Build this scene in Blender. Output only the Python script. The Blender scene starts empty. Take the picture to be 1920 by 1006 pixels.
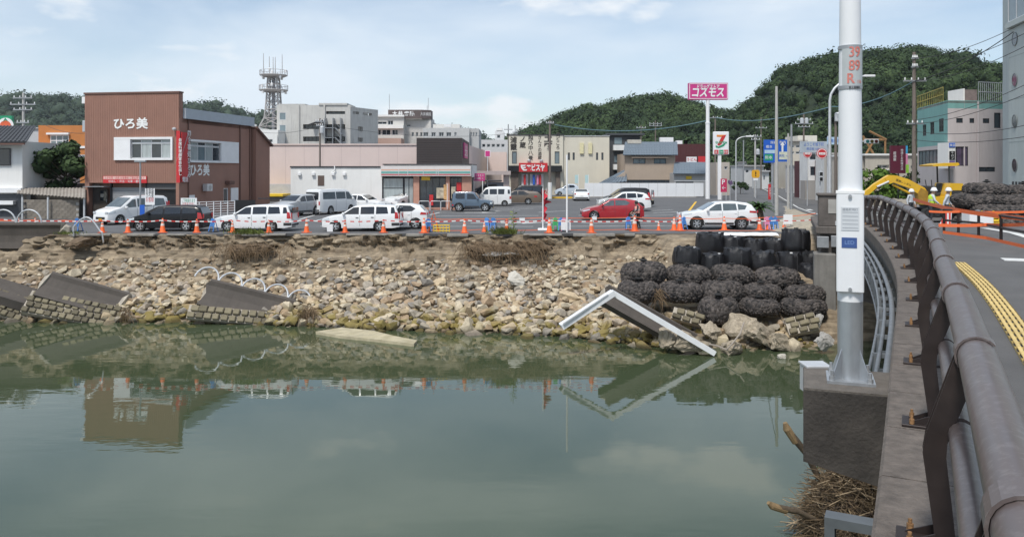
import bpy, bmesh, math, random
import numpy as np
from mathutils import Vector, Matrix, noise
random.seed(7); rng = np.random.default_rng(7)
S = bpy.context.scene
COL = S.collection
R = math.radians
PI = math.pi

# ------------------------------------------------------------------ camera, sky, sun, exposure
CAMZ = 3.5
FPX = 1500.0
cam = bpy.data.cameras.new('camera'); camo = bpy.data.objects.new('camera', cam); COL.objects.link(camo)
camo.location = (0, 0, CAMZ); camo.rotation_euler = (R(90), 0, 0)
cam.sensor_width = 36; cam.lens = FPX / 1920 * 36; cam.shift_y = -184 / 1920
cam.clip_start = 0.05; cam.clip_end = 6000
S.camera = camo

SUN_EL, SUN_AZ = R(58), R(205)        # azimuth measured clockwise from +Y: sun stands behind the photographer, to the left
world = bpy.data.worlds.new("World"); S.world = world; world.use_nodes = True
nt = world.node_tree; N = nt.nodes; Lk = nt.links
N.clear()
wout = N.new('ShaderNodeOutputWorld'); bg = N.new('ShaderNodeBackground'); bg.inputs[1].default_value = 0.106
sky = N.new('ShaderNodeTexSky'); sky.sky_type = 'NISHITA'; sky.sun_disc = False
sky.sun_elevation = SUN_EL; sky.sun_rotation = SUN_AZ; sky.air_density = 1.0; sky.dust_density = 0.5; sky.ozone_density = 1.5
tc = N.new('ShaderNodeTexCoord')
mp = N.new('ShaderNodeMapping'); mp.inputs['Scale'].default_value = (1.0, 1.0, 3.4); mp.inputs['Rotation'].default_value = (0, 0, R(20))
mp.inputs['Location'].default_value = (0.35, 0.1, 0.22)
Lk.new(tc.outputs['Generated'], mp.inputs['Vector'])
cn = N.new('ShaderNodeTexNoise'); cn.inputs['Scale'].default_value = 1.9; cn.inputs['Detail'].default_value = 7; cn.inputs['Roughness'].default_value = 0.52; cn.inputs['Distortion'].default_value = 0.25
Lk.new(mp.outputs[0], cn.inputs['Vector'])
cr = N.new('ShaderNodeValToRGB'); cr.color_ramp.elements[0].position = 0.42; cr.color_ramp.elements[1].position = 0.68
cr.color_ramp.elements[0].color = (0.2, 0.2, 0.2, 1); cr.color_ramp.elements[1].color = (0.93, 0.93, 0.93, 1)
Lk.new(cn.outputs['Fac'], cr.inputs[0])
mx = N.new('ShaderNodeMixRGB'); mx.inputs[2].default_value = (6.3, 7.0, 7.7, 1)     # bright thin cloud
Lk.new(cr.outputs[0], mx.inputs[0]); Lk.new(sky.outputs[0], mx.inputs[1])
# small low puffs of cumulus
mp2 = N.new('ShaderNodeMapping'); mp2.inputs['Scale'].default_value = (1.0, 1.0, 2.6); mp2.inputs['Location'].default_value = (2.3, 0.7, 0.1)
Lk.new(tc.outputs['Generated'], mp2.inputs['Vector'])
cn2 = N.new('ShaderNodeTexNoise'); cn2.inputs['Scale'].default_value = 5.5; cn2.inputs['Detail'].default_value = 8; cn2.inputs['Roughness'].default_value = 0.5
Lk.new(mp2.outputs[0], cn2.inputs['Vector'])
cr2 = N.new('ShaderNodeValToRGB'); cr2.color_ramp.elements[0].position = 0.60; cr2.color_ramp.elements[1].position = 0.68
cr2.color_ramp.elements[0].color = (0, 0, 0, 1); cr2.color_ramp.elements[1].color = (0.8, 0.8, 0.8, 1)
Lk.new(cn2.outputs['Fac'], cr2.inputs[0])
mx2 = N.new('ShaderNodeMixRGB'); mx2.inputs[2].default_value = (7.2, 7.5, 7.8, 1)
Lk.new(cr2.outputs[0], mx2.inputs[0]); Lk.new(mx.outputs[0], mx2.inputs[1])
Lk.new(mx2.outputs[0], bg.inputs[0]); Lk.new(bg.outputs[0], wout.inputs[0])

sl = bpy.data.lights.new('sun', 'SUN'); sl.energy = 2.9; sl.angle = R(11); sl.color = (1, 0.965, 0.91)
so = bpy.data.objects.new('sun', sl); COL.objects.link(so)
_d = Vector((math.sin(SUN_AZ) * math.cos(SUN_EL), math.cos(SUN_AZ) * math.cos(SUN_EL), math.sin(SUN_EL)))
so.rotation_euler = _d.to_track_quat('Z', 'Y').to_euler(); so.location = _d * 200
S.view_settings.view_transform = 'Standard'; S.view_settings.look = 'None'
S.view_settings.exposure = 0.32; S.view_settings.gamma = 1.0; S.view_settings.use_curve_mapping = False
S.cycles.max_bounces = 6; S.cycles.diffuse_bounces = 3; S.cycles.glossy_bounces = 3; S.cycles.transparent_max_bounces = 4

# ------------------------------------------------------------------ measuring helpers (pixel of a 1920 photo + real distance -> metres)
def X(px, Y): return (px - 960) * Y / FPX
def Z(py, Y): return CAMZ - (py - 319) * Y / FPX
def at(px, py, Y): return Vector((X(px, Y), Y, Z(py, Y)))
def gY(py, z=0.0): return FPX * (CAMZ - z) / (py - 319)
def gp(px, py, z=0.0):
    Y = gY(py, z); return Vector((X(px, Y), Y, z))
def lerp(a, b, t): return a + (b - a) * t
def interp(x, pts):
    if x <= pts[0][0]: return pts[0][1]
    for (a, b), (c, d) in zip(pts, pts[1:]):
        if x <= c: return b + (d - b) * (x - a) / (c - a)
    return pts[-1][1]

# ------------------------------------------------------------------ materials
MATS = {}
def mat(name, col, rough=0.7, metal=0.0, var=0.12, scale=3.0, bump=0.0, bscale=None, coat=0.0, spec=0.5, objvar=0.0, streak=0.0, fine=0, dirt=None, dirtamt=0.0, stretch=(1, 1, 1)):
    if name in MATS: return MATS[name]
    m = bpy.data.materials.new(name); m.use_nodes = True; t = m.node_tree; n = t.nodes; l = t.links
    b = n['Principled BSDF']; b.inputs['Roughness'].default_value = rough; b.inputs['Metallic'].default_value = metal
    b.inputs['Specular IOR Level'].default_value = spec
    if coat: b.inputs['Coat Weight'].default_value = coat; b.inputs['Coat Roughness'].default_value = 0.04
    c = (*col, 1) if len(col) == 3 else col
    co = n.new('ShaderNodeTexCoord'); src = co.outputs['Object']
    if stretch != (1, 1, 1):
        mpn = n.new('ShaderNodeMapping'); mpn.inputs['Scale'].default_value = stretch; l.new(src, mpn.inputs[0]); src = mpn.outputs[0]
    last = None
    if var > 0:
        no = n.new('ShaderNodeTexNoise'); no.inputs['Scale'].default_value = scale; no.inputs['Detail'].default_value = 6; no.inputs['Roughness'].default_value = 0.62
        l.new(src, no.inputs['Vector'])
        mr = n.new('ShaderNodeMapRange'); mr.inputs[1].default_value = 0.25; mr.inputs[2].default_value = 0.75
        mr.inputs[3].default_value = 1 - var; mr.inputs[4].default_value = 1 + var
        l.new(no.outputs['Fac'], mr.inputs[0])
        mu = n.new('ShaderNodeMixRGB'); mu.blend_type = 'MULTIPLY'; mu.inputs[0].default_value = 1; mu.inputs[1].default_value = c
        l.new(mr.outputs[0], mu.inputs[2]); last = mu.outputs[0]
        mr2 = n.new('ShaderNodeMapRange'); mr2.inputs[3].default_value = max(0, rough - 0.1); mr2.inputs[4].default_value = min(1, rough + 0.12)
        l.new(no.outputs['Fac'], mr2.inputs[0]); l.new(mr2.outputs[0], b.inputs['Roughness'])
    if dirtamt > 0:
        mpd = n.new('ShaderNodeMapping'); mpd.inputs['Scale'].default_value = (2.2, 2.2, 0.22) if streak else (1, 1, 1); l.new(co.outputs['Object'], mpd.inputs[0])
        nd = n.new('ShaderNodeTexNoise'); nd.inputs['Scale'].default_value = fine or 1.3; nd.inputs['Detail'].default_value = 7; nd.inputs['Roughness'].default_value = 0.65; l.new(mpd.outputs[0], nd.inputs['Vector'])
        rp = n.new('ShaderNodeMapRange'); rp.inputs[1].default_value = 0.5; rp.inputs[2].default_value = 0.75; rp.inputs[3].default_value = 0; rp.inputs[4].default_value = dirtamt
        l.new(nd.outputs['Fac'], rp.inputs[0])
        md = n.new('ShaderNodeMixRGB'); l.new(rp.outputs[0], md.inputs[0])
        if last: l.new(last, md.inputs[1])
        else: md.inputs[1].default_value = c
        dc = dirt or (0.1, 0.09, 0.075); md.inputs[2].default_value = (*dc, 1); last = md.outputs[0]
    if objvar > 0:
        oi = n.new('ShaderNodeObjectInfo'); mo = n.new('ShaderNodeMapRange'); mo.inputs[3].default_value = 1 - objvar; mo.inputs[4].default_value = 1 + objvar
        l.new(oi.outputs['Random'], mo.inputs[0]); m2 = n.new('ShaderNodeMixRGB'); m2.blend_type = 'MULTIPLY'; m2.inputs[0].default_value = 1
        if last: l.new(last, m2.inputs[1])
        else: m2.inputs[1].default_value = c
        l.new(mo.outputs[0], m2.inputs[2]); last = m2.outputs[0]
    if last: l.new(last, b.inputs['Base Color'])
    else: b.inputs['Base Color'].default_value = c
    if bump > 0:
        nb = n.new('ShaderNodeTexNoise'); nb.inputs['Scale'].default_value = bscale or scale * 6; nb.inputs['Detail'].default_value = 5; l.new(src, nb.inputs['Vector'])
        bp = n.new('ShaderNodeBump'); bp.inputs['Strength'].default_value = bump; bp.inputs['Distance'].default_value = 0.03
        l.new(nb.outputs['Fac'], bp.inputs['Height']); l.new(bp.outputs[0], b.inputs['Normal'])
    MATS[name] = m; return m

def paint(name, col): return mat(name, col, 0.32, 0, 0.03, 2, coat=0.7 if max(col) > .05 else .15, spec=.5 if max(col) > .05 else .25)
asphalt = mat('asphalt', (0.105, 0.106, 0.109), 0.9, 0, 0.22, 0.35, 0.25, 60, dirtamt=0.25, dirt=(0.14, 0.135, 0.125))
asphalt2 = mat('asphalt_bridge', (0.10, 0.098, 0.097), 0.9, 0, 0.2, 0.8, 0.3, 60, dirtamt=0.3, dirt=(0.13, 0.12, 0.11))
roadpaint = mat('road_paint', (0.62, 0.62, 0.6), 0.7, 0, 0.2, 2.0, dirtamt=0.6, dirt=(0.2, 0.2, 0.2))
yellowpaint = mat('yellow_paint', (0.7, 0.42, 0.03), 0.7, 0, 0.15)
concrete = mat('concrete', (0.36, 0.345, 0.32), 0.85, 0, 0.2, 1.5, 0.3, 20, dirtamt=0.5, dirt=(0.16, 0.15, 0.13), streak=1)
concrete_dark = mat('concrete_dark', (0.115, 0.107, 0.1), 0.85, 0, 0.3, 1.8, 0.35, 14, dirtamt=0.6, dirt=(0.055, 0.05, 0.045), streak=1)
concrete_pale = mat('concrete_pale', (0.5, 0.47, 0.41), 0.9, 0, 0.2, 2.5, 0.5, 10, dirtamt=0.35, dirt=(0.25, 0.22, 0.16))
white_wall = mat('white_wall', (0.76, 0.755, 0.73), 0.7, 0, 0.05, 0.6, dirtamt=0.25, dirt=(0.5, 0.48, 0.44), streak=1)
white_paint = mat('white_paint', (0.8, 0.8, 0.8), 0.45, 0, 0.05, 2)
white_plain = mat('white_plain', (0.78, 0.78, 0.77), 0.6, 0, 0.06, 4)
black_plain = mat('black_plain', (0.012, 0.012, 0.013), 0.5, 0, 0.2)
dark_metal = mat('dark_metal', (0.05, 0.05, 0.055), 0.5, 0.3, 0.2)
grey_metal = mat('grey_metal', (0.38, 0.39, 0.4), 0.45, 0.6, 0.15, 4)
pale_metal = mat('pale_metal', (0.58, 0.59, 0.6), 0.45, 0.4, 0.12, 4)
wood_pole = mat('wood_pole', (0.17, 0.14, 0.12), 0.85, 0, 0.3, 4, stretch=(3, 3, 0.3))
conc_pole = mat('concrete_pole', (0.42, 0.41, 0.39), 0.85, 0, 0.12, 3)
glass = mat('window_glass', (0.035, 0.045, 0.055), 0.06, 0, 0.3, 1.2, spec=0.8)
glass_pale = mat('curtained_glass', (0.36, 0.4, 0.4), 0.12, 0, 0.25, 2.5, spec=0.7, stretch=(4, 4, 0.4))
glass_teal = mat('tinted_glass', (0.16, 0.21, 0.23), 0.1, 0, 0.2, 0.8, spec=0.7)
carglass = mat('car_glass', (0.012, 0.015, 0.018), 0.04, 0, 0, spec=0.7, coat=0.5)
carglass_l = mat('car_glass_clear', (0.09, 0.11, 0.115), 0.05, 0, 0.4, 2, spec=0.7, coat=0.5)
rubber = mat('tyre_rubber', (0.018, 0.018, 0.018), 0.85, 0, 0.1)
alloy = mat('alloy_rim', (0.55, 0.56, 0.57), 0.35, 0.7, 0.05)
redlens = mat('red_lens', (0.45, 0.012, 0.015), 0.15, 0, 0.05, coat=0.6)
clearlens = mat('clear_lens', (0.6, 0.63, 0.65), 0.1, 0.2, 0.1, coat=0.6)
orange_plastic = mat('orange_plastic', (0.8, 0.13, 0.025), 0.5, 0, 0.1, 3, objvar=0.15)
orange_tape = mat('orange_tape', (0.85, 0.17, 0.05), 0.5, 0, 0.05)
blue_plastic = mat('blue_plastic', (0.07, 0.22, 0.55), 0.5, 0, 0.12, objvar=0.2)
green_plastic = mat('green_plastic', (0.06, 0.4, 0.14), 0.5, 0, 0.1)
pink_plastic = mat('pink_plastic', (0.7, 0.25, 0.4), 0.5, 0, 0.1)
yellow_plastic = mat('yellow_plastic', (0.75, 0.5, 0.03), 0.5, 0, 0.1)
red_sign = mat('red_sign', (0.55, 0.03, 0.035), 0.45, 0, 0.06)
magenta_sign = mat('magenta_sign', (0.56, 0.04, 0.22), 0.45, 0, 0.05)
blue_sign = mat('blue_sign', (0.02, 0.11, 0.5), 0.4, 0, 0.05)
green_sign = mat('green_sign', (0.02, 0.3, 0.15), 0.4, 0, 0.05)

# ------------------------------------------------------------------ mesh helpers
FR = {}     # frames of the empties
class MB:
    def __init__(s): s.v = []; s.f = []
    def add(s, vs, fs):
        o = len(s.v); s.v += [Vector(v) for v in vs]; s.f += [tuple(i + o for i in f) for f in fs]; return s
    def box(s, x0, x1, y0, y1, z0, z1, M=None):
        vs = [Vector(p) for p in ((x0, y0, z0), (x1, y0, z0), (x1, y1, z0), (x0, y1, z0), (x0, y0, z1), (x1, y0, z1), (x1, y1, z1), (x0, y1, z1))]
        if M is not None: vs = [M @ v for v in vs]
        return s.add(vs, [(0, 3, 2, 1), (4, 5, 6, 7), (0, 1, 5, 4), (1, 2, 6, 5), (2, 3, 7, 6), (3, 0, 4, 7)])
    def cbox(s, c, sz, M=None):
        x, y, z = sz[0] / 2, sz[1] / 2, sz[2] / 2
        T = Matrix.Translation(Vector(c)) @ (M.to_4x4() if M is not None else Matrix())
        return s.box(-x, x, -y, y, -z, z, T)
    def bbox(s, x0, x1, y0, y1, z0, z1, b=0.02, M=None):     # box with chamfered edges
        bm = bmesh.new(); bmesh.ops.create_cube(bm, size=1)
        for v in bm.verts: v.co = Vector((lerp(x0, x1, v.co.x + .5), lerp(y0, y1, v.co.y + .5), lerp(z0, z1, v.co.z + .5)))
        bmesh.ops.bevel(bm, geom=bm.edges[:], offset=b, segments=1, affect='EDGES')
        bm.verts.index_update(); vs = [v.co.copy() for v in bm.verts]; fs = [tuple(v.index for v in f.verts) for f in bm.faces]; bm.free()
        if M is not None: vs = [M @ v for v in vs]
        return s.add(vs, fs)
    def tube(s, p0, p1, r0, r1=None, n=8, cap=True):
        return s.path([p0, p1], [r0, r0 if r1 is None else r1], n, cap)
    def path(s, pts, r, n=8, cap=True):
        pts = [Vector(p) for p in pts]; k = len(pts)
        rs = r if isinstance(r, (list, tuple)) else [r] * k
        vs = []; fs = []; up = None
        for i, p in enumerate(pts):
            d = (pts[min(i + 1, k - 1)] - pts[max(i - 1, 0)])
            d = d.normalized() if d.length > 1e-9 else Vector((0, 0, 1))
            if up is None: up = Vector((0, 0, 1)) if abs(d.z) < 0.9 else Vector((1, 0, 0))
            a = d.cross(up); a = a.normalized() if a.length > 1e-6 else d.orthogonal().normalized()
            b = a.cross(d); up = b
            for j in range(n):
                t = 2 * PI * j / n; vs.append(p + (a * math.cos(t) + b * math.sin(t)) * rs[i])
        for i in range(k - 1):
            for j in range(n):
                j2 = (j + 1) % n; fs.append((i * n + j, i * n + j2, (i + 1) * n + j2, (i + 1) * n + j))
        if cap: fs.append(tuple(range(n - 1, -1, -1))); fs.append(tuple((k - 1) * n + j for j in range(n)))
        return s.add(vs, [tuple(reversed(f)) for f in fs])
    def lathe(s, prof, n=24, M=None, c=(0, 0, 0)):           # prof: (r, z)
        vs = []; fs = []; c = Vector(c)
        for (r, z) in prof:
            for j in range(n):
                t = 2 * PI * j / n; vs.append(Vector((r * math.cos(t), r * math.sin(t), z)))
        for i in range(len(prof) - 1):
            for j in range(n):
                j2 = (j + 1) % n; fs.append((i * n + j, i * n + j2, (i + 1) * n + j2, (i + 1) * n + j))
        fs.append(tuple(range(n - 1, -1, -1))); fs.append(tuple((len(prof) - 1) * n + j for j in range(n)))
        vs = [(M @ v if M is not None else v) + c for v in vs]
        return s.add(vs, fs)
    def prism(s, poly, O, U, V, W):                          # 2-D polygon in the plane O,U,V pushed along W
        O, U, V, W = Vector(O), Vector(U), Vector(V), Vector(W); k = len(poly)
        a = [O + U * p[0] + V * p[1] for p in poly]; b = [p + W for p in a]
        fs = [tuple(range(k - 1, -1, -1)), tuple(range(k, 2 * k))] + [(i, (i + 1) % k, k + (i + 1) % k, k + i) for i in range(k)]
        return s.add(a + b, fs)
    def quad(s, a, b, c, d): return s.add([a, b, c, d], [(0, 1, 2, 3)])
    def mesh(s, name, m=None, smooth=False):
        me = bpy.data.meshes.new(name); me.from_pydata([tuple(v) for v in s.v], [], s.f); me.validate()
        bm = bmesh.new(); bm.from_mesh(me); bmesh.ops.recalc_face_normals(bm, faces=bm.faces[:]); bm.to_mesh(me); bm.free()
        if m: me.materials.append(m)
        if smooth:
            me.polygons.foreach_set('use_smooth', [True] * len(me.polygons))
            try: me.set_sharp_from_angle(angle=R(42))
            except Exception: pass
        me.update(); return me
    def build(s, name, m, parent=None, world=False, smooth=False, loc=None, label=None, cat=None, group=None, kind=None):
        if world and parent is not None:
            inv = FR[parent.name].inverted(); s.v = [inv @ v for v in s.v]
        if loc is not None and parent is None: s.v = [v - Vector(loc) for v in s.v]
        o = bpy.data.objects.new(name, s.mesh(name, m, smooth)); COL.objects.link(o)
        if parent is not None: o.parent = parent; FR[o.name] = FR[parent.name]
        elif loc is not None: o.location = loc; FR[o.name] = Matrix.Translation(Vector(loc))
        else: FR[o.name] = Matrix()
        tag(o, label, cat, group, kind); return o
def tag(o, label=None, cat=None, group=None, kind=None):
    for k, v in (('label', label), ('category', cat), ('group', group), ('kind', kind)):
        if v: o[k] = v
    return o
def T(name, label, cat, loc=(0, 0, 0), rz=0.0, group=None):
    o = bpy.data.objects.new(name, None); COL.objects.link(o); o.location = loc; o.rotation_euler = (0, 0, rz); o.empty_display_size = 0.2
    FR[o.name] = Matrix.Translation(Vector(loc)) @ Matrix.Rotation(rz, 4, 'Z')
    return tag(o, label, cat, group)
def inst(name, me, parent, loc=(0, 0, 0), rot=(0, 0, 0), sc=(1, 1, 1)):
    o = bpy.data.objects.new(name, me); COL.objects.link(o); o.location = loc; o.rotation_euler = rot; o.scale = sc
    if parent is not None: o.parent = parent
    return o
def kids(o): return [c for c in bpy.data.objects if c.parent == o]
def copy_tree(o, loc=None, rz=None, label=None, group=None, parent=None, cache={}):
    c = o.copy(); COL.objects.link(c)
    if parent is not None: c.parent = parent
    if loc is not None: c.location = loc
    if rz is not None: c.rotation_euler = (0, 0, rz)
    if label: c['label'] = label
    if group: c['group'] = group
    key = o.name
    if key not in cache: cache[key] = kids(o)
    for ch in cache[key]: copy_tree(ch, parent=c)
    return c

def text(parent, body, O, U=(1, 0, 0), V=(0, 0, 1), size=1.0, m=None, name='lettering', bold=0.0, width=None, vertical=False, thick=0.01, world=False, sx=1.0):
    if vertical: body = '\n'.join(body)
    cu = bpy.data.curves.new('txt', 'FONT'); cu.body = body; cu.size = size; cu.align_x = 'CENTER'; cu.offset = bold * size; cu.resolution_u = 2
    if vertical: cu.space_line = 1.0
    ob = bpy.data.objects.new('txt', cu); me0 = bpy.data.meshes.new_from_object(ob)
    vs = [v.co.copy() for v in me0.vertices]; fs = [tuple(p.vertices) for p in me0.polygons]
    bpy.data.objects.remove(ob); bpy.data.curves.remove(cu); bpy.data.meshes.remove(me0)
    if not vs: return None
    x0, x1 = min(v.x for v in vs), max(v.x for v in vs); y0, y1 = min(v.y for v in vs), max(v.y for v in vs)
    k = (width / (x1 - x0)) if width else sx
    U = Vector(U); V = Vector(V); O = Vector(O)
    mb = MB(); mb.add([O + U * ((v.x - (x0 + x1) / 2) * k) + V * (v.y - (y0 + y1) / 2) for v in vs], fs)
    return mb.build(name, m or white_plain, parent, world=world)

def ring_wall(mb, O, U, Nn, L, z0, z1, ops, depth=0.12):
    """wall sheet with real openings and their reveals; ops = (u0,u1,z0,z1)"""
    O, U, Nn = Vector(O), Vector(U), Vector(Nn)
    us = sorted({0, L, *[o[0] for o in ops], *[o[1] for o in ops]}); zs = sorted({z0, z1, *[o[2] for o in ops], *[o[3] for o in ops]})
    P = lambda u, z, d=0.0: O + U * u + Vector((0, 0, z)) - Nn * d
    for a, b in zip(us, us[1:]):
        for c, d in zip(zs, zs[1:]):
            um, zm = (a + b) / 2, (c + d) / 2
            if any(o[0] < um < o[1] and o[2] < zm < o[3] for o in ops): continue
            mb.quad(P(a, c), P(b, c), P(b, d), P(a, d))
    for (a, b, c, d) in ops:
        mb.quad(P(a, c), P(a, c, depth), P(a, d, depth), P(a, d)); mb.quad(P(b, c), P(b, d), P(b, d, depth), P(b, c, depth))
        mb.quad(P(a, c), P(b, c), P(b, c, depth), P(a, c, depth)); mb.quad(P(a, d), P(a, d, depth), P(b, d, depth), P(b, d))
        mb.quad(P(a, c, depth + .15), P(b, c, depth + .15), P(b, d, depth + .15), P(a, d, depth + .15))
def window(parent, O, U, Nn, op, nx=2, nz=1, fm=None, gm=None, fw=0.06, depth=0.08, proud=0.0, gms=None, name='window'):
    """frame bars plus one pane for each light"""
    O, U, Nn = Vector(O), Vector(U), Vector(Nn); (a, b, c, d) = op; mb = MB(); up = Vector((0, 0, 1))
    M = Matrix((U, Nn, up)).transposed().to_4x4()
    base = O - Nn * (depth - proud)
    def bar(u0, u1, z0, z1, t=0.06):
        mb.box(u0, u1, 0, t, z0, z1, Matrix.Translation(base) @ M)
    bar(a, b, c, c + fw); bar(a, b, d - fw, d); bar(a, a + fw, c + fw, d - fw); bar(b - fw, b, c + fw, d - fw)
    for i in range(1, nx): u = lerp(a, b, i / nx); bar(u - fw / 2, u + fw / 2, c + fw, d - fw, 0.05)
    for i in range(1, nz): z = lerp(c, d, i / nz); bar(a + fw, b - fw, z - fw / 2, z + fw / 2, 0.045)
    w = mb.build(name, fm or pale_metal, parent)
    for i in range(nx):
        for j in range(nz):
            p = MB(); u0, u1, z0, z1 = lerp(a, b, i / nx), lerp(a, b, (i + 1) / nx), lerp(c, d, j / nz), lerp(c, d, (j + 1) / nz)
            p.box(u0 + .005, u1 - .005, 0.012, 0.022, z0 + .005, z1 - .005, Matrix.Translation(base) @ M)
            p.build('pane', (gms[(i + j * nx) % len(gms)] if gms else (gm or glass)), w)
    return w
# ------------------------------------------------------------------ river bank, ground, water
WATER = -4.0
def fbm(x, y, z=0.0, sc=1.0, oct=4):
    return noise.fractal(Vector((x * sc, y * sc, z)), 1.0, 2.0, oct)
def sstep(a, b, x):
    t = max(0, min(1, (x - a) / (b - a))); return t * t * (3 - 2 * t)
def edgeY(x):
    e = 44.3 + 0.22 * fbm(x, 0, 3.1, 0.35) + 0.10 * fbm(x, 5, 1.0, 1.7)
    for cx, w, d in ((-16.5, 1.9, -0.35), (-0.8, 2.4, -0.3), (-22.0, 1.2, 0.3), (5.0, 1.6, 0.25)):
        e += d * math.exp(-((x - cx) / w) ** 2)
    return e
FOOT = [(-60, 40.4), (-40, 40.2), (-25, 40.0), (-14, 39.5), (-9, 38.3), (-5, 37.5), (0, 36.8), (3, 35.8), (6, 34.3), (9, 33.6), (12, 34.0), (16, 35.5), (30, 37)]
def footY(x): return interp(x, FOOT) + 0.35 * fbm(x, 9, 2.0, 0.5)
def bank_z(x, Y):
    e = edgeY(x); f = footY(x); top = e - 1.0
    if Y < f: z = WATER - (f - Y) * 0.42
    elif Y < top:
        t = (Y - f) / (top - f); z = WATER + 2.7 * (0.85 * t + 0.15 * t * t) + 0.18 * fbm(x, Y, 0, 0.45)
    else:
        t = (Y - top) / 1.0; z = -1.3 + 1.25 * (t ** 0.8) + 0.12 * fbm(x, Y, 4.0, 1.2) * (1 - t)
    k = sstep(7.2, 8.6, x)
    if k > 0:
        za = interp(Y, [(f - 4, -5.6), (f, -4.0), (35.5, -3.3), (37, -2.3), (38.3, -1.45), (39.4, -1.3), (40.2, -0.75), (41.3, -0.68), (42.2, -0.1), (44, -0.03)])
        z = lerp(z, za, k)
    return min(z, -0.03)

soil_mat = mat('bank_soil', (0.27, 0.225, 0.165), 0.95, 0, 0.45, 2.2, 1.0, 7, dirtamt=0.7, dirt=(0.12, 0.095, 0.065))
def strata(m):          # layers of fill in the exposed bank
    t = m.node_tree; n = t.nodes; l = t.links; b = n['Principled BSDF']; src = b.inputs['Base Color'].links[0].from_socket; g = n.new('ShaderNodeNewGeometry'); mp_ = n.new('ShaderNodeMapping'); mp_.inputs['Scale'].default_value = (.25, .25, 4.5); l.new(g.outputs['Position'], mp_.inputs[0])
    no = n.new('ShaderNodeTexNoise'); no.inputs['Scale'].default_value = 1.3; no.inputs['Detail'].default_value = 7; no.inputs['Roughness'].default_value = .7; l.new(mp_.outputs[0], no.inputs['Vector']); rp = n.new('ShaderNodeValToRGB'); e = rp.color_ramp.elements; e[0].position = .36; e[0].color = (.45, .40, .35, 1); e[1].position = .62; e[1].color = (1.12, 1.08, 1.02, 1); l.new(no.outputs['Fac'], rp.inputs[0]); mu = n.new('ShaderNodeMixRGB'); mu.blend_type = 'MULTIPLY'; mu.inputs[0].default_value = 1; l.new(src, mu.inputs[1]); l.new(rp.outputs[0], mu.inputs[2]); l.new(mu.outputs[0], b.inputs['Base Color'])
strata(soil_mat)
def make_ground():
    xs = np.concatenate([[-3000, -300, -80], np.arange(-60, 32, 0.4), [40, 80, 300, 3000]])
    rows = []
    mb = MB(); vs = []; n = len(xs)
    for x in xs: vs.append((x, edgeY(x) if -60 < x < 32 else 44.3, 0))
    for Yv in (46.5, 60, 150, 4000):
        for x in xs: vs.append((x, Yv, 0))
    for x in xs: vs.append((x, (edgeY(x) if -60 < x < 32 else 44.3) + 0.03, -0.14))      # broken asphalt edge
    fs = []
    for r in range(4):
        for i in range(n - 1): fs.append((r * n + i, r * n + i + 1, (r + 1) * n + i + 1, (r + 1) * n + i))
    for i in range(n - 1): fs.append((5 * n + i, 5 * n + i + 1, i + 1, i))
    mb.add(vs, fs)
    mb.build('ground', asphalt, kind='structure')
make_ground()

def make_bank():
    xs = np.arange(-60, 34.01, 0.2); mb = MB(); vs = []
    prof = list(np.concatenate([np.linspace(0, 0.25, 8), np.linspace(0.28, 0.78, 22), np.linspace(0.80, 1.0, 18)]))
    for x in xs:
        f = footY(x) - 3.5; e = edgeY(x)
        for p in prof:
            Y = lerp(f, e + 0.15, p); z = bank_z(x, Y)
            q = sstep(0.80, 0.86, p) * (1 - sstep(0.985, 1, p))
            Y2 = Y + q * (0.6 * fbm(x, z, 7, 0.8) + 0.42 * fbm(x, z * 2.5, 2.0, 2.4)) + q * 0.35 * math.exp(-((z + 0.75) / 0.3) ** 2)
            z2 = z + 0.07 * fbm(x, Y, 5.5, 2.2) if z < -0.1 else z
            vs.append((x, min(Y2, e + 0.9), min(z2, -0.03)))
        vs.append((x, e + 1.2, -0.03))
    k = len(prof) + 1; fs = []
    for i in range(len(xs) - 1):
        for j in range(k - 1): fs.append((i * k + j, (i + 1) * k + j, (i + 1) * k + j + 1, i * k + j + 1))
    mb.add(vs, fs)
    return mb.build('eroded_bank', soil_mat, smooth=True, kind='structure')
bank = make_bank()

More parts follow.
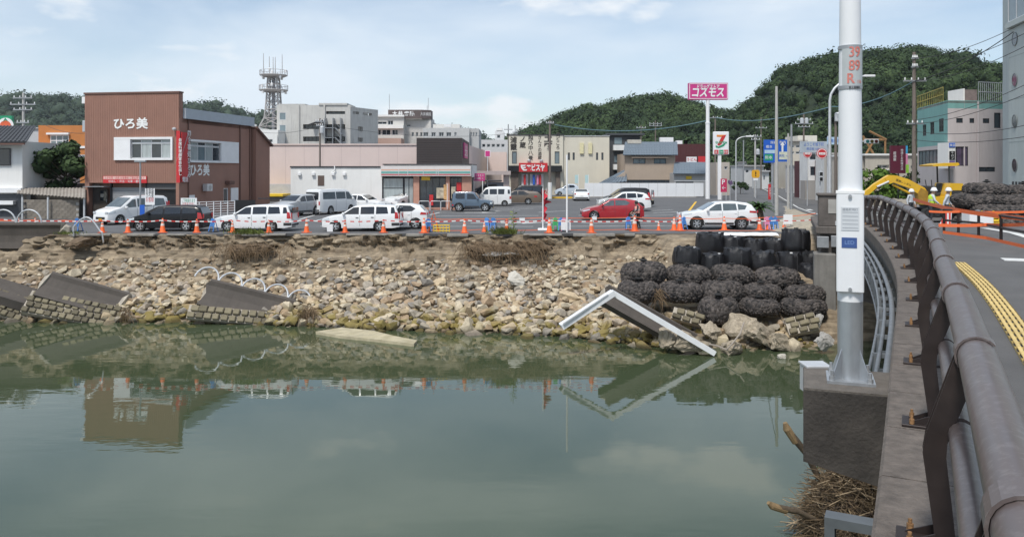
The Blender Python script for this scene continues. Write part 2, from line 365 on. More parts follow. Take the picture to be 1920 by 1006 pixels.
def make_water():
    m = bpy.data.materials.new('river_water'); m.use_nodes = True; t = m.node_tree; n = t.nodes; l = t.links; b = n['Principled BSDF']
    b.inputs['Base Color'].default_value = (0.052, 0.071, 0.036, 1); b.inputs['Roughness'].default_value = 0.02; b.inputs['IOR'].default_value = 1.62
    co = n.new('ShaderNodeTexCoord'); mpn = n.new('ShaderNodeMapping'); mpn.inputs['Scale'].default_value = (0.55, 1.5, 1); l.new(co.outputs['Object'], mpn.inputs[0])
    n1 = n.new('ShaderNodeTexNoise'); n1.inputs['Scale'].default_value = 1.6; n1.inputs['Detail'].default_value = 3; n1.inputs['Roughness'].default_value = 0.45; l.new(mpn.outputs[0], n1.inputs['Vector'])
    n2 = n.new('ShaderNodeTexNoise'); n2.inputs['Scale'].default_value = 0.16; n2.inputs['Detail'].default_value = 2; l.new(mpn.outputs[0], n2.inputs['Vector'])
    mr = n.new('ShaderNodeMapRange'); mr.inputs[1].default_value = 0.38; mr.inputs[2].default_value = 0.66; mr.inputs[3].default_value = 0.15; mr.inputs[4].default_value = 1.0; l.new(n2.outputs['Fac'], mr.inputs[0])
    mu = n.new('ShaderNodeMath'); mu.operation = 'MULTIPLY'; l.new(n1.outputs['Fac'], mu.inputs[0]); l.new(mr.outputs[0], mu.inputs[1])
    bp = n.new('ShaderNodeBump'); bp.inputs['Strength'].default_value = 0.045; bp.inputs['Distance'].default_value = 0.10; l.new(mu.outputs[0], bp.inputs['Height']); l.new(bp.outputs[0], b.inputs['Normal'])
    mb = MB(); mb.quad((-800, -250, WATER), (800, -250, WATER), (800, 46, WATER), (-800, 46, WATER))
    mb.build('river_water', m, kind='structure')
make_water()

# ------------------------------------------------------------------ painted markings on the car park and the river street
def mark(name, pts, z=0.005, m=None, parent=None):
    mb = MB(); mb.add([(p[0], p[1], z) for p in pts], [tuple(range(len(pts)))])
    return mb.build(name, m or roadpaint, parent, kind=None if parent else 'structure')
def gline(p1, p2, w=0.15, m=None, z=0.005):
    a, b = gp(*p1), gp(*p2); d = (b - a); d.z = 0; d.normalize(); s = Vector((-d.y, d.x, 0)) * w / 2
    return mark('painted_line', [a + s, b + s, b - s, a - s], z, m)
for p1, p2 in [((822, 398), (930, 399)), ((815, 405), (1010, 404)), ((830, 411), (1060, 409)), ((930, 392), (1000, 391)), ((960, 389), (1030, 388)),
               ((905, 395), (975, 394)), ((1010, 398), (1060, 395)), ((1085, 404), (1120, 402)), ((1205, 404), (1262, 403)), ((1220, 395), (1262, 393)),
               ((1225, 399), (1270, 397)), ((560, 412), (600, 400)), ((590, 414), (612, 409)), ((760, 414), (825, 398)), ((1090, 418), (1220, 417)),
               ((600, 424), (1000, 424.5)), ((1020, 424.5), (1270, 423))]:
    gline(p1, p2, 0.17)
gline((1288, 400), (1305, 378), 0.2, yellowpaint)
for i, (bx, by) in enumerate([(905, 418), (930, 416), (975, 418), (1000, 414), (1020, 417), (900, 398), (925, 396)]):     # painted arrows and strokes
    c = gp(bx, by); s = 0.5 + 0.15 * (i % 3)
    mark('painted_arrow', [c + Vector(v) * s for v in ((-1.6, -.35, 0), (.2, -.2, 0), (.2, -.7, 0), (1.5, .1, 0), (.2, .8, 0), (.2, .35, 0), (-1.6, .15, 0))])

# ------------------------------------------------------------------ road beyond the bridge, and its ramp
ROADC = [(19.5, 38), (22.5, 46), (26, 58), (30.5, 74), (40, 108), (55, 165), (92, 300), (150, 520)]
def roadx(Y): return interp(Y, [(b, a) for a, b in ROADC])
def roadz(Y): return interp(Y, [(38.4, 1.07), (44, 0.85), (52, 0.55), (62, 0.25), (74, 0.03), (1000, 0.03)])
def strip(name, y0, y1, oa, ob, m, dz=0.0, step=2.0, kind='structure', parent=None):
    mb = MB(); ys = list(np.arange(y0, y1, step)) + [y1]; vs = []
    for Y in ys:
        vs.append((roadx(Y) + oa, Y, roadz(Y) + dz)); vs.append((roadx(Y) + ob, Y, roadz(Y) + dz))
    mb.add(vs, [(2 * i, 2 * i + 1, 2 * i + 3, 2 * i + 2) for i in range(len(ys) - 1)])
    return mb.build(name, m, parent, kind=None if parent else kind)
strip('road', 38.4, 420, -4.6, 5.2, asphalt2, 0.006, 3)
gravel = mat('gravel', (0.33, 0.29, 0.225), 0.95, 0, 0.35, 4, 0.8, 14)
mb = MB(); vs = []; ys = list(np.arange(43.6, 78, 1.0))
for Y in ys:
    k = roadz(Y) * sstep(43.5, 46.5, Y) - .05 * (Y < 44); vs.append((roadx(Y) - 4.5 + (1 - sstep(43.5, 46.5, Y)) * 2.2, Y, k))
    vs.append((roadx(Y) - 5.0 - 1.3 * k + 0.2 * fbm(Y, 1), Y, k * 0.45 + 0.004)); vs.append((roadx(Y) - 5.2 - 3.4 * k + 0.3 * fbm(Y, 7), Y, -0.01))
mb.add(vs, [(3 * i + j, 3 * i + j + 1, 3 * i + 4 + j, 3 * i + 3 + j) for i in range(len(ys) - 1) for j in (0, 1)])
mb.build('gravel_embankment', gravel, smooth=True, kind='structure')
mb = MB(); vs = []; ys = list(np.arange(38.4, 90, 1.5))
for Y in ys:
    vs.append((roadx(Y) + 5.1, Y, roadz(Y))); vs.append((roadx(Y) + 60, Y, roadz(Y)))
mb.add(vs, [(2 * i, 2 * i + 1, 2 * i + 3, 2 * i + 2) for i in range(len(ys) - 1)])
mb.build('work_yard', mat('yard_concrete', (0.2, 0.195, 0.185), 0.9, 0, 0.25, 0.4, 0.2, 20), kind='structure')
strip('painted_edge_line', 50, 300, -4.1, -3.95, roadpaint, 0.012, 3)
strip('painted_edge_line', 44, 300, 3.5, 3.66, roadpaint, 0.012, 3)
for Y in range(50, 190, 10): strip('painted_dash', Y, Y + 5, -0.35, -0.2, roadpaint, 0.012)
for k in range(7): strip('crossing_stripe', 66, 69, -3.8 + k * 1.05, -3.35 + k * 1.05, roadpaint, 0.013)

# ------------------------------------------------------------------ rubble on the bank
def hull_mesh(name, seed, sx, sy, sz, n=13, m=None, box=0.0):
    r = random.Random(seed); bm = bmesh.new()
    for i in range(n):
        v = Vector((r.gauss(0, 1), r.gauss(0, 1), r.gauss(0, 1))).normalized()
        if box: v = Vector([max(-1, min(1, c * (1 + box))) for c in v])
        v = Vector((v.x * sx, v.y * sy, v.z * sz)) * r.uniform(0.86, 1.08); bm.verts.new(v)
    bmesh.ops.convex_hull(bm, input=bm.verts[:]); 
    loose = [v for v in bm.verts if not v.link_faces]
    bmesh.ops.delete(bm, geom=loose, context='VERTS')
    bmesh.ops.bevel(bm, geom=bm.edges[:], offset=0.05, segments=1, affect='EDGES') if box < 0 else None
    me = bpy.data.meshes.new(name); bm.to_mesh(me); bm.free()
    if m: me.materials.append(m)
    return me
def stone_material(name, attr):
    m = bpy.data.materials.new(name); m.use_nodes = True; t = m.node_tree; n = t.nodes; l = t.links; b = n['Principled BSDF']; b.inputs['Roughness'].default_value = 0.9
    rp = n.new('ShaderNodeValToRGB'); e = rp.color_ramp; e.interpolation = 'CONSTANT'
    cols = [(0.0, (.36, .285, .19)), (.14, (.285, .25, .20)), (.28, (.42, .33, .215)), (.42, (.31, .225, .145)), (.55, (.44, .38, .28)), (.68, (.225, .205, .18)), (.80, (.48, .41, .30)), (.9, (.36, .30, .235))]
    while len(e.elements) < len(cols): e.elements.new(0.5)
    for el, (p, c) in zip(e.elements, cols): el.position = p; el.color = (*c, 1)
    if attr:
        a = n.new('ShaderNodeAttribute'); a.attribute_name = 'rnd'; l.new(a.outputs['Fac'], rp.inputs[0])
    else:
        a = n.new('ShaderNodeObjectInfo'); l.new(a.outputs['Random'], rp.inputs[0])
    g = n.new('ShaderNodeNewGeometry'); no = n.new('ShaderNodeTexNoise'); no.inputs['Scale'].default_value = 5; no.inputs['Detail'].default_value = 7; no.inputs['Roughness'].default_value = 0.68; l.new(g.outputs['Position'], no.inputs['Vector'])
    mr = n.new('ShaderNodeMapRange'); mr.inputs[1].default_value = .3; mr.inputs[2].default_value = .7; mr.inputs[3].default_value = .72; mr.inputs[4].default_value = 1.42; l.new(no.outputs['Fac'], mr.inputs[0])
    mu = n.new('ShaderNodeMixRGB'); mu.blend_type = 'MULTIPLY'; mu.inputs[0].default_value = 1; l.new(rp.outputs[0], mu.inputs[1]); l.new(mr.outputs[0], mu.inputs[2])
    # tide stain: yellow-green algae on everything the tide reaches
    sp = n.new('ShaderNodeSeparateXYZ'); l.new(g.outputs['Position'], sp.inputs[0])
    n2 = n.new('ShaderNodeTexNoise'); n2.inputs['Scale'].default_value = 1.7; n2.inputs['Detail'].default_value = 3; l.new(g.outputs['Position'], n2.inputs['Vector'])
    ad = n.new('ShaderNodeMath'); ad.operation = 'MULTIPLY_ADD'; ad.inputs[1].default_value = -1.3; l.new(n2.outputs['Fac'], ad.inputs[0]); l.new(sp.outputs['Z'], ad.inputs[2])
    al = n.new('ShaderNodeMapRange'); al.inputs[1].default_value = -3.65; al.inputs[2].default_value = -4.2; al.inputs[3].default_value = 0; al.inputs[4].default_value = 0.9; l.new(ad.outputs[0], al.inputs[0])
    th = n.new('ShaderNodeMath'); th.operation = 'MULTIPLY'; th.inputs[1].default_value = 7.31; l.new(a.outputs['Fac' if attr else 'Random'], th.inputs[0]); fr = n.new('ShaderNodeMath'); fr.operation = 'FRACT'; l.new(th.outputs[0], fr.inputs[0])
    gt = n.new('ShaderNodeMapRange'); gt.inputs[1].default_value = .35; gt.inputs[2].default_value = .6; gt.inputs[3].default_value = .12; gt.inputs[4].default_value = 1; l.new(fr.outputs[0], gt.inputs[0])
    am = n.new('ShaderNodeMath'); am.operation = 'MULTIPLY'; l.new(al.outputs[0], am.inputs[0]); l.new(gt.outputs[0], am.inputs[1])
    m2 = n.new('ShaderNodeMixRGB'); m2.inputs[2].default_value = (.19, .145, .028, 1); l.new(am.outputs[0], m2.inputs[0]); l.new(mu.outputs[0], m2.inputs[1]); wt_ = n.new('ShaderNodeMapRange'); wt_.inputs[1].default_value = -3.76; wt_.inputs[2].default_value = -3.92; wt_.inputs[3].default_value = 1; wt_.inputs[4].default_value = .4; l.new(sp.outputs['Z'], wt_.inputs[0])
    m3 = n.new('ShaderNodeMixRGB'); m3.blend_type = 'MULTIPLY'; m3.inputs[0].default_value = 1; l.new(m2.outputs[0], m3.inputs[1]); l.new(wt_.outputs[0], m3.inputs[2]); l.new(m3.outputs[0], b.inputs['Base Color'])
    bp = n.new('ShaderNodeBump'); bp.inputs['Strength'].default_value = 0.55; bp.inputs['Distance'].default_value = 0.04; l.new(no.outputs['Fac'], bp.inputs['Height']); l.new(bp.outputs[0], b.inputs['Normal'])
    return m
stone_m = stone_material('rubble_stone', False); stone_a = stone_material('rubble_loose', True)
SHAPES = []
for i in range(14):
    r = random.Random(50 + i); SHAPES.append(hull_mesh('stone', 100 + i, 1.0, r.uniform(.6, .95), r.uniform(.38, .75), r.randint(13, 20), stone_m, r.uniform(.0, .5)))
SHV = [(np.array([v.co[:] for v in me.vertices]), [tuple(p.vertices) for p in me.polygons]) for me in SHAPES]
def rubble():
    cell = 0.5; grid = {}; placed = []
    def ok(x, Y, r):
        cx, cy = int(x / cell), int(Y / cell)
        for i in range(-3, 4):
            for j in range(-3, 4):
                for (a, b, c) in grid.get((cx + i, cy + j), ()):
                    if (a - x) ** 2 + (b - Y) ** 2 < ((r + c) * 0.74) ** 2: return False
        return True
    for (r0, r1, tries) in ((.40, .52, 90), (.3, .4, 600), (.22, .3, 1900), (.15, .22, 5200), (.10, .15, 9000), (.07, .10, 9000)):
        for _ in range(tries):
            x = random.uniform(-31, 12.8); f = footY(x); e = edgeY(x)
            t = random.random(); Y = lerp(f - 0.7, e - 1.05, t); r = random.uniform(r0, r1)
            if r > .22 and random.random() < t * 0.95 + 0.05: continue          # big ones rolled to the foot
            if x > 8 and Y > 35.6: continue
            if t > 0.86 and fbm(x, Y, 3.3, 0.4) > 0.0 and r < .2: continue
            if t > 0.55 and fbm(x, Y, 8.1, 0.28) > 0.28 and random.random() < .8: continue   # bare patches of soil
            if not ok(x, Y, r): continue
            grid.setdefault((int(x / cell), int(Y / cell)), []).append((x, Y, r)); placed.append((x, Y, r))
    # second layer heaped on the lower slope
    for _ in range(1500):
        x = random.uniform(-24, 7.5); f = footY(x); Y = min(f + abs(random.gauss(0, 2.0)) - .1, edgeY(x) - 2.4 - random.random()); r = random.uniform(.12, .30)
        placed.append((x, Y, -r))
    return placed
PL = rubble()
shown = sorted([p for p in PL if p[0] > -28], key=lambda p: -abs(p[2]) / p[1])[:300]
sset = set(shown)
vv = []; ff = []; rr = []; off = 0
for k, (x, Y, r) in enumerate(PL):
    up = r < 0; r = abs(r); z = bank_z(x, Y) + r * (0.16 if not up else 0.62)
    rot = (random.uniform(-.5, .5), random.uniform(-.5, .5), random.uniform(0, 6.28)); i = random.randrange(len(SHAPES)); s = r * 1.06
    if random.random() < .13: rot = (random.uniform(-1.4, 1.4), random.uniform(-1.2, 1.2), rot[2])
    if (x, Y, -r if up else r) in sset:
        inst('stone', SHAPES[i], bank, (x, Y, z), rot, (s * random.uniform(.9, 1.2), s, s * random.uniform(.9, 1.25)))
    else:
        M = np.array((Matrix.Rotation(rot[2], 3, 'Z') @ Matrix.Rotation(rot[1], 3, 'Y') @ Matrix.Rotation(rot[0], 3, 'X')))
        v0, f0 = SHV[i]; vv.append((v0 * s) @ M.T + np.array([x, Y, z])); ff += [tuple(q + off for q in f) for f in f0]
        rr += [random.random()] * len(v0); off += len(v0)
me = bpy.data.meshes.new('loose_rubble'); me.from_pydata(np.concatenate(vv).tolist(), [], ff)
at_ = me.attributes.new('rnd', 'FLOAT', 'POINT'); at_.data.foreach_set('value', rr); me.materials.append(stone_a)
lo = bpy.data.objects.new('loose_rubble', me); COL.objects.link(lo); lo.parent = bank; lo['kind'] = 'stuff'

lip_m = mat('street_lip', (.25, .235, .21), .9, 0, .35, 2.5, .6, 12, dirtamt=.6, dirt=(.13, .115, .095))
# broken concrete lip of the street along the edge
for x0, x1 in [(-24.6, -21.5), (-21.4, -19.2), (-19.1, -17.6), (-15.0, -12.1), (-12.0, -9.4), (-9.3, -6.4), (-6.2, -4.0), (-3.8, -2.2), (0.4, 3.0), (3.1, 5.8), (5.9, 7.6)]:
    mb = MB(); t = random.uniform(-.03, .03); n = 5; poly = []
    h = random.uniform(.09, .2); x1 -= random.uniform(0, .9); x0 += random.uniform(0, .4)
    e0, e1 = edgeY(x0), edgeY(x1)
    M = Matrix.Translation(((x0 + x1) / 2, (e0 + e1) / 2 - .02, -h / 2 - 0.004)) @ Matrix.Rotation(math.atan2(e1 - e0, x1 - x0), 4, 'Z') @ Matrix.Rotation(t, 4, 'X')
    mb.bbox(-(x1 - x0) / 2 + .02, (x1 - x0) / 2 - .02, -.22, .3, -h / 2, h / 2, 0.03, M)
    mb.build('concrete_lip', lip_m, bank)
# ------------------------------------------------------------------ bridge: curb, deck, railing, lamp post block
RAILC = [(-4, -1.95), (0, 0.24), (2.45, 1.54), (7.2, 3.94), (16, 8.2), (27, 12.55), (36.5, 15.75), (44, 18.1)]
def railx(Y):     # smooth interpolation (Catmull-Rom) of the plan curve
    P_ = RAILC
    for i in range(len(P_) - 1):
        if Y <= P_[i + 1][0] or i == len(P_) - 2:
            a, b = P_[i], P_[i + 1]; p = P_[max(i - 1, 0)]; q = P_[min(i + 2, len(P_) - 1)]
            t = (Y - a[0]) / (b[0] - a[0]); h = b[0] - a[0]
            ma = (b[1] - p[1]) / (b[0] - p[0]) * h; mb_ = (q[1] - a[1]) / (q[0] - a[0]) * h
            return (2*t**3 - 3*t*t + 1) * a[1] + (t**3 - 2*t*t + t) * ma + (-2*t**3 + 3*t*t) * b[1] + (t**3 - t*t) * mb_
def curbz(Y): return interp(Y, [(-4, 1.52), (28, 1.50), (36, 1.26), (44, 0.95)])
def rframe(Y):
    d = Vector((railx(Y + .1) - railx(Y - .1), .2, 0)).normalized(); nrm = Vector((-d.y, d.x, 0))   # nrm points to the river side (left)
    return Vector((railx(Y), Y, 0)), d, nrm
bridge = T('road_bridge', 'curved road bridge with concrete curb and asphalt deck over the green river', 'bridge', (0, 0, 0))
curb_m = mat('curb_concrete', (0.125, 0.105, 0.09), 0.92, 0, 0.45, 8.0, 0.6, 45, dirtamt=0.55, dirt=(0.10, 0.085, 0.07))
def bstrip(name, ys, prof, m, smooth=False):      # prof: list of (offset to the river side, z above curb)
    mb = MB(); k = len(prof); vs = []
    for Y in ys:
        o, d, nn = rframe(Y)
        for (a, z) in prof: p = o + nn * a; vs.append((p.x, p.y, curbz(Y) + z))
    fs = [(i * k + j, i * k + j + 1, (i + 1) * k + j + 1, (i + 1) * k + j) for i in range(len(ys) - 1) for j in range(k - 1)]
    fs += [tuple(range(k)), tuple((len(ys) - 1) * k + j for j in range(k))]
    mb.add(vs, fs); return mb.build(name, m, bridge, smooth=smooth)
YS = list(np.arange(-4, 38.6, .5))
# curb cast in short lengths, each with its joint
y = -4.0
while y < 38:
    bstrip('curb_block', [y + .008, y + .5, y + .992 + 0.0], [(.50, -.30), (.50, -.02), (.48, 0), (-.22, 0), (-.24, -.02), (-.24, -.30)], curb_m); y += 1.0
bstrip('fascia', YS, [(.42, -.30), (.44, -.75), (.30, -.80), (.30, -1.25), (-.2, -1.25), (-.2, -.30)], concrete_dark)
bstrip('deck', YS, [(-.2, -.12), (-14.5, -.06), (-14.5, -.7), (-.2, -.7)], asphalt2)
yst = mat('tactile_yellow', (0.62, 0.46, 0.18), 0.8, 0, 0.2, 3, dirtamt=.3, dirt=(.3, .22, .1))
y = 2.0
while y < 18.4:
    bstrip('tactile_tile', [y + .002, y + .298], [(-.78, -.088), (-.78, -.12), (-1.08, -.12), (-1.08, -.086)], yst)
    for k in range(4):
        bstrip('tactile_rib', [y + .004, y + .296], [(-.805 - k * .072, -.0885), (-.815 - k * .072, -.082), (-.842 - k * .072, -.082), (-.852 - k * .072, -.0885)], yst)
    y += .3
bstrip('painted_stripe', [19.4, 19.9], [(-2.0, -.100), (-12.0, -.058), (-12, -.07), (-2.0, -.112)], roadpaint)
bstrip('painted_stripe', list(np.arange(20, 34, 2)), [(-3.9, -.092), (-4.2, -.091), (-4.2, -.12), (-3.9, -.12)], roadpaint)

rail_m = mat('bronze_railing', (0.135, 0.108, 0.102), 0.34, 0.3, 0.1, 3, 0, dirtamt=0.45, dirt=(0.32, 0.29, 0.275), fine=22)
post_m = mat('bronze_post', (0.030, 0.021, 0.019), 0.5, 0.3, 0.25, 5, dirtamt=0.25, dirt=(0.11, 0.085, 0.07))
rust_m = mat('rusty_steel', (0.26, 0.14, 0.06), 0.9, 0.1, 0.4, 12, 0.4, 40)
railing = T('bridge_railing', 'curved brown steel pipe railing on bent plate posts along the bridge', 'railing', (0, 0, 1.5))
HR = 1.03; RR = 0.092
def railpath(off, h, y0, y1, step=.25):
    return [(lambda o, nn, Y: o + nn * off + Vector((0, 0, curbz(Y) + h)))(rframe(Y)[0], rframe(Y)[2], Y) for Y in list(np.arange(y0, y1, step)) + [y1]]
posts = [0.35, 2.15] + [2.15 + 2.0 * k for k in range(1, 20)]
posts = [p for p in posts if p < 37.5]
pr = [-3.0] + posts + [38.2]
for a, b in zip(pr, pr[1:]):
    MB().path(railpath(0, HR, a + .004, b - .004), RR, 20).build('top_rail', rail_m, railing, world=True, smooth=True)
    MB().path(railpath(.07, .62, a + .03, b - .03), .062, 14).build('lower_rail', rail_m, railing, world=True, smooth=True)
prof = [(.19, .0), (.20, .12), (.25, .50), (.235, .60), (.09, HR + .02), (-.02, HR - .03), (.135, .56), (.14, .48), (.10, .1), (.10, 0)]
for Y in posts:
    o, d, nn = rframe(Y); o = o + Vector((0, 0, curbz(Y)))
    up = Vector((0, 0, 1))
    p0 = None
    for s in (-.055, .045):
        mb = MB(); mb.prism(prof, o + d * s, nn, up, d * .012); q = mb.build('post_plate', post_m, railing, world=True)
        p0 = p0 or q
    mb = MB(); mb.prism([(.11, .03), (.19, .03), (.19, .1), (.17, .5), (.15, .5)], o - d * .043, nn, up, d * .088); mb.build('post_web', post_m, railing, world=True)
    mb = MB(); M = Matrix.Translation(o + nn * .16) @ Matrix((nn, d, up)).transposed().to_4x4()
    mb.bbox(-.17, .22, -.13, .13, 0.0, .022, .004, M); bp_ = mb.build('base_plate', post_m, railing, world=True)
    for s in (-1, 1):
        mb = MB(); mb.tube(M @ Vector((.15, .09 * s, .02)), M @ Vector((.15, .09 * s, .06)), .018, n=6); mb.tube(M @ Vector((.15, .09 * s, .055)), M @ Vector((.15, .09 * s, .085)), .011, n=6)
        mb.build('anchor_bolt', rust_m, bp_, world=True)
        mb = MB(); mb.prism([(.05, .022), (.2, .022), (.05, .09)], o + nn * .14 + d * (.07 * s) - d * .005, nn, up, d * .01); mb.build('gusset', post_m, bp_, world=True)
    # saddle clamp over the pipe
    mb = MB(); vs = []; n = 10
    for k in range(n + 1):
        t = lerp(R(40), R(215), k / n)
        for (r, w) in ((RR + .003, -.075), (RR + .014, -.075), (RR + .014, .075), (RR + .003, .075)):
            vs.append(o + up * (HR + math.sin(t) * r) + nn * (-math.cos(t) * -r) * -1 + d * w)
    fs = [(4 * k + j, 4 * k + (j + 1) % 4, 4 * k + 4 + (j + 1) % 4, 4 * k + 4 + j) for k in range(n) for j in range(4)] + [(0, 1, 2, 3), (4 * n, 4 * n + 1, 4 * n + 2, 4 * n + 3)]
    mb.add(vs, fs); mb.build('rail_saddle', rail_m, railing, world=True)

# conduits and steel brackets under the curb
rackm = mat('rack_grey', (.2, .215, .23), .6, .3, .25, 5)
conduit = T('pipe_rack', 'grey steel bracket rack with white pipe hung along the outer side of the bridge', 'pipe rack', (4, 8, 0.3))
for Y in np.arange(9.6, 34, 1.25):
    o, d, nn = rframe(Y); b0 = o + Vector((0, 0, curbz(Y)))
    mb = MB(); M = Matrix.Translation(b0) @ Matrix((nn, d, Vector((0, 0, 1)))).transposed().to_4x4()
    mb.box(.44, .80, -.025, .025, -.62, -.56, M); mb.box(.74, .80, -.025, .025, -1.15, -.62, M); mb.box(.44, .74, -.025, .025, -1.15, -1.09, M)
    mb.build('bracket', rackm, conduit, world=True)
for off, h, r, m in ((.58, -.50, .045, rackm), (.70, -.53, .028, rackm), (.80, -.60, .022, rackm), (.80, -1.12, .022, rackm)):
    mb = MB(); mb.path(railpath(off, h, 9.2, 35, 1.0), r, 10); mb.build('pipe', m, conduit, world=True, smooth=True)
# steel angle frame close by
b = T('steel_frame', 'small grey galvanised steel angle frame bolted to the bridge side', 'frame', (2.0, 4.7, 0.5))
o, d, nn = rframe(4.75); M = Matrix.Translation(o + Vector((0, 0, 1.35))) @ Matrix((nn, d, Vector((0, 0, 1)))).transposed().to_4x4()
galv = mat('galvanised', (0.15, 0.165, 0.175), 0.5, 0.5, 0.2, 6, dirtamt=.3, dirt=(.2, .2, .2))
for bx in ((.46, .80, -.06, .06, -.10, -.04), (.74, .80, -.06, .06, -1.6, -.10), (.50, .74, -.04, -.02, -1.6, -.24)):
    MB().box(*bx, M).build('angle_bar', galv, b, world=True)

# ------------------------------------------------------------------ concrete corbel and the white lamp post
PY = 8.35; PX = X(1594, PY)
blk = T('concrete_corbel', 'dark weathered concrete block jutting from the bridge side under the white post', 'concrete block', (PX, PY, 0.3))
zt = Z(712, PY)
Mz = Matrix.Translation((PX, PY, 0)) @ Matrix.Rotation(R(-20), 4, 'Z')
corb_m = mat('corbel_concrete', (0.045, 0.039, 0.034), 0.85, 0, 0.5, 3, 0.4, 25, dirtamt=0.5, dirt=(0.10, 0.09, 0.078))
corbt_m = mat('corbel_top', (0.12, 0.105, 0.09), 0.9, 0, 0.3, 5, 0.5, 40)
mb = MB(); mb.prism([(-.46, zt - .74), (-.46, zt - .02), (.55, zt - .02), (.55, zt - .98)], (0, -.48, 0), (1, 0, 0), (0, 0, 1), (0, .96, 0)); mb.v = [Mz @ v for v in mb.v]
mb.build('block', corb_m, blk, world=True)
mb = MB(); mb.box(-.455, .545, -.475, .475, zt - .02, zt, Mz); mb.build('mortar_top', corbt_m, blk, world=True)
jb = T('junction_box', 'small grey metal cable box fixed beside the concrete block', 'box', (PX - .55, PY + .2, zt - .2))
mb = MB(); mb.bbox(PX - .26, PX, PY + .5, PY + .75, zt - .3, Z(690, PY + .5), .012); mb.build('box', pale_metal, jb, world=True)
mb = MB(); mb.bbox(PX - .27, PX + .01, PY + .49, PY + .76, Z(690, PY + .5), Z(686, PY + .5), .004); mb.build('lid', pale_metal, jb, world=True)
post = T('lamp_post', 'tall white steel lamp post bolted to the dark concrete block', 'lamp post', (PX, PY, zt))
r0 = 22.5 / 1500 * PY; r1 = 18.5 / 1500 * PY
steel_m = mat('post_galvanised', (0.42, 0.44, 0.46), 0.4, 0.65, 0.2, 4, stretch=(1, 1, .4), dirtamt=.35, dirt=(.28, .3, .32), streak=1)
postw = mat('post_white', (0.74, 0.75, 0.76), 0.5, 0, 0.05, 2, dirtamt=.25, dirt=(.5, .49, .47), streak=1)
zb = Z(563, PY)
MB().lathe([(r0 * .98, zt + .02), (r0, zb)], 40, c=(PX, PY, 0)).build('lower_tube', steel_m, post, world=True, smooth=True)
MB().lathe([(r0 * 1.0, zb), (r0 * .97, zb + .9), (r1, Z(0, PY)), (r1 * .82, Z(0, PY) + 4.5)], 40, c=(PX, PY, 0)).build('upper_tube', postw, post, world=True, smooth=True)
MB().box(-.23, .23, -.23, .23, zt + .001, zt + .03, Mz).build('base_plate', steel_m, post, world=True)
for k in range(4):
    a = R(45 + 90 * k - 20); dv = Vector((math.cos(a), math.sin(a), 0)); sv = Vector((-dv.y, dv.x, 0))
    mb = MB(); mb.prism([(r0 * .9, zt + .03), (.25, zt + .03), (.25, zt + .06), (r0 * .9, zt + .36)], Vector((PX, PY, 0)) - sv * .006, dv, (0, 0, 1), sv * .012); mb.build('rib', steel_m, post, world=True)
    a += R(45); dv = Vector((math.cos(a), math.sin(a), 0)); c = Vector((PX, PY, 0)) + dv * .245 + Vector((0, 0, zt)); c = Vector((PX, PY, zt)) + (Mz.to_3x3() @ Vector(((.18 if k in (0, 3) else -.18), (.18 if k < 2 else -.18), 0)))
    mb = MB(); mb.tube(c + Vector((0, 0, .03)), c + Vector((0, 0, .07)), .03, n=6); mb.tube(c + Vector((0, 0, .07)), c + Vector((0, 0, .13)), .018, n=8); mb.build('anchor_bolt', grey_metal, post, world=True)
# cover box of the fuses, turned to the water
def cyl_patch(name, px0, px1, py0, py1, rad, th, m, aw, n=14, parent=post, yaw=0.0):
    z0, z1 = Z(py1, PY), Z(py0, PY); mb = MB(); vs = []
    view = math.atan2(-PY, -PX) + yaw
    for k in range(n + 1):
        a = view + lerp(-aw, aw, k / n)
        for (r, z) in ((rad, z0), (rad + th, z0), (rad + th, z1), (rad, z1)): vs.append((PX + r * math.cos(a), PY + r * math.sin(a), z))
    fs = [(4 * k + j, 4 * k + (j + 1) % 4, 4 * k + 4 + (j + 1) % 4, 4 * k + 4 + j) for k in range(n) for j in range(4)] + [(0, 1, 2, 3), (4 * n, 4 * n + 1, 4 * n + 2, 4 * n + 3)]
    return mb.add(vs, fs).build(name, m, parent, world=True, smooth=True)
vang = math.atan2(-PY, -PX); vd = Vector((math.cos(vang), math.sin(vang), 0)); vs_ = Vector((-vd.y, vd.x, 0)); vs_ = vs_ if vs_.x > 0 else -vs_
Mv = Matrix.Translation((PX, PY, 0)) @ Matrix((vs_, -vd, Vector((0, 0, 1)))).transposed().to_4x4()      # local x to the right, local -y towards the viewer
cov = MB().bbox(-.131, .131, -.155, .02, Z(545, PY), Z(360, PY), .012, Mv).build('fuse_cover', postw, post, world=True)
MB().box(-.136, .136, -.158, .02, Z(362, PY), Z(357, PY), Mv).build('cover_lip', white_plain, post, world=True)
def plate(px0, px1, py0, py1, m, name, dy=-.157):
    k = PY / 1500 * .97; cx = 1597
    return MB().box((px0 - cx) * k, (px1 - cx) * k, dy - .003, dy, Z(py1, PY), Z(py0, PY), Mv).build(name, m, post, world=True)
pl_m = mat('name_plate', (0.62, 0.64, 0.66), 0.4, 0.2, 0.05); bl_m = mat('blue_plate', (0.05, 0.10, 0.28), 0.4, 0.1, 0.15, 10)
plate(1581, 1613, 387, 430, pl_m, 'inspection_plate'); plate(1582, 1609, 443, 462, bl_m, 'maker_plate')
greytxt = mat('plate_print', (0.2, 0.22, 0.25), 0.6, 0, 0)
k = PY / 1500 * .97
for i in range(5):
    MB().box((1583.5 - 1597) * k, (1611 - 1597) * k, -.1613, -.160, Z(397 + i * 7.2, PY), Z(396.3 + i * 7.2, PY), Mv).build('printed_line', greytxt, post, world=True)
def ptext(s, px, py, size, m, width=None, dy=-.1605, bold=0.01):
    O = Mv @ Vector(((px - 1597) * k, dy, Z(py, PY))); return text(post, s, O, vs_, (0, 0, 1), size, m, world=True, width=width, bold=bold)
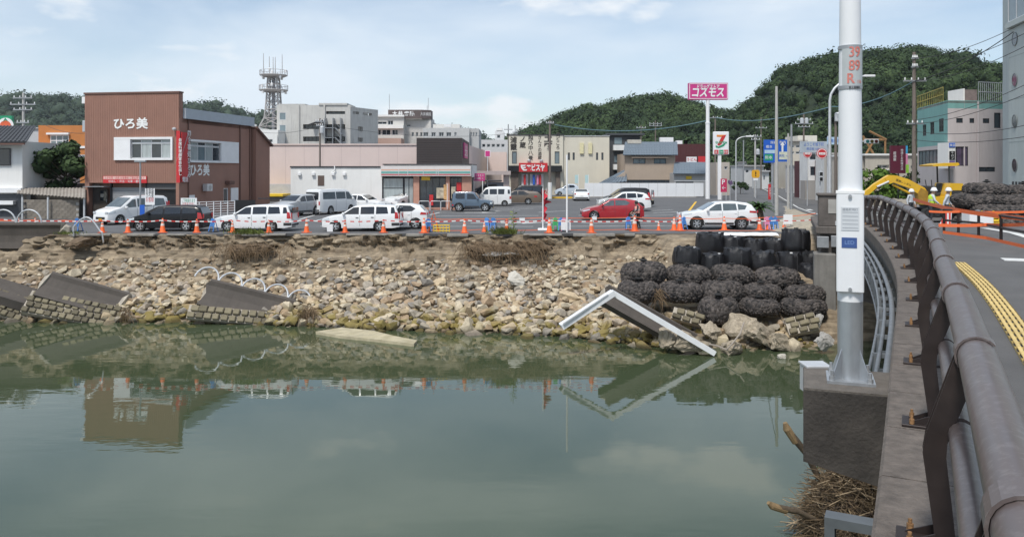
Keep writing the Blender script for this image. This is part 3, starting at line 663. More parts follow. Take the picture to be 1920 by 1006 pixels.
ptext('道路照明灯', 1597, 391.5, .03, greytxt); ptext('LED', 1596, 452, .055, mat('plate_blue_print', (.16, .26, .5), .5, 0, 0))
for py in (367, 538):
    c = Mv @ Vector((0, -.16, Z(py, PY))); MB().tube(c, c + vd * .018, .018, n=10).build('cover_screw', grey_metal, post, world=True)
band_m = mat('number_sheet', (0.46, 0.485, 0.485), 0.5, 0.1, 0.06, 8)
rt = interp(Z(125, PY), [(zb + .9, r0 * .97), (Z(0, PY), r1)])
cyl_patch('number_sheet', 0, 0, 87, 168, rt + .006, .003, band_m, R(62), yaw=R(22))
red_m = mat('red_digits', (0.6, 0.2, 0.165), 0.6, 0, 0.12, 20)
def curved_text(s, zc, size, ang, m, wide=1.0):
    cu = bpy.data.curves.new('t', 'FONT'); cu.body = s; cu.size = size; cu.align_x = 'CENTER'; ob = bpy.data.objects.new('t', cu); me0 = bpy.data.meshes.new_from_object(ob)
    vs = [v.co.copy() for v in me0.vertices]; fs = [tuple(p.vertices) for p in me0.polygons]; bpy.data.objects.remove(ob); bpy.data.curves.remove(cu)
    ym = (min(v.y for v in vs) + max(v.y for v in vs)) / 2; rr_ = rt + .012; a0 = vang + ang
    sgn = 1 if (Vector((-math.sin(a0), math.cos(a0), 0)).dot(vs_) > 0) else -1
    out = []
    for v in vs:
        a = a0 + sgn * v.x * wide / rr_; out.append((PX + rr_ * math.cos(a), PY + rr_ * math.sin(a), zc + v.y - ym))
    bm = bmesh.new(); bv = [bm.verts.new(v) for v in vs]
    for f_ in fs: bm.faces.new([bv[i] for i in f_])
    for q in np.arange(-.15, .15, .012): bmesh.ops.bisect_plane(bm, geom=bm.verts[:] + bm.edges[:] + bm.faces[:], plane_co=(q, 0, 0), plane_no=(1, 0, 0))
    bm.verts.index_update(); out = []
    for v in bm.verts:
        a = a0 + sgn * v.co.x * wide / rr_; out.append((PX + rr_ * math.cos(a), PY + rr_ * math.sin(a), zc + v.co.y - ym))
    fs = [tuple(v.index for v in f_.verts) for f_ in bm.faces]; bm.free()
    mb = MB(); mb.add(out, fs)
    for sh_, rad_ in ((.0035, .0006), (-.0035, .0012)):
        vv_ = [Vector(v) + Vector((-math.sin(a0), math.cos(a0), 0)) * sh_ * size / .15 + Vector((math.cos(a0), math.sin(a0), 0)) * rad_ for v in out]; mb.add(vv_, fs)
    mb.build('number_lettering', m, post, world=True)
sg = 1 if Vector((-math.sin(vang), math.cos(vang), 0)).dot(vs_) > 0 else -1
curved_text('39', Z(100, PY), .15, sg * R(22), red_m, .8); curved_text('89', Z(125, PY), .15, sg * R(22), red_m, .8); curved_text('R', Z(149, PY), .15, sg * R(2), red_m, .85); curved_text('116', Z(155, PY), .05, sg * R(46), red_m, .7)
curved_text('富士見電柱', Z(166, PY), .03, sg * R(22), mat('black_print', (.03, .03, .03), .6, 0, 0), .8)
for py in (90, 165):
    z = Z(py, PY); MB().lathe([(rt + .003, z - .018), (rt + .010, z - .018), (rt + .010, z + .018), (rt + .003, z + .018)], 32, c=(PX, PY, 0)).build('steel_band', grey_metal, post, world=True)

# ------------------------------------------------------------------ bridge end: parapet pillar and abutment
pil = T('parapet_pillar', 'stained dark concrete pillar standing at the far end of the bridge', 'pillar', (14.9, 37.5, .9))
pc_m = mat('pillar_concrete', (0.115, 0.1, 0.09), 0.9, 0, 0.4, 1.6, 0.5, 8, dirtamt=0.7, dirt=(0.04, 0.036, 0.032), streak=1)
Mp = Matrix.Translation((15.05, 37.6, 0)) @ Matrix.Rotation(R(-19), 4, 'Z')
MB().bbox(-.62, .62, -.55, .55, .9, 2.30, .03, Mp).build('shaft', pc_m, pil, world=True)
MB().bbox(-.70, .70, -.62, .62, 2.30, 2.42, .03, Mp).build('cap', pc_m, pil, world=True)
MB().box(-.2, .2, -.575, -.55, 1.5, 2.15, Mp).build('worn_panel', concrete, pil, world=True)
for x0, x1, z0, z1, m in ((.1, .32, .95, 1.15, pale_metal), (.42, .56, .95, 1.15, grey_metal)):
    MB().bbox(x0, x1, -.62, -.55, z0, z1, .008, Mp).build('fitting_box', m, pil, world=True)
abut = T('bridge_abutment', 'tall dark concrete abutment carrying the bridge end above the water', 'abutment', (15.4, 38, -4))
Ma = Matrix.Translation((15.05, 37.6, 0)) @ Matrix.Rotation(R(-19), 4, 'Z')
MB().bbox(-.55, 15, -.5, 8, -5, .55, .04, Ma).build('abutment_wall', pc_m, abut, world=True)
MB().bbox(-.75, 15.2, -.75, 7.8, .55, .9, .04, Ma).build('bearing_shelf', pc_m, abut, world=True)
MB().bbox(-.85, .1, -1.5, -.2, -5.0, -.3, .04, Ma).build('wing_wall', mat('wall_grey', (0.19, 0.18, 0.165), .9, 0, .25, 1.2, .3, 8, dirtamt=.6, dirt=(.07, .065, .05), streak=1), abut, world=True)
for x0, x1, z0, z1 in ((-.70, -.2, -.05, .45), (-.1, .35, .0, .5)):
    MB().bbox(x0, x1, -1.15, -.76, z0, z1, .01, Ma).build('cable_box', grey_metal, abut, world=True)
# ------------------------------------------------------------------ town
UX, NY, UP = Vector((1, 0, 0)), Vector((0, -1, 0)), Vector((0, 0, 1))
def bx(parent, name, m, px0, px1, py0, py1, Y, d=3.0, front=0.0):
    """box whose front face fills the given pixels at distance Y (front moves it towards the river)"""
    return MB().box(X(px0, Y), X(px1, Y), Y - front, Y + d, Z(py1, Y), Z(py0, Y)).build(name, m, parent, world=True)

# --- brown two-storey restaurant
br_m = mat('brown_siding', (0.31, 0.165, 0.122), 0.75, 0, 0.10, 1.0, dirtamt=0.2, dirt=(0.2, 0.105, 0.08), streak=1)
brl_m = mat('brown_trim', (0.16, 0.085, 0.065), 0.7, 0, 0.1)
bld = T('brown_restaurant', 'brown ribbed two-storey building with white brush lettering on its high front wall', 'building', (-33.0, 61.8, 0), R(-9)); bld.scale = (1.045,) * 3
W_, D_ = 7.55, 11.0; HF = 8.95; HS = 6.85
SH = 7.12
O0 = Vector((0, 0, 0)); ZZ = lambda py: Z(py, 58.4)
U1, N1 = Vector((1, 0, 0)), Vector((0, -1, 0)); U2, N2 = Vector((0, 1, 0)), Vector((1, 0, 0))
win_f = (2.55, 7.0, ZZ(302), ZZ(262)); gar = (.35, 7.3, 0, 2.42)
mb = MB(); ring_wall(mb, O0, U1, N1, W_, 0, HF, [(3.75, 6.95, ZZ(301), ZZ(265)), gar], .5)
ring_wall(mb, (W_, 0, 0), U2, N2, D_, 0, SH, [(1.5, 5.7, ZZ(305), ZZ(268)), (6.3, 7.0, .7, 1.9)], .12)
mb.box(0, W_, .4, D_, SH - .3, SH); mb.box(0, .1, 0.05, D_, 0, SH); mb.box(0, W_, D_ - .1, D_, 0, SH)
mb.box(0, W_, .06, .5, SH, HF - .01); mb.build('wall', br_m, bld)
for i in range(52):                                       # vertical ribs of the metal siding
    u = .1 + i * .1445
    if u > W_ - .05: break
    zb_ = 2.46
    segs = [(zb_, HF)] if not (2.3 < u < 7.1) else [(zb_, ZZ(303.5)), (ZZ(261), HF)]
    for a, b in segs: MB().box(u, u + .03, -.02, -.002, a, b).build('siding_rib', br_m, bld)
MB().box(-.06, W_ + .06, -.07, .5, HF, HF + .12).build('coping', brl_m, bld)
win_g = [glass, glass_pale, glass, glass_pale]
box_m = white_paint
MB().box(2.45, 7.1, -.14, -.003, ZZ(304), ZZ(301)).build('window_sill', box_m, bld)
MB().box(2.45, 7.1, -.14, -.003, ZZ(265), ZZ(261)).build('window_hood', box_m, bld)
MB().box(2.45, 3.75, -.13, -.003, ZZ(301), ZZ(265)).build('shutter_box', box_m, bld)
MB().box(6.95, 7.1, -.14, -.003, ZZ(301), ZZ(265)).build('window_jamb', box_m, bld)
window(bld, O0, U1, N1, (3.75, 6.95, ZZ(301), ZZ(272)), 4, 1, pale_metal, fw=.07, gms=win_g)
window(bld, O0, U1, N1, (3.75, 6.95, ZZ(272), ZZ(265)), 4, 1, pale_metal, fw=.07, gms=[glass, glass_pale])
# side window
Os = (W_, 0, 0)
mb = MB(); mb.box(W_ + .003, W_ + .16, 1.3, 8.5, ZZ(308), ZZ(305)); mb.build('window_sill', box_m, bld)
MB().box(W_ + .003, W_ + .16, 1.3, 8.5, ZZ(268), ZZ(264)).build('window_hood', box_m, bld)
MB().box(W_ + .003, W_ + .15, 5.7, 8.5, ZZ(305), ZZ(268)).build('shutter_box', box_m, bld)
window(bld, Os, U2, N2, (1.5, 5.7, ZZ(305), ZZ(276)), 4, 1, pale_metal, fw=.07, gms=[glass_pale, glass_teal, glass_pale, glass])
window(bld, Os, U2, N2, (1.5, 5.7, ZZ(276), ZZ(268)), 4, 1, pale_metal, fw=.07, gms=[glass_pale, glass])
window(bld, Os, U2, N2, (6.3, 7.0, .7, 1.9), 1, 1, white_paint)
fas_m = mat('grey_fascia', (0.42, 0.46, 0.50), 0.6, 0, 0.08, 2, dirtamt=.2, dirt=(.3, .33, .36))
MB().box(-.25, W_ + .22, .52, D_ + .1, SH, SH + .75).build('roof_fascia', fas_m, bld)
# annex at the rear with its own pitched roof
mb = MB(); mb.prism([(0, 0), (2.6, 0), (2.6, 5.6), (0, 6.9)], (W_ + .35, D_ + .1, 0), U2, UP, (-5, 0, 0)); mb.build('annex_wall', br_m, bld)
mb = MB(); mb.prism([(-.1, 6.93), (2.9, 5.45), (2.9, 5.62), (-.1, 7.1)], (W_ + .55, D_ + .1, 0), U2, UP, (-5.4, 0, 0)); mb.build('annex_roof', brl_m, bld)
# ground floor: dark recess, shutter, door, signs
dark_m = mat('dark_recess', (0.03, 0.029, 0.03), 0.8, 0, 0.2)
shut_m = mat('roller_shutter', (0.34, 0.35, 0.36), 0.5, 0.3, 0.1)
for i in range(16): MB().bbox(2.0, 4.75, .33, .37, i * .13, i * .13 + .122, .012).build('shutter_slat', shut_m, bld)
MB().box(1.9, 2.0, .2, .4, 0, 2.4).build('door_post', dark_metal, bld); MB().box(4.75, 4.85, .2, .4, 0, 2.4).build('door_post', dark_metal, bld)
dr = MB().box(.95, 1.6, .34, .38, 0, 2.0).build('door', mat('brown_door', (.10, .08, .065), .5, 0, .2), bld)
MB().box(1.02, 1.53, .325, .338, 1.1, 1.85).build('door_light', glass, dr); MB().tube((1.55, .31, 1.0), (1.55, .31, 1.2), .02).build('handle', pale_metal, dr)
MB().box(.38, .93, .36, .45, 0, 2.3).build('door_panel', mat('brown_grey_panel', (.11, .095, .085), .6, 0, .2), bld)
MB().box(.2, 1.9, -.5, .3, 2.12, 2.17).build('porch_roof', grey_metal, bld)
MB().box(4.9, 7.25, .35, .42, 0, 1.9).build('dark_shutter', mat('black_shutter', (.02, .02, .021), .45, .2, .15), bld)
MB().box(4.9, 7.25, .2, .3, 1.95, 2.38).build('signboard_blank', mat('grey_board', (.1, .1, .1), .6, 0, .1), bld)
MB().box(5.55, 5.62, .33, .346, 1.2, 1.5).build('notice', white_plain, bld)
MB().box(1.05, 1.3, .31, .33, 1.35, 1.6).build('notice', concrete_pale, bld)
sgn = MB().box(1.55, 5.05, -.10, -.022, ZZ(347), ZZ(334)).build('banner_sign', red_sign, bld, label='red and pink banner sign with white lettering')
MB().box(1.6, 5.0, -.106, -.1, ZZ(340), ZZ(334.5)).build('banner_band', mat('pale_pink', (.75, .5, .45), .6, 0, .1), sgn)
text(sgn, '日本料理・会席 お食事処 ご宴会承ります', ((1.6 + 5) / 2, -.11, ZZ(337.2)), U1, UP, .2, red_sign, width=3.2)
text(sgn, '仕出し・弁当・法事・慶事', (3.3, -.11, ZZ(343.6)), U1, UP, .2, white_plain, width=2.6)
# brush lettering, front and side
wl = mat('white_lettering', (0.82, 0.82, 0.8), 0.6, 0, 0.04)
text(bld, 'ひろ美', (3.75, -.035, ZZ(235)), U1, UP, 0.85, wl, bold=.028, width=2.75)
text(bld, 'ひろ美', (W_ + .02, 2.8, ZZ(322)), U2, UP, 0.95, wl, bold=.03, width=2.7)
# upright red banners at the corner
vs1 = MB().box(W_ - .02, W_ + .26, -.32, -.26, ZZ(346), ZZ(250)).build('upright_sign', red_sign, bld, label='tall red upright sign with white lettering')
text(vs1, '会席料理御宴会仕出し', (W_ + .12, -.335, ZZ(298)), U1, UP, .27, white_plain, vertical=True, bold=.01)
vs2 = MB().box(W_ + .10, W_ + .16, .12, .95, ZZ(345), ZZ(252)).build('upright_sign', red_sign, bld)
text(vs2, '御食事処ひろみ', (W_ + .175, .53, ZZ(292)), U2, UP, .5, white_plain, vertical=True, bold=.015)
text(vs2, '電話', (W_ + .175, .53, ZZ(340)), U2, UP, .4, white_plain, bold=.015)
for y_ in (1.15, 8.9, 10.6): MB().tube((W_ + .06, y_, 0), (W_ + .06, y_, SH), .045).build('downpipe', brl_m, bld)
ac = MB().bbox(W_ + .1, W_ + .5, 3.0, 3.75, 1.75, 2.3, .02).build('air_conditioner', pale_metal, bld)
MB().lathe([(.2, 0), (.2, .012)], 16, M=Matrix.Rotation(R(90), 3, 'Y'), c=(W_ + .5, 3.38, 2.02)).build('fan_grille', grey_metal, ac)
MB().bbox(W_ + .02, W_ + .45, 6.5, 7.3, 2.2, 2.5, .05).build('vent_hood', brl_m, bld)
MB().box(W_ + .01, W_ + .05, 7.4, 8.6, .8, 1.9).build('white_panel', white_paint, bld)
MB().box(W_ + .005, W_ + .05, 1.2, 2.0, .3, 1.5).build('white_panel', white_paint, bld)
for (u, z) in ((7.3, ZZ(250)),): MB().lathe([(.02, 0), (.14, .1), (.14, .2), (.03, .26)], 10, c=(u, -.22, z)).build('flood_lamp', pale_metal, bld)
MB().bbox(-.5, -.02, .3, .7, ZZ(196), ZZ(183), .03).build('eave_box', white_paint, bld); MB().bbox(-.45, -.02, .3, .7, ZZ(250), ZZ(228), .03).build('eave_box', fas_m, bld)

# --- white plaster house with a dark tiled roof, far left
tile_m = mat('dark_tile', (0.055, 0.057, 0.062), 0.55, 0, 0.25, 5, objvar=.2)
bluetile_m = mat('blue_grey_tile', (0.15, 0.185, 0.22), 0.5, 0, 0.2, 5, objvar=.1)
def tiled_roof(parent, a, b, c, d, m, nu=20, nv=9, th=.05, name='roof_tile'):
    """courses of curved tiles laid on the slope a-b (eave) to d-c (ridge); one course row = one strip of tiles"""
    a, b, c, d = map(Vector, (a, b, c, d)); nrm = (b - a).cross(d - a).normalized()
    if nrm.z < 0: nrm = -nrm
    base = MB().add([a, b, c, d, a - nrm * .1, b - nrm * .1, c - nrm * .1, d - nrm * .1], [(0, 1, 2, 3), (4, 5, 6, 7), (0, 1, 5, 4), (1, 2, 6, 5), (2, 3, 7, 6), (3, 0, 4, 7)]).build('roof_slope', m, parent)
    for i in range(nu):
        u0, u1 = i / nu, (i + .72) / nu; mb = MB()
        p = [a.lerp(b, (u0 + u1) / 2), d.lerp(c, (u0 + u1) / 2)]; w = (b - a).length / nu * .3
        for j in range(nv):
            q0, q1 = p[0].lerp(p[1], j / nv), p[0].lerp(p[1], (j + 1.02) / nv)
            mb.path([q0 + nrm * (.03), q1 + nrm * (.012)], [w * .62, w * .52], 6)
        mb.build(name, m, base)
    return base
h = T('white_house', 'white plastered house with a dark tiled roof beside the brown building', 'house', (X(-40, 60), 60, 0))
Y = 60
MB().box(X(-260, Y), X(42, Y), Y, Y + 8, 0, Z(265, Y)).build('wall', white_wall, h, world=True)
MB().box(X(-262, Y), X(44, Y), Y - .35, Y + .02, Z(361, Y), Z(352, Y)).build('eave_band', white_paint, h, world=True)
mb = MB(); 
o_ = FR[h.name].inverted()
tiled_roof(h, o_ @ Vector((X(-280, Y), Y - 1.0, Z(266, Y))), o_ @ Vector((X(64, Y), Y - 1.0, Z(266, Y))), o_ @ Vector((X(8, Y), Y + 4, Z(236, Y + 4))), o_ @ Vector((X(-280, Y), Y + 4, Z(236, Y + 4))), tile_m, 44, 8)
MB().box(X(-270, Y), X(60, Y), Y - .95, Y - .85, Z(272, Y), Z(266, Y)).build('gutter', brl_m, h, world=True)
window(h, o_ @ Vector((X(-40, Y), Y, 0)), UX, NY, (0, X(21, Y) - X(-40, Y), Z(310, Y), Z(278, Y)), 2, 1, dark_metal, glass, depth=.0, proud=.06)
MB().box(X(-260, Y), X(40, Y), Y - .06, Y - .01, .0, Z(363, Y)).build('shop_front', mat('dark_shop_front', (.05, .055, .065), .4, 0, .3), h, world=True)
MB().box(X(-60, Y), X(32, Y), Y - .5, Y - .1, Z(383, Y), Z(376, Y)).build('awning_board', white_paint, h, world=True)
bh = T('tiled_outhouse', 'low dark tiled roof house between the white house and the pine', 'house', (X(70, 66), 66, 0)); ob_ = FR[bh.name].inverted()
MB().box(X(30, 66), X(130, 66), 66, 71, 0, Z(345, 66)).build('wall', mat('dark_timber', (.06, .055, .05), .8, 0, .2), bh, world=True)
tiled_roof(bh, ob_ @ at(36, 346, 65), ob_ @ at(120, 350, 65), ob_ @ at(76, 322, 69), ob_ @ at(44, 318, 69), tile_m, 12, 6)
dish = T('satellite_dish', 'small white satellite dish on the dark tiled roof', 'satellite dish', at(68, 338, 64.8)); 
MB().lathe([(.02, 0), (.2, .03), (.36, .1), (.38, .1), (.2, .01), (.02, -.03)], 20, M=Matrix.Rotation(R(70), 3, 'X')).build('dish', white_paint, dish, smooth=True)
MB().tube((0, 0, 0), (0, .25, -.75), .03).build('mount', grey_metal, dish)
# shed with a corrugated roof and a block wall
sh = T('lean_to_shed', 'lean-to shed with weathered corrugated roof against the brown building', 'shed', (X(100, 58.5), 58.5, 0))
cor_m = mat('corrugated', (0.30, 0.27, 0.235), 0.8, 0.1, 0.25, 2, dirtamt=.5, dirt=(.17, .14, .11))
a, b, c, d = at(34, 358, 57), at(159, 364, 57.5), at(159, 352, 61), at(60, 351, 61); a = at(52, 372, 56.5); b = at(159, 371, 57.2); a = at(88, 373, 56.2)
a, b, c, d = at(32, 362, 58.5), at(160, 371, 56.8), at(160, 352, 60.5), at(32, 352, 60.5)
n = 40; mb = MB(); vs = []
for i in range(n + 1):
    t = i / n; dz = .03 * (1 if i % 2 else -1); p, q = a.lerp(b, t), d.lerp(c, t); vs += [p + UP * dz, q + UP * dz]
mb.add(vs, [(2 * i, 2 * i + 2, 2 * i + 3, 2 * i + 1) for i in range(n)]); mb.add([v + Vector((0, 0, -.04)) for v in vs], [(2 * i, 2 * i + 1, 2 * i + 3, 2 * i + 2) for i in range(n)]); mb.build('corrugated_roof', cor_m, sh, world=True)
for px in (42, 90, 158):
    p = at(px, 372, 57.3); MB().box(p.x - .05, p.x + .05, p.y - .05, p.y + .05, 0, p.z + .1).build('post', pale_metal, sh, world=True)
MB().box(X(46, 61), X(160, 61), 61, 61.2, 0, Z(356, 61)).build('back_wall', mat('shed_dark', (.05, .045, .04), .8, 0, .3), sh, world=True)
bw = T('block_wall', 'grey concrete block wall under the lean-to shed roof', 'wall', (X(98, 57.6), 57.6, 0))
blk_m = mat('wall_block', (0.20, 0.175, 0.145), 0.9, 0, 0.3, 3, 0.4, 30, objvar=.15)
x0, x1 = X(50, 57.6), X(148, 57.6)
bm_ = MB().bbox(-.195, .195, -.06, .06, -.095, .095, .008).mesh('block', blk_m)
for r_ in range(7):
    xx = x0 + (.2 if r_ % 2 else 0)
    while xx < x1: inst('block', bm_, bw, (xx - X(98, 57.6), 0, .1 + r_ * .197)); xx += .397
MB().box(x0, x1, 57.6 - .045, 57.6 + .045, 0, 1.36).build('mortar', concrete, bw, world=True)

# --- orange building, grey shed and round-logo sign behind on the left
ob = T('orange_building', 'orange two-storey building with white window frames behind the pine', 'building', (X(115, 92), 92, 0)); Y = 92; oi_ = FR[ob.name].inverted()
or_m = mat('orange_wall', (0.50, 0.19, 0.055), 0.8, 0, 0.08, 1, dirtamt=.2, dirt=(.35, .14, .05))
Oo = oi_ @ Vector((X(72, Y), Y, 0)); wu = lambda px: X(px, Y) - X(72, Y)
mb = MB(); ring_wall(mb, Oo, UX, NY, wu(175), 0, Z(235, Y), [(wu(94), wu(129), Z(274, Y), Z(253, Y)), (wu(123), wu(138), Z(306, Y), Z(290, Y)), (wu(145), wu(160), Z(306, Y), Z(290, Y))], .2)
mb.box(Oo.x, Oo.x + wu(175), Oo.y + .3, Oo.y + 9, 0, Z(235, Y) - .02); mb.build('wall', or_m, ob)
MB().box(Oo.x - wu(92) * 0, Oo.x + wu(175), Oo.y - .12, Oo.y - .002, Z(278, Y), Z(273.8, Y)).build('band', white_paint, ob)
MB().box(Oo.x + wu(89), Oo.x + wu(131), Oo.y - .3, Oo.y - .002, Z(252.5, Y), Z(249, Y)).build('window_hood', white_paint, ob)
window(ob, Oo, UX, NY, (wu(94), wu(129), Z(274, Y), Z(253, Y)), 3, 2, white_paint, glass_teal, fw=.1); window(ob, Oo, UX, NY, (wu(123), wu(138), Z(306, Y), Z(290, Y)), 2, 1, white_paint, glass_teal, fw=.08); window(ob, Oo, UX, NY, (wu(145), wu(160), Z(306, Y), Z(290, Y)), 2, 1, white_paint, glass_teal, fw=.08)
MB().box(Oo.x + wu(48), Oo.x + wu(100), Oo.y - 3, Oo.y - .01, 0, Z(279, Y)).build('low_wing', or_m, ob)
gw = T('grey_warehouse', 'pale grey warehouse wall behind the white house', 'building', (X(20, 96), 96, 0)); bx(gw, 'wall', mat('warehouse_grey', (.5, .52, .54), .6, 0, .06), -220, 72, 241, 330, 96, 12); bx(gw, 'roof_edge', pale_metal, -222, 73, 239, 241, 96, 12, .2)
ls = T('logo_sign', 'green and white square sign with an orange-red fruit disc', 'sign', at(5, 262, 94)); Y = 94
bx(ls, 'board', green_sign, -30, 22, 217, 244, Y, .4); bx(ls, 'lower_board', white_paint, -30, 22, 240, 244, Y, .4, .02); bx(ls, 'post', pale_metal, 0, 5, 244, 300, Y, .3)
MB().lathe([(.95, 0), (.95, .03)], 28, M=Matrix.Rotation(R(90), 3, 'X'), c=at(11, 236, Y) + Vector((0, -.04, 0))).build('white_disc', white_paint, ls, world=True)
MB().lathe([(.68, 0), (.68, .03)], 28, M=Matrix.Rotation(R(90), 3, 'X'), c=at(11, 237, Y) + Vector((0, -.08, 0))).build('fruit_disc', mat('fruit_red', (.7, .13, .05), .5, 0, .1), ls, world=True)
MB().prism([(-.3, .5), (0, 1.0), (.35, .55), (0, .75)], at(11, 237, Y) + Vector((0, -.13, 0)), UX, UP, (0, .03, 0)).build('leaf_mark', green_sign, ls, world=True)

# --- pink drugstore hall with its dark entrance tower
ds = T('drugstore_hall', 'long pale pink shop hall with a dark brown entrance tower behind the convenience store', 'building', (X(680, 92), 92, 0)); Y = 92
pk_m = mat('pale_pink_wall', (0.66, 0.54, 0.50), 0.75, 0, 0.05, .5, dirtamt=.12, dirt=(.5, .42, .39), streak=1)
MB().box(X(470, Y), X(781, Y), Y, Y + 34, 0, Z(272, Y)).build('hall_wall', pk_m, ds, world=True)
for px in range(500, 780, 35): bx(ds, 'panel_joint', mat('joint_pink', (.52, .43, .41), .8, 0, 0), px, px + .6, 273, 345, Y, .02, .012)
bx(ds, 'coping', pk_m, 469, 781, 269.5, 272, Y, 34, .12); bx(ds, 'lower_wall', mat('grey_base', (.42, .43, .46), .8, 0, .1), 472, 700, 345, 385, Y, .2, .06)
bx(ds, 'yellow_rail', yellow_plastic, 494, 545, 362.5, 366.5, Y, .2, 3.2); bx(ds, 'trolley_bay', mat('bay_dark', (.06, .05, .045), .7, 0, .3), 496, 545, 367, 385, Y, .2, 3.0)
dk_m = mat('dark_brown_panel', (0.052, 0.04, 0.038), 0.6, 0, 0.12, 1)
tw0, tw1 = X(781, 82), X(866, 82)
mb = MB(); mb.box(tw0, tw1, 82, 96, Z(312, 82), Z(258.5, 82)); mb.build('entrance_tower', dk_m, ds, world=True)
for i in range(1, 12): z = lerp(Z(312, 82), Z(258.5, 82), i / 12); MB().box(tw0, tw1 + .008, 81.985, 96, z - .012, z + .012).build('panel_groove', black_plain, ds, world=True)
sq = MB().box(tw1 + .01, tw1 + .14, 84.2, 90.5, Z(296, 85), Z(268, 85)).build('magenta_sign', magenta_sign, ds, world=True)
text(sq, 'コスモス', (tw1 + .15, 87.3, Z(287, 86)), (0, 1, 0), UP, .9, white_plain, world=True, width=5.2, bold=.03); text(sq, 'ドラッグストア', (tw1 + .15, 87.3, Z(276, 86)), (0, 1, 0), UP, .5, white_plain, world=True, width=4.6, bold=.02)
mb = MB(); mb.prism([(tw1 - .1, 96), (X(915, 128), 128), (X(915, 128) - 12, 128), (tw1 - 12, 96)], (0, 0, 0), UX, (0, 1, 0), (0, 0, Z(272, 96) )); mb.build('hall_wing', pk_m, ds, world=True)
mb = MB(); mb.box(tw1, tw1 + 5, 86, 100, 3.0, 3.4); mb.build('canopy', mat('canopy_pink', (.45, .38, .36), .7, 0, .1), ds, world=True)
for yy in (87, 93, 99): MB().box(tw1 + 4.2, tw1 + 4.8, yy - .3, yy + .3, 0, 3.0).build('canopy_column', pk_m, ds, world=True)
wh = T('pink_shop', 'pale pink low shop with shutters beyond the drugstore canopy', 'building', (X(925, 125), 125, 0)); bx(wh, 'wall', pk_m, 890, 950, 285, 375, 125, 10); bx(wh, 'shutter', mat('dull_shutter', (.36, .31, .29), .7, 0, .1), 905, 940, 325, 368, 125, .1, .03)

# --- convenience store
cs = T('convenience_store', 'white single-storey convenience store with orange, green and red striped fascia', 'shop', (X(715, 72), 72, 0)); Y = 72
ZS = lambda py: Z(py, Y)
MB().box(X(545, Y), X(716, Y), Y, Y + 11, 0, ZS(314)).build('side_wall', white_wall, cs, world=True)
MB().box(X(545, Y) - .05, X(716, Y), Y - .08, Y + 11, ZS(314), ZS(311.5)).build('roof_edge', dark_metal, cs, world=True)
mb = MB(); mb.box(X(716, Y), X(884, Y), Y + 1.2, Y + 11, 2.85, ZS(309)); mb.build('roof_block', white_wall, cs, world=True)
MB().box(X(714, Y), X(884, Y), Y + 1.0, Y + 11, ZS(309), ZS(307)).build('roof_edge', dark_metal, cs, world=True)
f = MB().box(X(715, Y), X(883, Y), Y - .35, Y + 1.3, ZS(330), ZS(311)).build('fascia', mat('fascia_pale', (.66, .62, .6), .5, 0, .05), cs, world=True)
for py0, py1, m in ((317.5, 319.6, mat('stripe_orange', (.66, .38, .27), .5, 0, .03)), (320.6, 325.5, mat('stripe_white', (.78, .8, .8), .5, 0, .03)), (321.2, 325.0, mat('stripe_green', (.13, .36, .32), .5, 0, .03)), (326.2, 328.4, mat('stripe_red', (.5, .12, .13), .5, 0, .03))):
    k_ = .012 if m.name != 'stripe_green' else .018
    MB().box(X(716, Y), X(882, Y), Y - .35 - k_, Y - .351, ZS(py1), ZS(py0)).build('stripe', m, f, world=True)
for px in (748, 765, 794, 818, 822): MB().box(X(px, Y), X(px + 1.2, Y), Y - .375, Y - .355, ZS(328), ZS(317)).build('light_strip', pale_metal, f, world=True)
brk_m = mat('pink_brick_pier', (0.48, 0.27, 0.2), 0.85, 0, 0.15, 3)
MB().box(X(716, Y), X(884, Y), Y + 3.5, Y + 3.6, 0, 2.85).build('interior_back', mat('interior', (.2, .2, .19), .8, 0, .6, .8), cs, world=True)
for p0, p1 in ((775, 786), (836, 843), (866, 884)): bx(cs, 'brick_pier', brk_m, p0, p1, 330, 388.5, Y, .5); 
def shopwin(p0, p1, n_, gm=glass, z0=.1, nz=1, z1=2.82):
    o_ = FR[cs.name].inverted() @ Vector((X(p0, Y), Y + .2, 0)); window(cs, o_, UX, NY, (0, X(p1, Y) - X(p0, Y), z0, z1), n_, nz, dark_metal, gm, fw=.06)
shopwin(717, 756, 1, glass_pale, .95, 2); shopwin(717, 756, 3, glass, .1, 1, .94); shopwin(757, 775, 2, glass_pale)
shopwin(786, 836, 4, glass); shopwin(843, 866, 3, glass)
for p0, p1, y0, y1, m in ((790, 806, 331, 338, yellow_plastic), (856, 865, 342, 358, red_sign), (805, 812, 365, 385, red_sign), (818, 832, 352, 372, mat('poster_mix', (.45, .4, .3), .6, 0, .6, 3)), (846, 854, 350, 372, mat('poster_mix', (.45, .4, .3)))):
    MB().box(X(p0, Y), X(p1, Y), Y + .1, Y + .115, ZS(y1), ZS(y0)).build('poster', m, cs, world=True)
MB().box(X(690, Y), X(860, Y), Y - 1.8, Y + .3, 0.004, .13).build('brick_step', mat('red_brick_paving', (.36, .19, .14), .9, 0, .2, 6), cs, world=True)
for px in (559, 585, 622, 643): MB().bbox(X(px, Y), X(px + 6, Y), Y - .22, Y, ZS(329), ZS(323), .03).build('vent_cap', white_paint, cs, world=True)
bx(cs, 'louvre', mat('brown_louvre', (.12, .085, .07), .7, 0, .2), 596, 608, 329, 348, Y, .1, .03)
MB().path([at(627, 311, Y - .1), at(628, 318, Y - .15), at(622, 324, Y - .15)], .05, 6).build('cable_pipe', white_paint, cs, world=True)
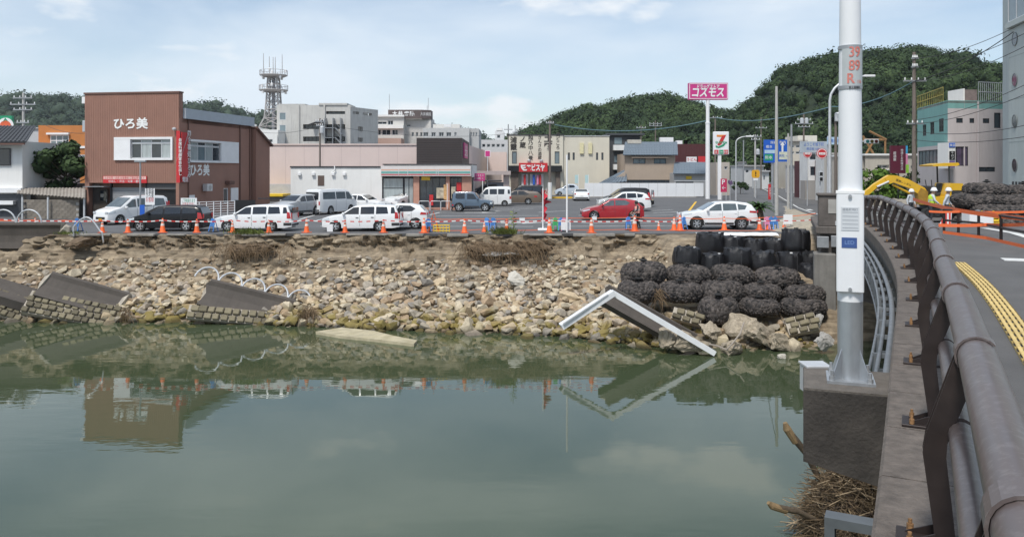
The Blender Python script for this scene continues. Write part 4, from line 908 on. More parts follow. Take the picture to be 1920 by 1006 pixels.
for i, px in enumerate((801, 822, 840)):
    c = gp(px, 391.5); 
    rk = T('bike_rack', 'low steel hoop rack on the brick paving by the shop door', 'rack', (c.x, 69.9, .0), 0, 'steel hoops outside the shop')
    MB().path([(-.45, 0, 0), (-.45, 0, .7), (-.38, 0, .8), (.38, 0, .8), (.45, 0, .7), (.45, 0, 0)], .035, 8).build('hoop', pale_metal, rk, smooth=True)
bn = T('shop_banner', 'colourful upright cloth banner beside the convenience store windows', 'banner', (X(834, 70), 70, 0)); bx(bn, 'cloth', mat('banner_mix', (.6, .35, .15), .8, 0, .7, 3), 832, 838, 346, 374, 70, .02); bx(bn, 'pole', white_paint, 838, 839, 344, 392, 70, .03)

# --- liquor shop
es = T('liquor_shop', 'cream two-storey shop with black brush names and a red signboard', 'shop', (X(1045, 112), 112, 0)); Y = 112; ZE = lambda py: Z(py, Y)
cr_m = mat('cream_wall', (0.62, 0.58, 0.48), 0.75, 0, 0.05, .6, dirtamt=.2, dirt=(.48, .44, .36), streak=1)
eo = FR[es.name].inverted() @ Vector((X(952, Y), Y, 0)); eu = lambda px: X(px, Y) - X(952, Y)
mb = MB(); ring_wall(mb, eo, UX, NY, eu(1056), 0, ZE(253.5), [(eu(960), eu(969), ZE(307), ZE(284)), (eu(1040), eu(1049), ZE(307), ZE(284)), (eu(960), eu(1048), 0, ZE(322))], .35); mb.build('wall', cr_m, es)
mb = MB(); mb.box(eo.x, eo.x + eu(1056), .9, 14, 0, ZE(253.5) - .03); mb.build('rear_block', cr_m, es)
for a_, b_ in ((960, 969), (1040, 1049)): window(es, eo, UX, NY, (eu(a_), eu(b_), ZE(307), ZE(284)), 1, 1, dark_metal, glass_teal, fw=.07, depth=.15)
bx(es, 'dark_canopy', black_plain, 953, 1053, 310.5, 322, Y, .1, .8)
sb = bx(es, 'red_signboard', red_sign, 973, 1026, 305.5, 322, Y, .1, 1.0)
text(sb, 'ヱビスヤ', at(1004, 314, Y) + Vector((0, -1.03, 0)), UX, UP, 1.0, white_plain, world=True, width=X(1022, Y) - X(988, Y), bold=.04)
mb = MB()
for q in ([(976, 309), (986, 309), (984, 311.5), (979, 311.5), (980, 313), (986, 313), (985, 315.5), (981, 315.5), (983, 317.5), (988, 317.5), (987, 320), (981, 320), (977, 315)],): mb.prism([(X(a_, Y), Z(b_, Y)) for a_, b_ in q], (0, Y - 1.04, 0), UX, UP, (0, .03, 0))
mb.build('sign_emblem', white_plain, sb, world=True)
ink = mat('ink_lettering', (0.05, 0.045, 0.04), 0.7, 0, 0.1)
for px, py, s, sz in ((963, 269, '浦霞', .95), (980, 263, '一ノ蔵', .85), (995, 277, '越乃中八景', .72), (1012, 277, 'さんさの酒蔵', .56), (1028, 267, '土野', 1.2), (1046, 264, '酒どころ', .62)):
    text(es, s, at(px, py, Y) + Vector((0, -.03, 0)), UX, UP, sz, ink, vertical=True, world=True, bold=.03 if sz > .8 else .012)
for p0, p1, m in ((958, 972, mat('rust_stone', (.15, .12, .1), .9, 0, .3)), (1042, 1050, mat('rust_stone', (.15, .12, .1)))): bx(es, 'stone_pier', m, p0, p1, 323, 366, Y, .3, .3)
for i, (p0, p1, m) in enumerate(((978, 985, white_paint), (986, 990, white_paint), (994, 999, white_paint), (1003, 1008, white_paint), (1014, 1019, white_paint))): bx(es, 'door_panel', m, p0, p1, 326, 362, Y, .05, -.2)
for p0, m in ((982, red_sign), (999, blue_sign), (1006, pink_plastic), (1011, red_sign)): bx(es, 'shop_flag', m, p0, p0 + 3.5, 328, 346, Y, .02, .5)
for px in (992, 1015): MB().lathe([(.25, 0), (.25, .3), (.1, .35)], 12, M=Matrix.Rotation(R(90), 3, 'X'), c=at(px, 302, Y)).build('round_vent', grey_metal, es, world=True)
# the wing
mb = MB(); wo = FR[es.name].inverted() @ Vector((X(1056, Y) + .02, Y + .3, 0)); wu2 = lambda px: X(px, Y) - X(1056, Y) - .02
slits = [(1065, 1069), (1074, 1078), (1118, 1122), (1128, 1132)]
ring_wall(mb, wo, UX, NY, wu2(1143), 0, ZE(255), [(wu2(a_), wu2(b_), ZE(300), ZE(286)) for a_, b_ in slits], .25); mb.box(wo.x, wo.x + wu2(1143), wo.y + .6, wo.y + 13, 0, ZE(255) - .03); mb.build('wing_wall', cr_m, es)
for a_, b_ in slits: window(es, wo, UX, NY, (wu2(a_), wu2(b_), ZE(300), ZE(286)), 1, 1, dark_metal, glass, fw=.05, depth=.15)
gold = mat('gold_lettering', (.6, .5, .2), .6, 0, .1)
for px in (1091, 1107):
    bx(es, 'bottle_mark', mat('pale_gold', (.68, .62, .38), .7, 0, .1), px - 3.5, px + 3.5, 268, 288, Y, .05, -.27); text(es, '清酒造', at(px, 278, Y) + Vector((0, .25, 0)), UX, UP, .45, gold, vertical=True, world=True)
bx(es, 'coping', dark_metal, 951, 1057, 252, 253.5, Y, 14, .1); bx(es, 'coping', pale_metal, 1056.5, 1144, 254, 255, Y, 13, -.2)
for px in (1081, 1100):
    fl = T('pale_flag', 'pale turquoise cloth banner standing beside the cream shop', 'banner', (X(px, 106), 106, 0), 0, 'turquoise banners'); bx(fl, 'cloth', mat('turquoise_cloth', (.45, .62, .62), .8, 0, .1), px - 3, px + 3, 328, 344, 106, .02); bx(fl, 'pole', white_paint, px + 3, px + 3.8, 327, 368, 106, .04)

# --- dark modern house, tan house, small grey house, maroon hall
dh = T('dark_house', 'dark grey modern house standing behind the cream liquor shop', 'house', (X(1170, 124), 124, 0)); bx(dh, 'wall', mat('charcoal_wall', (.045, .047, .05), .7, 0, .15), 1140, 1200, 252, 365, 124, 9); bx(dh, 'flat_roof', mat('charcoal_roof', (.06, .065, .07), .6, 0, .1), 1138, 1208, 250, 253.5, 124, 9, .5)
for y0, y1 in ((272, 282), (308, 318)): bx(dh, 'balcony_panel', white_wall, 1149, 1169, y0, y1, 124, .1, 1.0)
for y0, y1 in ((258, 270), (292, 304)): bx(dh, 'window_band', glass_teal, 1152, 1166, y0, y1, 124, .05, .03)
th = T('tan_house', 'tan two-storey house with a blue-grey tiled roof behind the white hoarding', 'house', (X(1218, 107), 107, 0)); Y = 107; ti = FR[th.name].inverted()
tan_m = mat('tan_wall', (0.40, 0.32, 0.25), 0.8, 0, 0.07, 1, dirtamt=.2, dirt=(.3, .24, .19), streak=1)
to = ti @ Vector((X(1172, Y), Y, 0)); tu = lambda px: X(px, Y) - X(1172, Y); tops = [(tu(1187), tu(1210), Z(307, Y), Z(297, Y)), (tu(1226), tu(1249), Z(307, Y), Z(297, Y)), (tu(1176), tu(1262), 0.2, Z(337, Y))]
mb = MB(); ring_wall(mb, to, UX, NY, tu(1266), 0, Z(288, Y), tops, .15); mb.box(to.x, to.x + tu(1266), to.y + .35, to.y + 8, 0, Z(288, Y)); mb.build('wall', tan_m, th)
for o_ in tops[:2]: window(th, to, UX, NY, o_, 2, 1, dark_metal, glass_teal, fw=.06)
window(th, to, UX, NY, tops[2], 6, 1, dark_metal, glass, fw=.06)
MB().box(to.x + tu(1183), to.x + tu(1252), to.y - .5, to.y, Z(296, Y), Z(294, Y)).build('window_hood', tan_m, th)
tiled_roof(th, ti @ at(1168, 290, Y - .7), ti @ at(1271, 290, Y - .7), ti @ at(1270, 266, Y + 3.5), ti @ at(1172, 266, Y + 3.5), bluetile_m, 34, 8)
tiled_roof(th, ti @ at(1118, 346, Y - 1.5), ti @ at(1175, 340, Y - 1.5), ti @ at(1175, 318, Y + 1), ti @ at(1173, 318, Y + 1), bluetile_m, 8, 5)
mb = MB(); mb.prism([(X(1140, Y), 0), (X(1172, Y), 0), (X(1172, Y), Z(322, Y)), (X(1140, Y), Z(340, Y))], (0, Y - .5, 0), UX, UP, (0, 5, 0)); mb.build('side_wing', tan_m, th, world=True)
bx(th, 'solar_heater', concrete_pale, 1177, 1202, 262, 269, Y + 3, .8, .2)
sg_ = T('small_grey_house', 'small grey house with blue-grey tiled roof beside the tall pink sign', 'house', (X(1295, 104), 104, 0)); Y = 104; si = FR[sg_.name].inverted()
bx(sg_, 'wall', mat('pale_grey_wall', (.42, .42, .41), .8, 0, .1), 1264, 1324, 324, 372, Y, 7); tiled_roof(sg_, si @ at(1262, 325, Y - .6), si @ at(1326, 325, Y - .6), si @ at(1326, 304, Y + 3.5), si @ at(1264, 304, Y + 3.5), bluetile_m, 22, 7)
bx(sg_, 'shop_window', glass, 1267, 1300, 339, 352, Y, .1, .03); bx(sg_, 'notice', yellow_plastic, 1286, 1297, 330, 336, Y, .05, .06); bx(sg_, 'wall_band', white_wall, 1264, 1324, 338, 340, Y, .1, .04)
mh = T('maroon_hall', 'dark maroon ribbed hall with red and white signs behind the small grey house', 'building', (X(1290, 126), 126, 0)); Y = 126; mr_m = mat('maroon_wall', (.09, .025, .027), .6, 0, .12)
bx(mh, 'wall', mr_m, 1266, 1324, 270, 380, Y, 14)
for px in range(1268, 1323, 3): bx(mh, 'rib', mr_m, px, px + 1, 270, 300, Y, .02, .06)
bx(mh, 'roof_unit', white_paint, 1240, 1265, 257, 267, Y, 2, -1); bx(mh, 'roof_unit', white_paint, 1271, 1282, 263, 270, Y, 2, -1); bx(mh, 'tank', red_sign, 1285, 1292, 262, 270, Y, 1, -1); bx(mh, 'tank', red_sign, 1331, 1337, 262, 270, Y, 1, -1)
bx(mh, 'sign_panel', white_paint, 1287, 1306, 294, 304, Y, .05, .1); bx(mh, 'sign_panel', red_sign, 1309, 1323, 293, 304, Y, .05, .1)
text(mh, 'うどん', at(1297, 299, Y) + Vector((0, -.12, 0)), UX, UP, .55, red_sign, world=True, bold=.02)

# white hoarding with panels
hf = T('white_hoarding', 'long white panelled hoarding along the back of the car park', 'hoarding', (X(1200, 103), 103, 0)); Y = 103
pn = MB().bbox(0, 1.16, 0, .05, 0, 1.72, .01).mesh('panel', mat('hoarding_white', (.74, .75, .76), .5, 0, .04, 1))
x = X(1096, Y); i = 0
while x < X(1304, Y): inst('panel', pn, hf, (x - X(1200, Y), (i % 2) * .012, .12)); x += 1.18; i += 1
MB().box(X(1096, Y), X(1305, Y), Y - .12, Y + .12, 0, .12).build('concrete_foot', concrete, hf, world=True)
ky = T('yellow_kerb', 'yellow painted kerb beside the light blue kei car', 'kerb', (X(1052, 99), 99, 0)); bx(ky, 'kerb', yellowpaint, 1034, 1073, 369, 373.5, 99, .6)

# --- far blocks: concrete flats, hospital, others
def block(name, label, px0, px1, py0, Y, depth, wm, py1=345, side=None):
    o = T(name, label, 'building', (X((px0 + px1) / 2, Y), Y, 0)); return o
cf = T('concrete_office', 'five-storey weathered grey concrete block with outside stairs and broken awnings', 'building', (X(590, 150), 150, 0)); Y = 150; ZC = lambda py: Z(py, Y); ci = FR[cf.name].inverted()
cw_m = mat('weathered_white', (0.52, 0.51, 0.48), 0.85, 0, 0.12, .5, dirtamt=.5, dirt=(.27, .26, .24), streak=1)
co_ = ci @ Vector((X(519, Y), Y, 0)); cu_ = lambda px: X(px, Y) - X(519, Y)
ops = [(cu_(524), cu_(536), ZC(a_), ZC(b_)) for a_, b_ in ((225, 211), (248, 234), (271, 257))] + [(cu_(568), cu_(599), ZC(a_), ZC(b_)) for a_, b_ in ((242, 233), (265, 256))] + [(cu_(611), cu_(647), ZC(a_), ZC(b_)) for a_, b_ in ((214, 208.5), (242, 233), (265, 256))]
mb = MB(); ring_wall(mb, co_, UX, NY, cu_(657), 0, ZC(197), ops, 1.2); mb.box(co_.x, co_.x + cu_(657), co_.y + 1.6, co_.y + 14, 0, ZC(197) - .05); mb.build('wall', cw_m, cf)
for o_ in ops[:3]: window(cf, co_, UX, NY, o_, 1, 1, pale_metal, glass_teal, fw=.08)
for o_ in ops[3:]: window(cf, co_, UX, NY, (o_[0], o_[1], o_[2] + .02, o_[3] - .02), 4, 1, dark_metal, glass, fw=.08, depth=1.0)
mb = MB(); ring_wall(mb, ci @ Vector((X(657, Y), Y + .01, 0)), Vector((.42, .9, 0)).normalized(), Vector((.9, -.42, 0)).normalized(), 9, 0, ZC(200), [(.8, 2.8, ZC(213), ZC(208)), (4, 7, ZC(213), ZC(208)), (2.4, 4, ZC(245), ZC(236)), (2.4, 4, ZC(265), ZC(257))], .8); mb.build('side_wall', cw_m, cf)
for px in (559, 607): bx(cf, 'pilaster', cw_m, px, px + 3, 197, 275, Y, .2, .25)
bx(cf, 'roof_block', cw_m, 520, 570, 194, 197, Y, 6, -1); bx(cf, 'roof_slab', cw_m, 598, 651, 193.5, 197, Y, 8, .2)
stm = grey_metal
for i, (y0, y1) in enumerate(((240, 252), (258, 270))):
    mb = MB(); a_, b_ = at(628, y0, Y - 1.5), at(640, y1, Y - 1.5)
    mb.path([a_, b_], .12, 4); mb.path([a_ + UP * 1, b_ + UP * 1], .05, 4); mb.path([a_ + Vector((0, 1, 0)), b_ + Vector((0, 1, 0))], .12, 4)
    for t in np.linspace(0, 1, 8): p = a_.lerp(b_, t); mb.box(p.x - .15, p.x + .15, p.y, p.y + 1, p.z - .03, p.z + .03)
    mb.build('stair_flight', stm, cf, world=True)
for y0 in (240, 258): bx(cf, 'stair_landing', stm, 612, 630, y0, y0 + 1.2, Y, .1, 1.7)
for px in (612, 627, 641): bx(cf, 'stair_post', stm, px, px + 1, 222, 275, Y, .1, 1.7)
mb = MB(); 
for a_, b_, c_ in ((590, 604, 228), (578, 592, 231), (596, 606, 236)): p, q = at(a_, c_ + 2, Y - 2), at(b_, c_ - 3, Y - 1); mb.add([p, q, q + Vector((.4, 1.5, .4)), p + Vector((.3, 1.6, -.2))], [(0, 1, 2, 3)])
mb.build('torn_awning', mat('torn_awning_grey', (.2, .2, .21), .6, .2, .4), cf, world=True)
hs = T('hospital', 'pale five-storey hospital block with a brown rooftop name board', 'building', (X(745, 170), 170, 0)); Y = 170; hi_ = FR[hs.name].inverted(); hw_m = mat('hospital_wall', (.60, .585, .55), .8, 0, .06, .5, dirtamt=.35, dirt=(.4, .37, .34), streak=1)
def blockf(par, px0, px1, py0, Yb, wins, m, d=12, rows=None, nx=2, recess=.4):
    inv = FR[par.name].inverted(); o0 = inv @ Vector((X(px0, Yb), Yb, 0)); ops = [(X(a, Yb) - X(px0, Yb), X(b, Yb) - X(px0, Yb), Z(c, Yb), Z(e, Yb)) for a, b, e, c in wins]
    mb = MB(); ring_wall(mb, o0, UX, NY, X(px1, Yb) - X(px0, Yb), 0, Z(py0, Yb), ops, recess); mb.box(o0.x, o0.x + X(px1, Yb) - X(px0, Yb), o0.y + recess + .2, o0.y + d, 0, Z(py0, Yb) - .03); mb.build('wall', m, par)
    for o_ in ops: window(par, o0, UX, NY, o_, nx, 1, pale_metal, glass, fw=.1, depth=recess * .8)
blockf(hs, 688, 757, 217, 170, [(691, 705, 228, 233), (727, 737, 226, 234), (708, 725, 228, 233), (692, 702, 243, 253), (705, 714, 243, 253), (716, 732, 243, 253), (735, 746, 243, 253)], hw_m)
bx(hs, 'balcony_band', white_wall, 688, 757, 235, 241, 170, .3, .7); bx(hs, 'parapet', white_wall, 687, 758, 215.5, 219, 170, .4, .5); bx(hs, 'low_wing', mat('salmon_wall', (.48, .32, .26), .8, 0, .1), 673, 752, 259, 275, 164, 5)
blockf(hs, 757, 808, 226, 172, [(772, 776, 248, 256), (780, 784, 248, 256), (788, 792, 248, 256), (796, 800, 248, 256), (762, 770, 233, 238)], mat('hospital_side', (.52, .5, .47), .8, 0, .1, .5, dirtamt=.4, dirt=(.3, .28, .26), streak=1), nx=1)
bx(hs, 'roof_block', hw_m, 735, 806, 220, 228, 172, 10, -.5)
rs = bx(hs, 'name_board', mat('brown_board', (.115, .09, .085), .8, 0, .3, .8), 728, 790, 206, 222, 171, .5, .2); 
for s_, px in zip('大井病院', (740.5, 751, 762.5, 773)): text(rs, s_, at(px, 213, 171) + Vector((0, -.23, 0)), UX, UP, 1.05, white_plain, world=True, bold=.03)
mb = MB(); mb.prism([(X(790, 171), 170.8), (X(807, 171), 172), (X(807, 171), 176), (X(790, 171), 176)], (0, 0, Z(222, 171)), UX, (0, 1, 0), (0, 0, Z(206, 171) - Z(222, 171))); mb.build('name_board', mat('brown_board', (.1, .08, .08)), hs, world=True)
text(hs, '大井病院', at(798.5, 214, 171.3) + Vector((0, -.15, 0)), Vector((.82, .57, 0)), UP, .85, white_plain, world=True, width=2.6)
for px, y0 in ((730, 177), (803, 184), (801, 198)): MB().tube(at(px, 206, 171.5), at(px, y0, 171.5), .05, n=5).build('aerial', grey_metal, hs, world=True)
gb = T('grey_flats', 'low grey block of flats with a row of windows right of the hospital', 'building', (X(850, 160), 160, 0))
blockf(gb, 793, 880, 240, 160, [(a, b, 248, 256) for a, b in ((794, 803), (809, 817), (823, 832), (837, 846), (852, 856))], mat('grey_flat_wall', (.50, .50, .49), .8, 0, .08, .5, dirtamt=.3, dirt=(.34, .33, .32), streak=1))
blockf(gb, 880, 898, 241, 161, [(a, a + 2.5, 248, 256) for a in (882.5, 887, 892)], mat('grey_flat_side', (.44, .44, .43), .8, 0, .08), nx=1); bx(gb, 'roof_block', hw_m, 812, 862, 233, 240, 163, 6)
bx(gb, 'tank', white_paint, 832, 845, 233, 238, 160, 1.5, -.5); mb = MB()
for i, (nm, lb, p0, p1, y0, Yb, c) in enumerate((('white_flats', 'white stepped block standing behind the pink shop wing', 928, 945, 245, 200, (.66, .66, .65)), ('pale_blocks', 'low pale building with pinkish base behind the drugstore', 900, 952, 262, 185, (.58, .57, .56)))):
    o = T(nm, lb, 'building', (X((p0 + p1) / 2, Yb), Yb, 0)); blockf(o, p0, p1, y0, Yb, [(p0 + 4 + k * 9, p0 + 10 + k * 9, y0 + 8, y0 + 14) for k in range(int((p1 - p0) / 10))], mat(nm + '_m', c, .8, 0, .1), nx=1)
bx(bpy.data.objects['white_flats'], 'stair_tower', white_wall, 931, 942, 240, 246, 200, 5)
lw = T('white_block', 'low white block at the foot of the radio tower', 'building', (X(505, 145), 145, 0)); blockf(lw, 480, 520, 243, 145, [(498, 511, 261, 267)], white_wall); bx(lw, 'roof_hut', white_wall, 424, 468, 231, 240, 145, 4, -2); bx(lw, 'roof_hut', white_wall, 444, 457, 226, 231, 145, 3, -2.5)
bx(lw, 'low_wall', white_wall, 400, 480, 238, 300, 146, 8)

# --- radio tower
rt_ = T('radio_tower', 'steel lattice radio tower with two round platforms and whip aerials', 'tower', (X(513, 158), 158, 0)); Y = 158
tm = mat('tower_steel', (0.40, 0.38, 0.37), 0.6, 0.3, 0.15); C0 = Vector((X(513, Y), Y, 0)); ZT = lambda py: Z(py, Y)
def ringpts(r, z, n=4, a0=PI / 4): return [C0 + Vector((r * math.cos(a0 + 2 * PI * k / n), r * math.sin(a0 + 2 * PI * k / n), z)) for k in range(n)]
lv = [(3.6, ZT(250)), (3.0, ZT(238)), (2.0, ZT(222)), (1.75, ZT(205)), (1.6, ZT(190)), (1.45, ZT(172)), (1.35, ZT(157)), (1.2, ZT(142))]
lv = [(4.2, 6.0)] + lv[1:]
for k in range(4):
    mb = MB(); mb.path([ringpts(r_, z)[k] for r_, z in lv], .16, 6); mb.build('tower_leg', tm, rt_, world=True)
for i in range(len(lv) - 1):
    mb = MB(); a_, b_ = ringpts(*lv[i]), ringpts(*lv[i + 1])
    for k in range(4): mb.tube(a_[k], b_[(k + 1) % 4], .07, n=4); mb.tube(a_[(k + 1) % 4], b_[k], .07, n=4); mb.tube(b_[k], b_[(k + 1) % 4], .07, n=4)
    mb.build('brace_bay', tm, rt_, world=True)
MB().tube(C0 + UP * 6, C0 + UP * ZT(145), .35, n=10).build('core_shaft', mat('tower_core', (.3, .3, .32), .6, .2, .1), rt_, world=True)
for py, rad in ((170, 2.75), (142, 2.65)):
    z = ZT(py); MB().lathe([(.4, z - .35), (rad * .8, z - .25), (rad, z), (rad, z + .15), (.4, z + .15)], 24, c=C0).build('platform', tm, rt_, world=True)
    mb = MB(); 
    for k in range(16): p = C0 + Vector((rad * math.cos(k * PI / 8), rad * math.sin(k * PI / 8), z)); mb.tube(p, p + UP * 1.0, .04, n=4)
    mb.path([C0 + Vector((rad * math.cos(k * PI / 12), rad * math.sin(k * PI / 12), z + 1)) for k in range(25)], .04, 4); mb.build('platform_rail', tm, rt_, world=True)
    for k in range(7):
        a_ = k * .9 + py; p = C0 + Vector((rad * .85 * math.cos(a_), rad * .85 * math.sin(a_), z + (.7 if k % 2 else -.6))); MB().lathe([(.25, 0), (.25, .5), (.1, .6)], 8, c=p).build('antenna_drum', white_paint, rt_, world=True)
for px, y0, y1 in ((494, 100, 140), (505, 106, 140), (512, 107, 138), (516, 107, 138), (529, 102, 138)): MB().tube(at(px, y1, Y), at(px, y0, Y), .09, .05, n=5).build('whip_aerial', tm, rt_, world=True)
# ------------------------------------------------------------------ right-hand side buildings
tl = T('teal_building', 'old two-storey building, teal upper walls on one side and dingy pink white on the other', 'building', (X(1795, 62), 62, 0)); 
teal_m = mat('teal_wall', (0.20, 0.40, 0.37), 0.8, 0, 0.1, .6, dirtamt=.4, dirt=(.14, .24, .23), streak=1); ping_m = mat('dingy_pink', (0.56, 0.50, 0.49), 0.8, 0, 0.08, .5, dirtamt=.4, dirt=(.36, .32, .31), streak=1)
ti = FR[tl.name].inverted()
A, B, C_ = Vector((X(1720, 68), 68, 0)), Vector((X(1777, 60), 60, 0)), Vector((X(1905, 61), 61, 0))
def wallframe(P, Q):
    U = (Q - P); L_ = U.length; U.normalize(); return U, Vector((U.y, -U.x, 0)), L_
U, Nn, L1 = wallframe(A, B); zt = Z(188, 60)
zr = lambda py: Z(py, 64)
o1 = [(1.6, 2.6, zr(253), zr(231)), (3.7, 4.8, zr(252), zr(229)), (6.0, 7.2, zr(250), zr(226)), (.3, 6.3, zr(311), zr(281))]
mb = MB(); ring_wall(mb, ti @ A, U, Nn, L1, zr(274), zt, o1[:3], .15); mb.build('teal_wall', teal_m, tl)
for o_ in o1[:3]: window(tl, ti @ A, U, Nn, o_, 2, 2, dark_metal, glass, fw=.05)
mb = MB(); ring_wall(mb, ti @ A, U, Nn, L1, -0.2, zr(274), o1[3:], .3); mb.build('lower_wall', ping_m, tl)
window(tl, ti @ A, U, Nn, o1[3], 6, 1, dark_metal, glass_teal, fw=.08)
U2_, Nn2, L2 = wallframe(B, C_); zq = lambda py: Z(py, 60.5); pu = lambda px: (X(px, 60.5) - B.x)
o2 = [(pu(1788), pu(1802), zq(231), zq(222)), (pu(1816), pu(1826), zq(231), zq(222)), (pu(1844), pu(1858), zq(231), zq(222)), (pu(1868), pu(1882), zq(240), zq(211)), (pu(1777.5), pu(1813), zq(311), zq(275)), (pu(1836), pu(1870), zq(322), zq(313))]
mb = MB(); ring_wall(mb, ti @ B, U2_, Nn2, L2, -.2, zq(204), o2, .25); mb.build('pink_wall', ping_m, tl)
mb = MB(); ring_wall(mb, ti @ B, U2_, Nn2, L2, zq(204), zt, [], .1); mb.build('teal_band', teal_m, tl)
for i, o_ in enumerate(o2): window(tl, ti @ B, U2_, Nn2, o_, [2, 1, 2, 1, 3, 2][i], 1, dark_metal, glass if i != 4 else mat('purple_glass', (.11, .08, .13), .3, 0, .5, 1), fw=.06)
mb = MB(); mb.prism([tuple((ti @ p)[:2]) for p in (A, B, C_, C_ + Vector((9, 12, 0)), A + Vector((9, 10, 0)))], (0, 0, zt - .2), UX, (0, 1, 0), (0, 0, .15)); mb.build('roof_slab', concrete, tl)
for P, Q, m, h0 in ((A + Vector((.5, 1, 0)), B + Vector((.3, 1.2, 0)), mat('olive_rail', (.36, .3, .07), .6, 0, .1), 1.1), (B + Vector((3, 1.2, 0)), C_ + Vector((0, 1.2, 0)), grey_metal, 1.5)):
    mb = MB(); n_ = 14
    for k in range(n_ + 1): p = P.lerp(Q, k / n_) + UP * zt; mb.tube(p, p + UP * h0, .022, n=4)
    for hh in (h0, h0 * .5): mb.tube(P + UP * (zt + hh), Q + UP * (zt + hh), .035, n=4)
    mb.build('roof_railing', m, tl, world=True)
bx(tl, 'roof_hut', mat('rust_hut', (.2, .16, .15), .8, 0, .3), 1808, 1832, 168, 190, 62.5, 2); bx(tl, 'hut_edge', white_wall, 1806, 1809, 166, 190, 62.4, 2.2)
for px in (1808, 1834): MB().tube(at(px, 350, 60.3), at(px, 190, 60.3), .06, n=6).build('downpipe', ping_m, tl, world=True)
sp_ = bx(tl, 'upright_sign', white_wall, 1762, 1775, 268, 316, 60.5, .3, 1.2); bx(sp_, 'sign_top', blue_sign, 1763, 1774, 269, 277, 60.5, .05, 1.25); bx(sp_, 'sign_panel', black_plain, 1763.5, 1773.5, 284, 300, 60.5, .05, 1.25); bx(sp_, 'sign_panel', mat('violet_panel', (.16, .1, .25), .5, 0, .2), 1763.5, 1773.5, 302, 314, 60.5, .05, 1.25)
text(sp_, '美容', at(1768.5, 273, 60.5) + Vector((0, -1.27, 0)), UX, UP, .22, white_plain, world=True); text(sp_, 'サロン', at(1768.5, 292, 60.5) + Vector((0, -1.27, 0)), UX, UP, .2, white_plain, world=True, vertical=True)
tg = T('tall_green_building', 'tall pale green tower block with a column of round porthole windows', 'building', (X(1930, 50), 50, 0)); Y = 50; gi = FR[tg.name].inverted()
pg_m = mat('pale_green_wall', (0.47, 0.515, 0.50), 0.75, 0, 0.07, .5, dirtamt=.35, dirt=(.27, .3, .28), streak=1)
A2 = Vector((X(1880, 52), 52, 0)); B2 = Vector((X(1891, 49.5), 49.5, 0)); D2 = B2 + Vector((-2.5, -10.7, 0))
mb = MB(); mb.prism([tuple((gi @ p)[:2]) for p in (A2, B2, D2, D2 + Vector((14, 4, 0)), A2 + Vector((16, 12, 0)))], (0, 0, -.3), UX, (0, 1, 0), (0, 0, 24)); mb.build('wall', pg_m, tg)
U, Nn, L3 = wallframe(B2, D2); fu = lambda px: (px - 1891) / 30.5
for py in (78, 153, 229, 310):
    c = B2 + U * 1.05 + UP * Z(py, 49.4) + Nn * .02; Mr = Matrix((U, UP, Nn)).transposed()
    w_ = MB().lathe([(.30, 0), (.41, 0), (.41, .03), (.385, .03), (.385, .01)], 24, M=Mr, c=c).build('porthole_frame', mat('pale_frame', (.2, .22, .22), .6, 0, .1), tg, world=True); MB().lathe([(.385, 0), (.385, .015)], 24, M=Mr, c=c).build('pane', glass, w_, world=True)
mbx = MB(); M_ = Matrix.Translation(gi @ B2) @ Matrix((U, Nn, UP)).transposed().to_4x4()
MB().box(.15, 6, .02, .25, Z(54, 49.2), Z(44, 49.2), M_).build('window_sill', pg_m, tg)
window(tg, gi @ B2, U, Nn, (.3, 5.5, Z(43, 49.2), Z(-80, 49.2)), 4, 2, pale_metal, glass_teal, depth=0, proud=.08)
for i in range(4): MB().box(.6 + i * .5, .9 + i * .5, .0, .015, Z(346, 49.2), Z(340, 49.2), M_).build('vent_slot', dark_metal, tg)
for k in range(1, 9): MB().box(.0, 10.9, -.001, .006, k * 2.6, k * 2.6 + .03, M_).build('wall_joint', mat('joint_green', (.3, .34, .33), .8, 0, 0), tg)

# beige houses by the right of the road
bg_ = T('beige_shop', 'beige flat-roofed shop behind the white lamp post and excavator', 'building', (X(1665, 80), 80, 0)); blockf(bg_, 1622, 1718, 291, 80, [(1645, 1667, 309, 315), (1708, 1717, 310, 316)], mat('beige_wall', (.46, .42, .36), .8, 0, .08, .5, dirtamt=.4, dirt=(.3, .27, .22), streak=1)); bx(bg_, 'roof_edge', white_wall, 1620, 1719, 288, 291.5, 80, 9, .2); bx(bg_, 'wall_hood', white_wall, 1645, 1668, 317, 319, 80, .1, .4)
rf = T('rusty_roof_frame', 'rust-red steel roof frame rising behind the beige shop', 'frame', (X(1650, 88), 88, 0)); mb = MB()
for a_, b_ in (((1618, 262), (1660, 262)), ((1660, 262), (1660, 292)), ((1630, 246), (1662, 262)), ((1618, 255), (1640, 292)), ((1640, 262), (1622, 292))): mb.tube(at(*a_, 88), at(*b_, 88), .12, n=4)
mb.build('frame_bars', rust_m, rf, world=True)
def house(nm, lb, p0, p1, y0, Yb, col, wins=(), d=8, roof=None, m=None):
    o = T(nm, lb, 'building', (X((p0 + p1) / 2, Yb), Yb, 0)); blockf(o, p0, p1, y0, Yb, wins, m or mat(nm + '_wall', col, .8, 0, .08, .6, dirtamt=.35, dirt=tuple(c * .6 for c in col), streak=1), d, nx=1, recess=.2)
    if roof: bx(o, 'roof_edge', mat(nm + '_roof', roof, .7, 0, .15), p0 - 1, p1 + 1, y0 - 2.5, y0, Yb, d, .5)
    return o
house('white_store', 'white box-fronted store beside the road under the round red sign', 1516, 1534, 283, 96, (.66, .66, .65), [(1518, 1532, 288, 300), (1519, 1531, 312, 330)], 3, (.3, .28, .27)); house('brick_base_store', 'grey walled yard building below the white store front', 1512, 1540, 338, 94, (.32, .3, .28), [], 2)
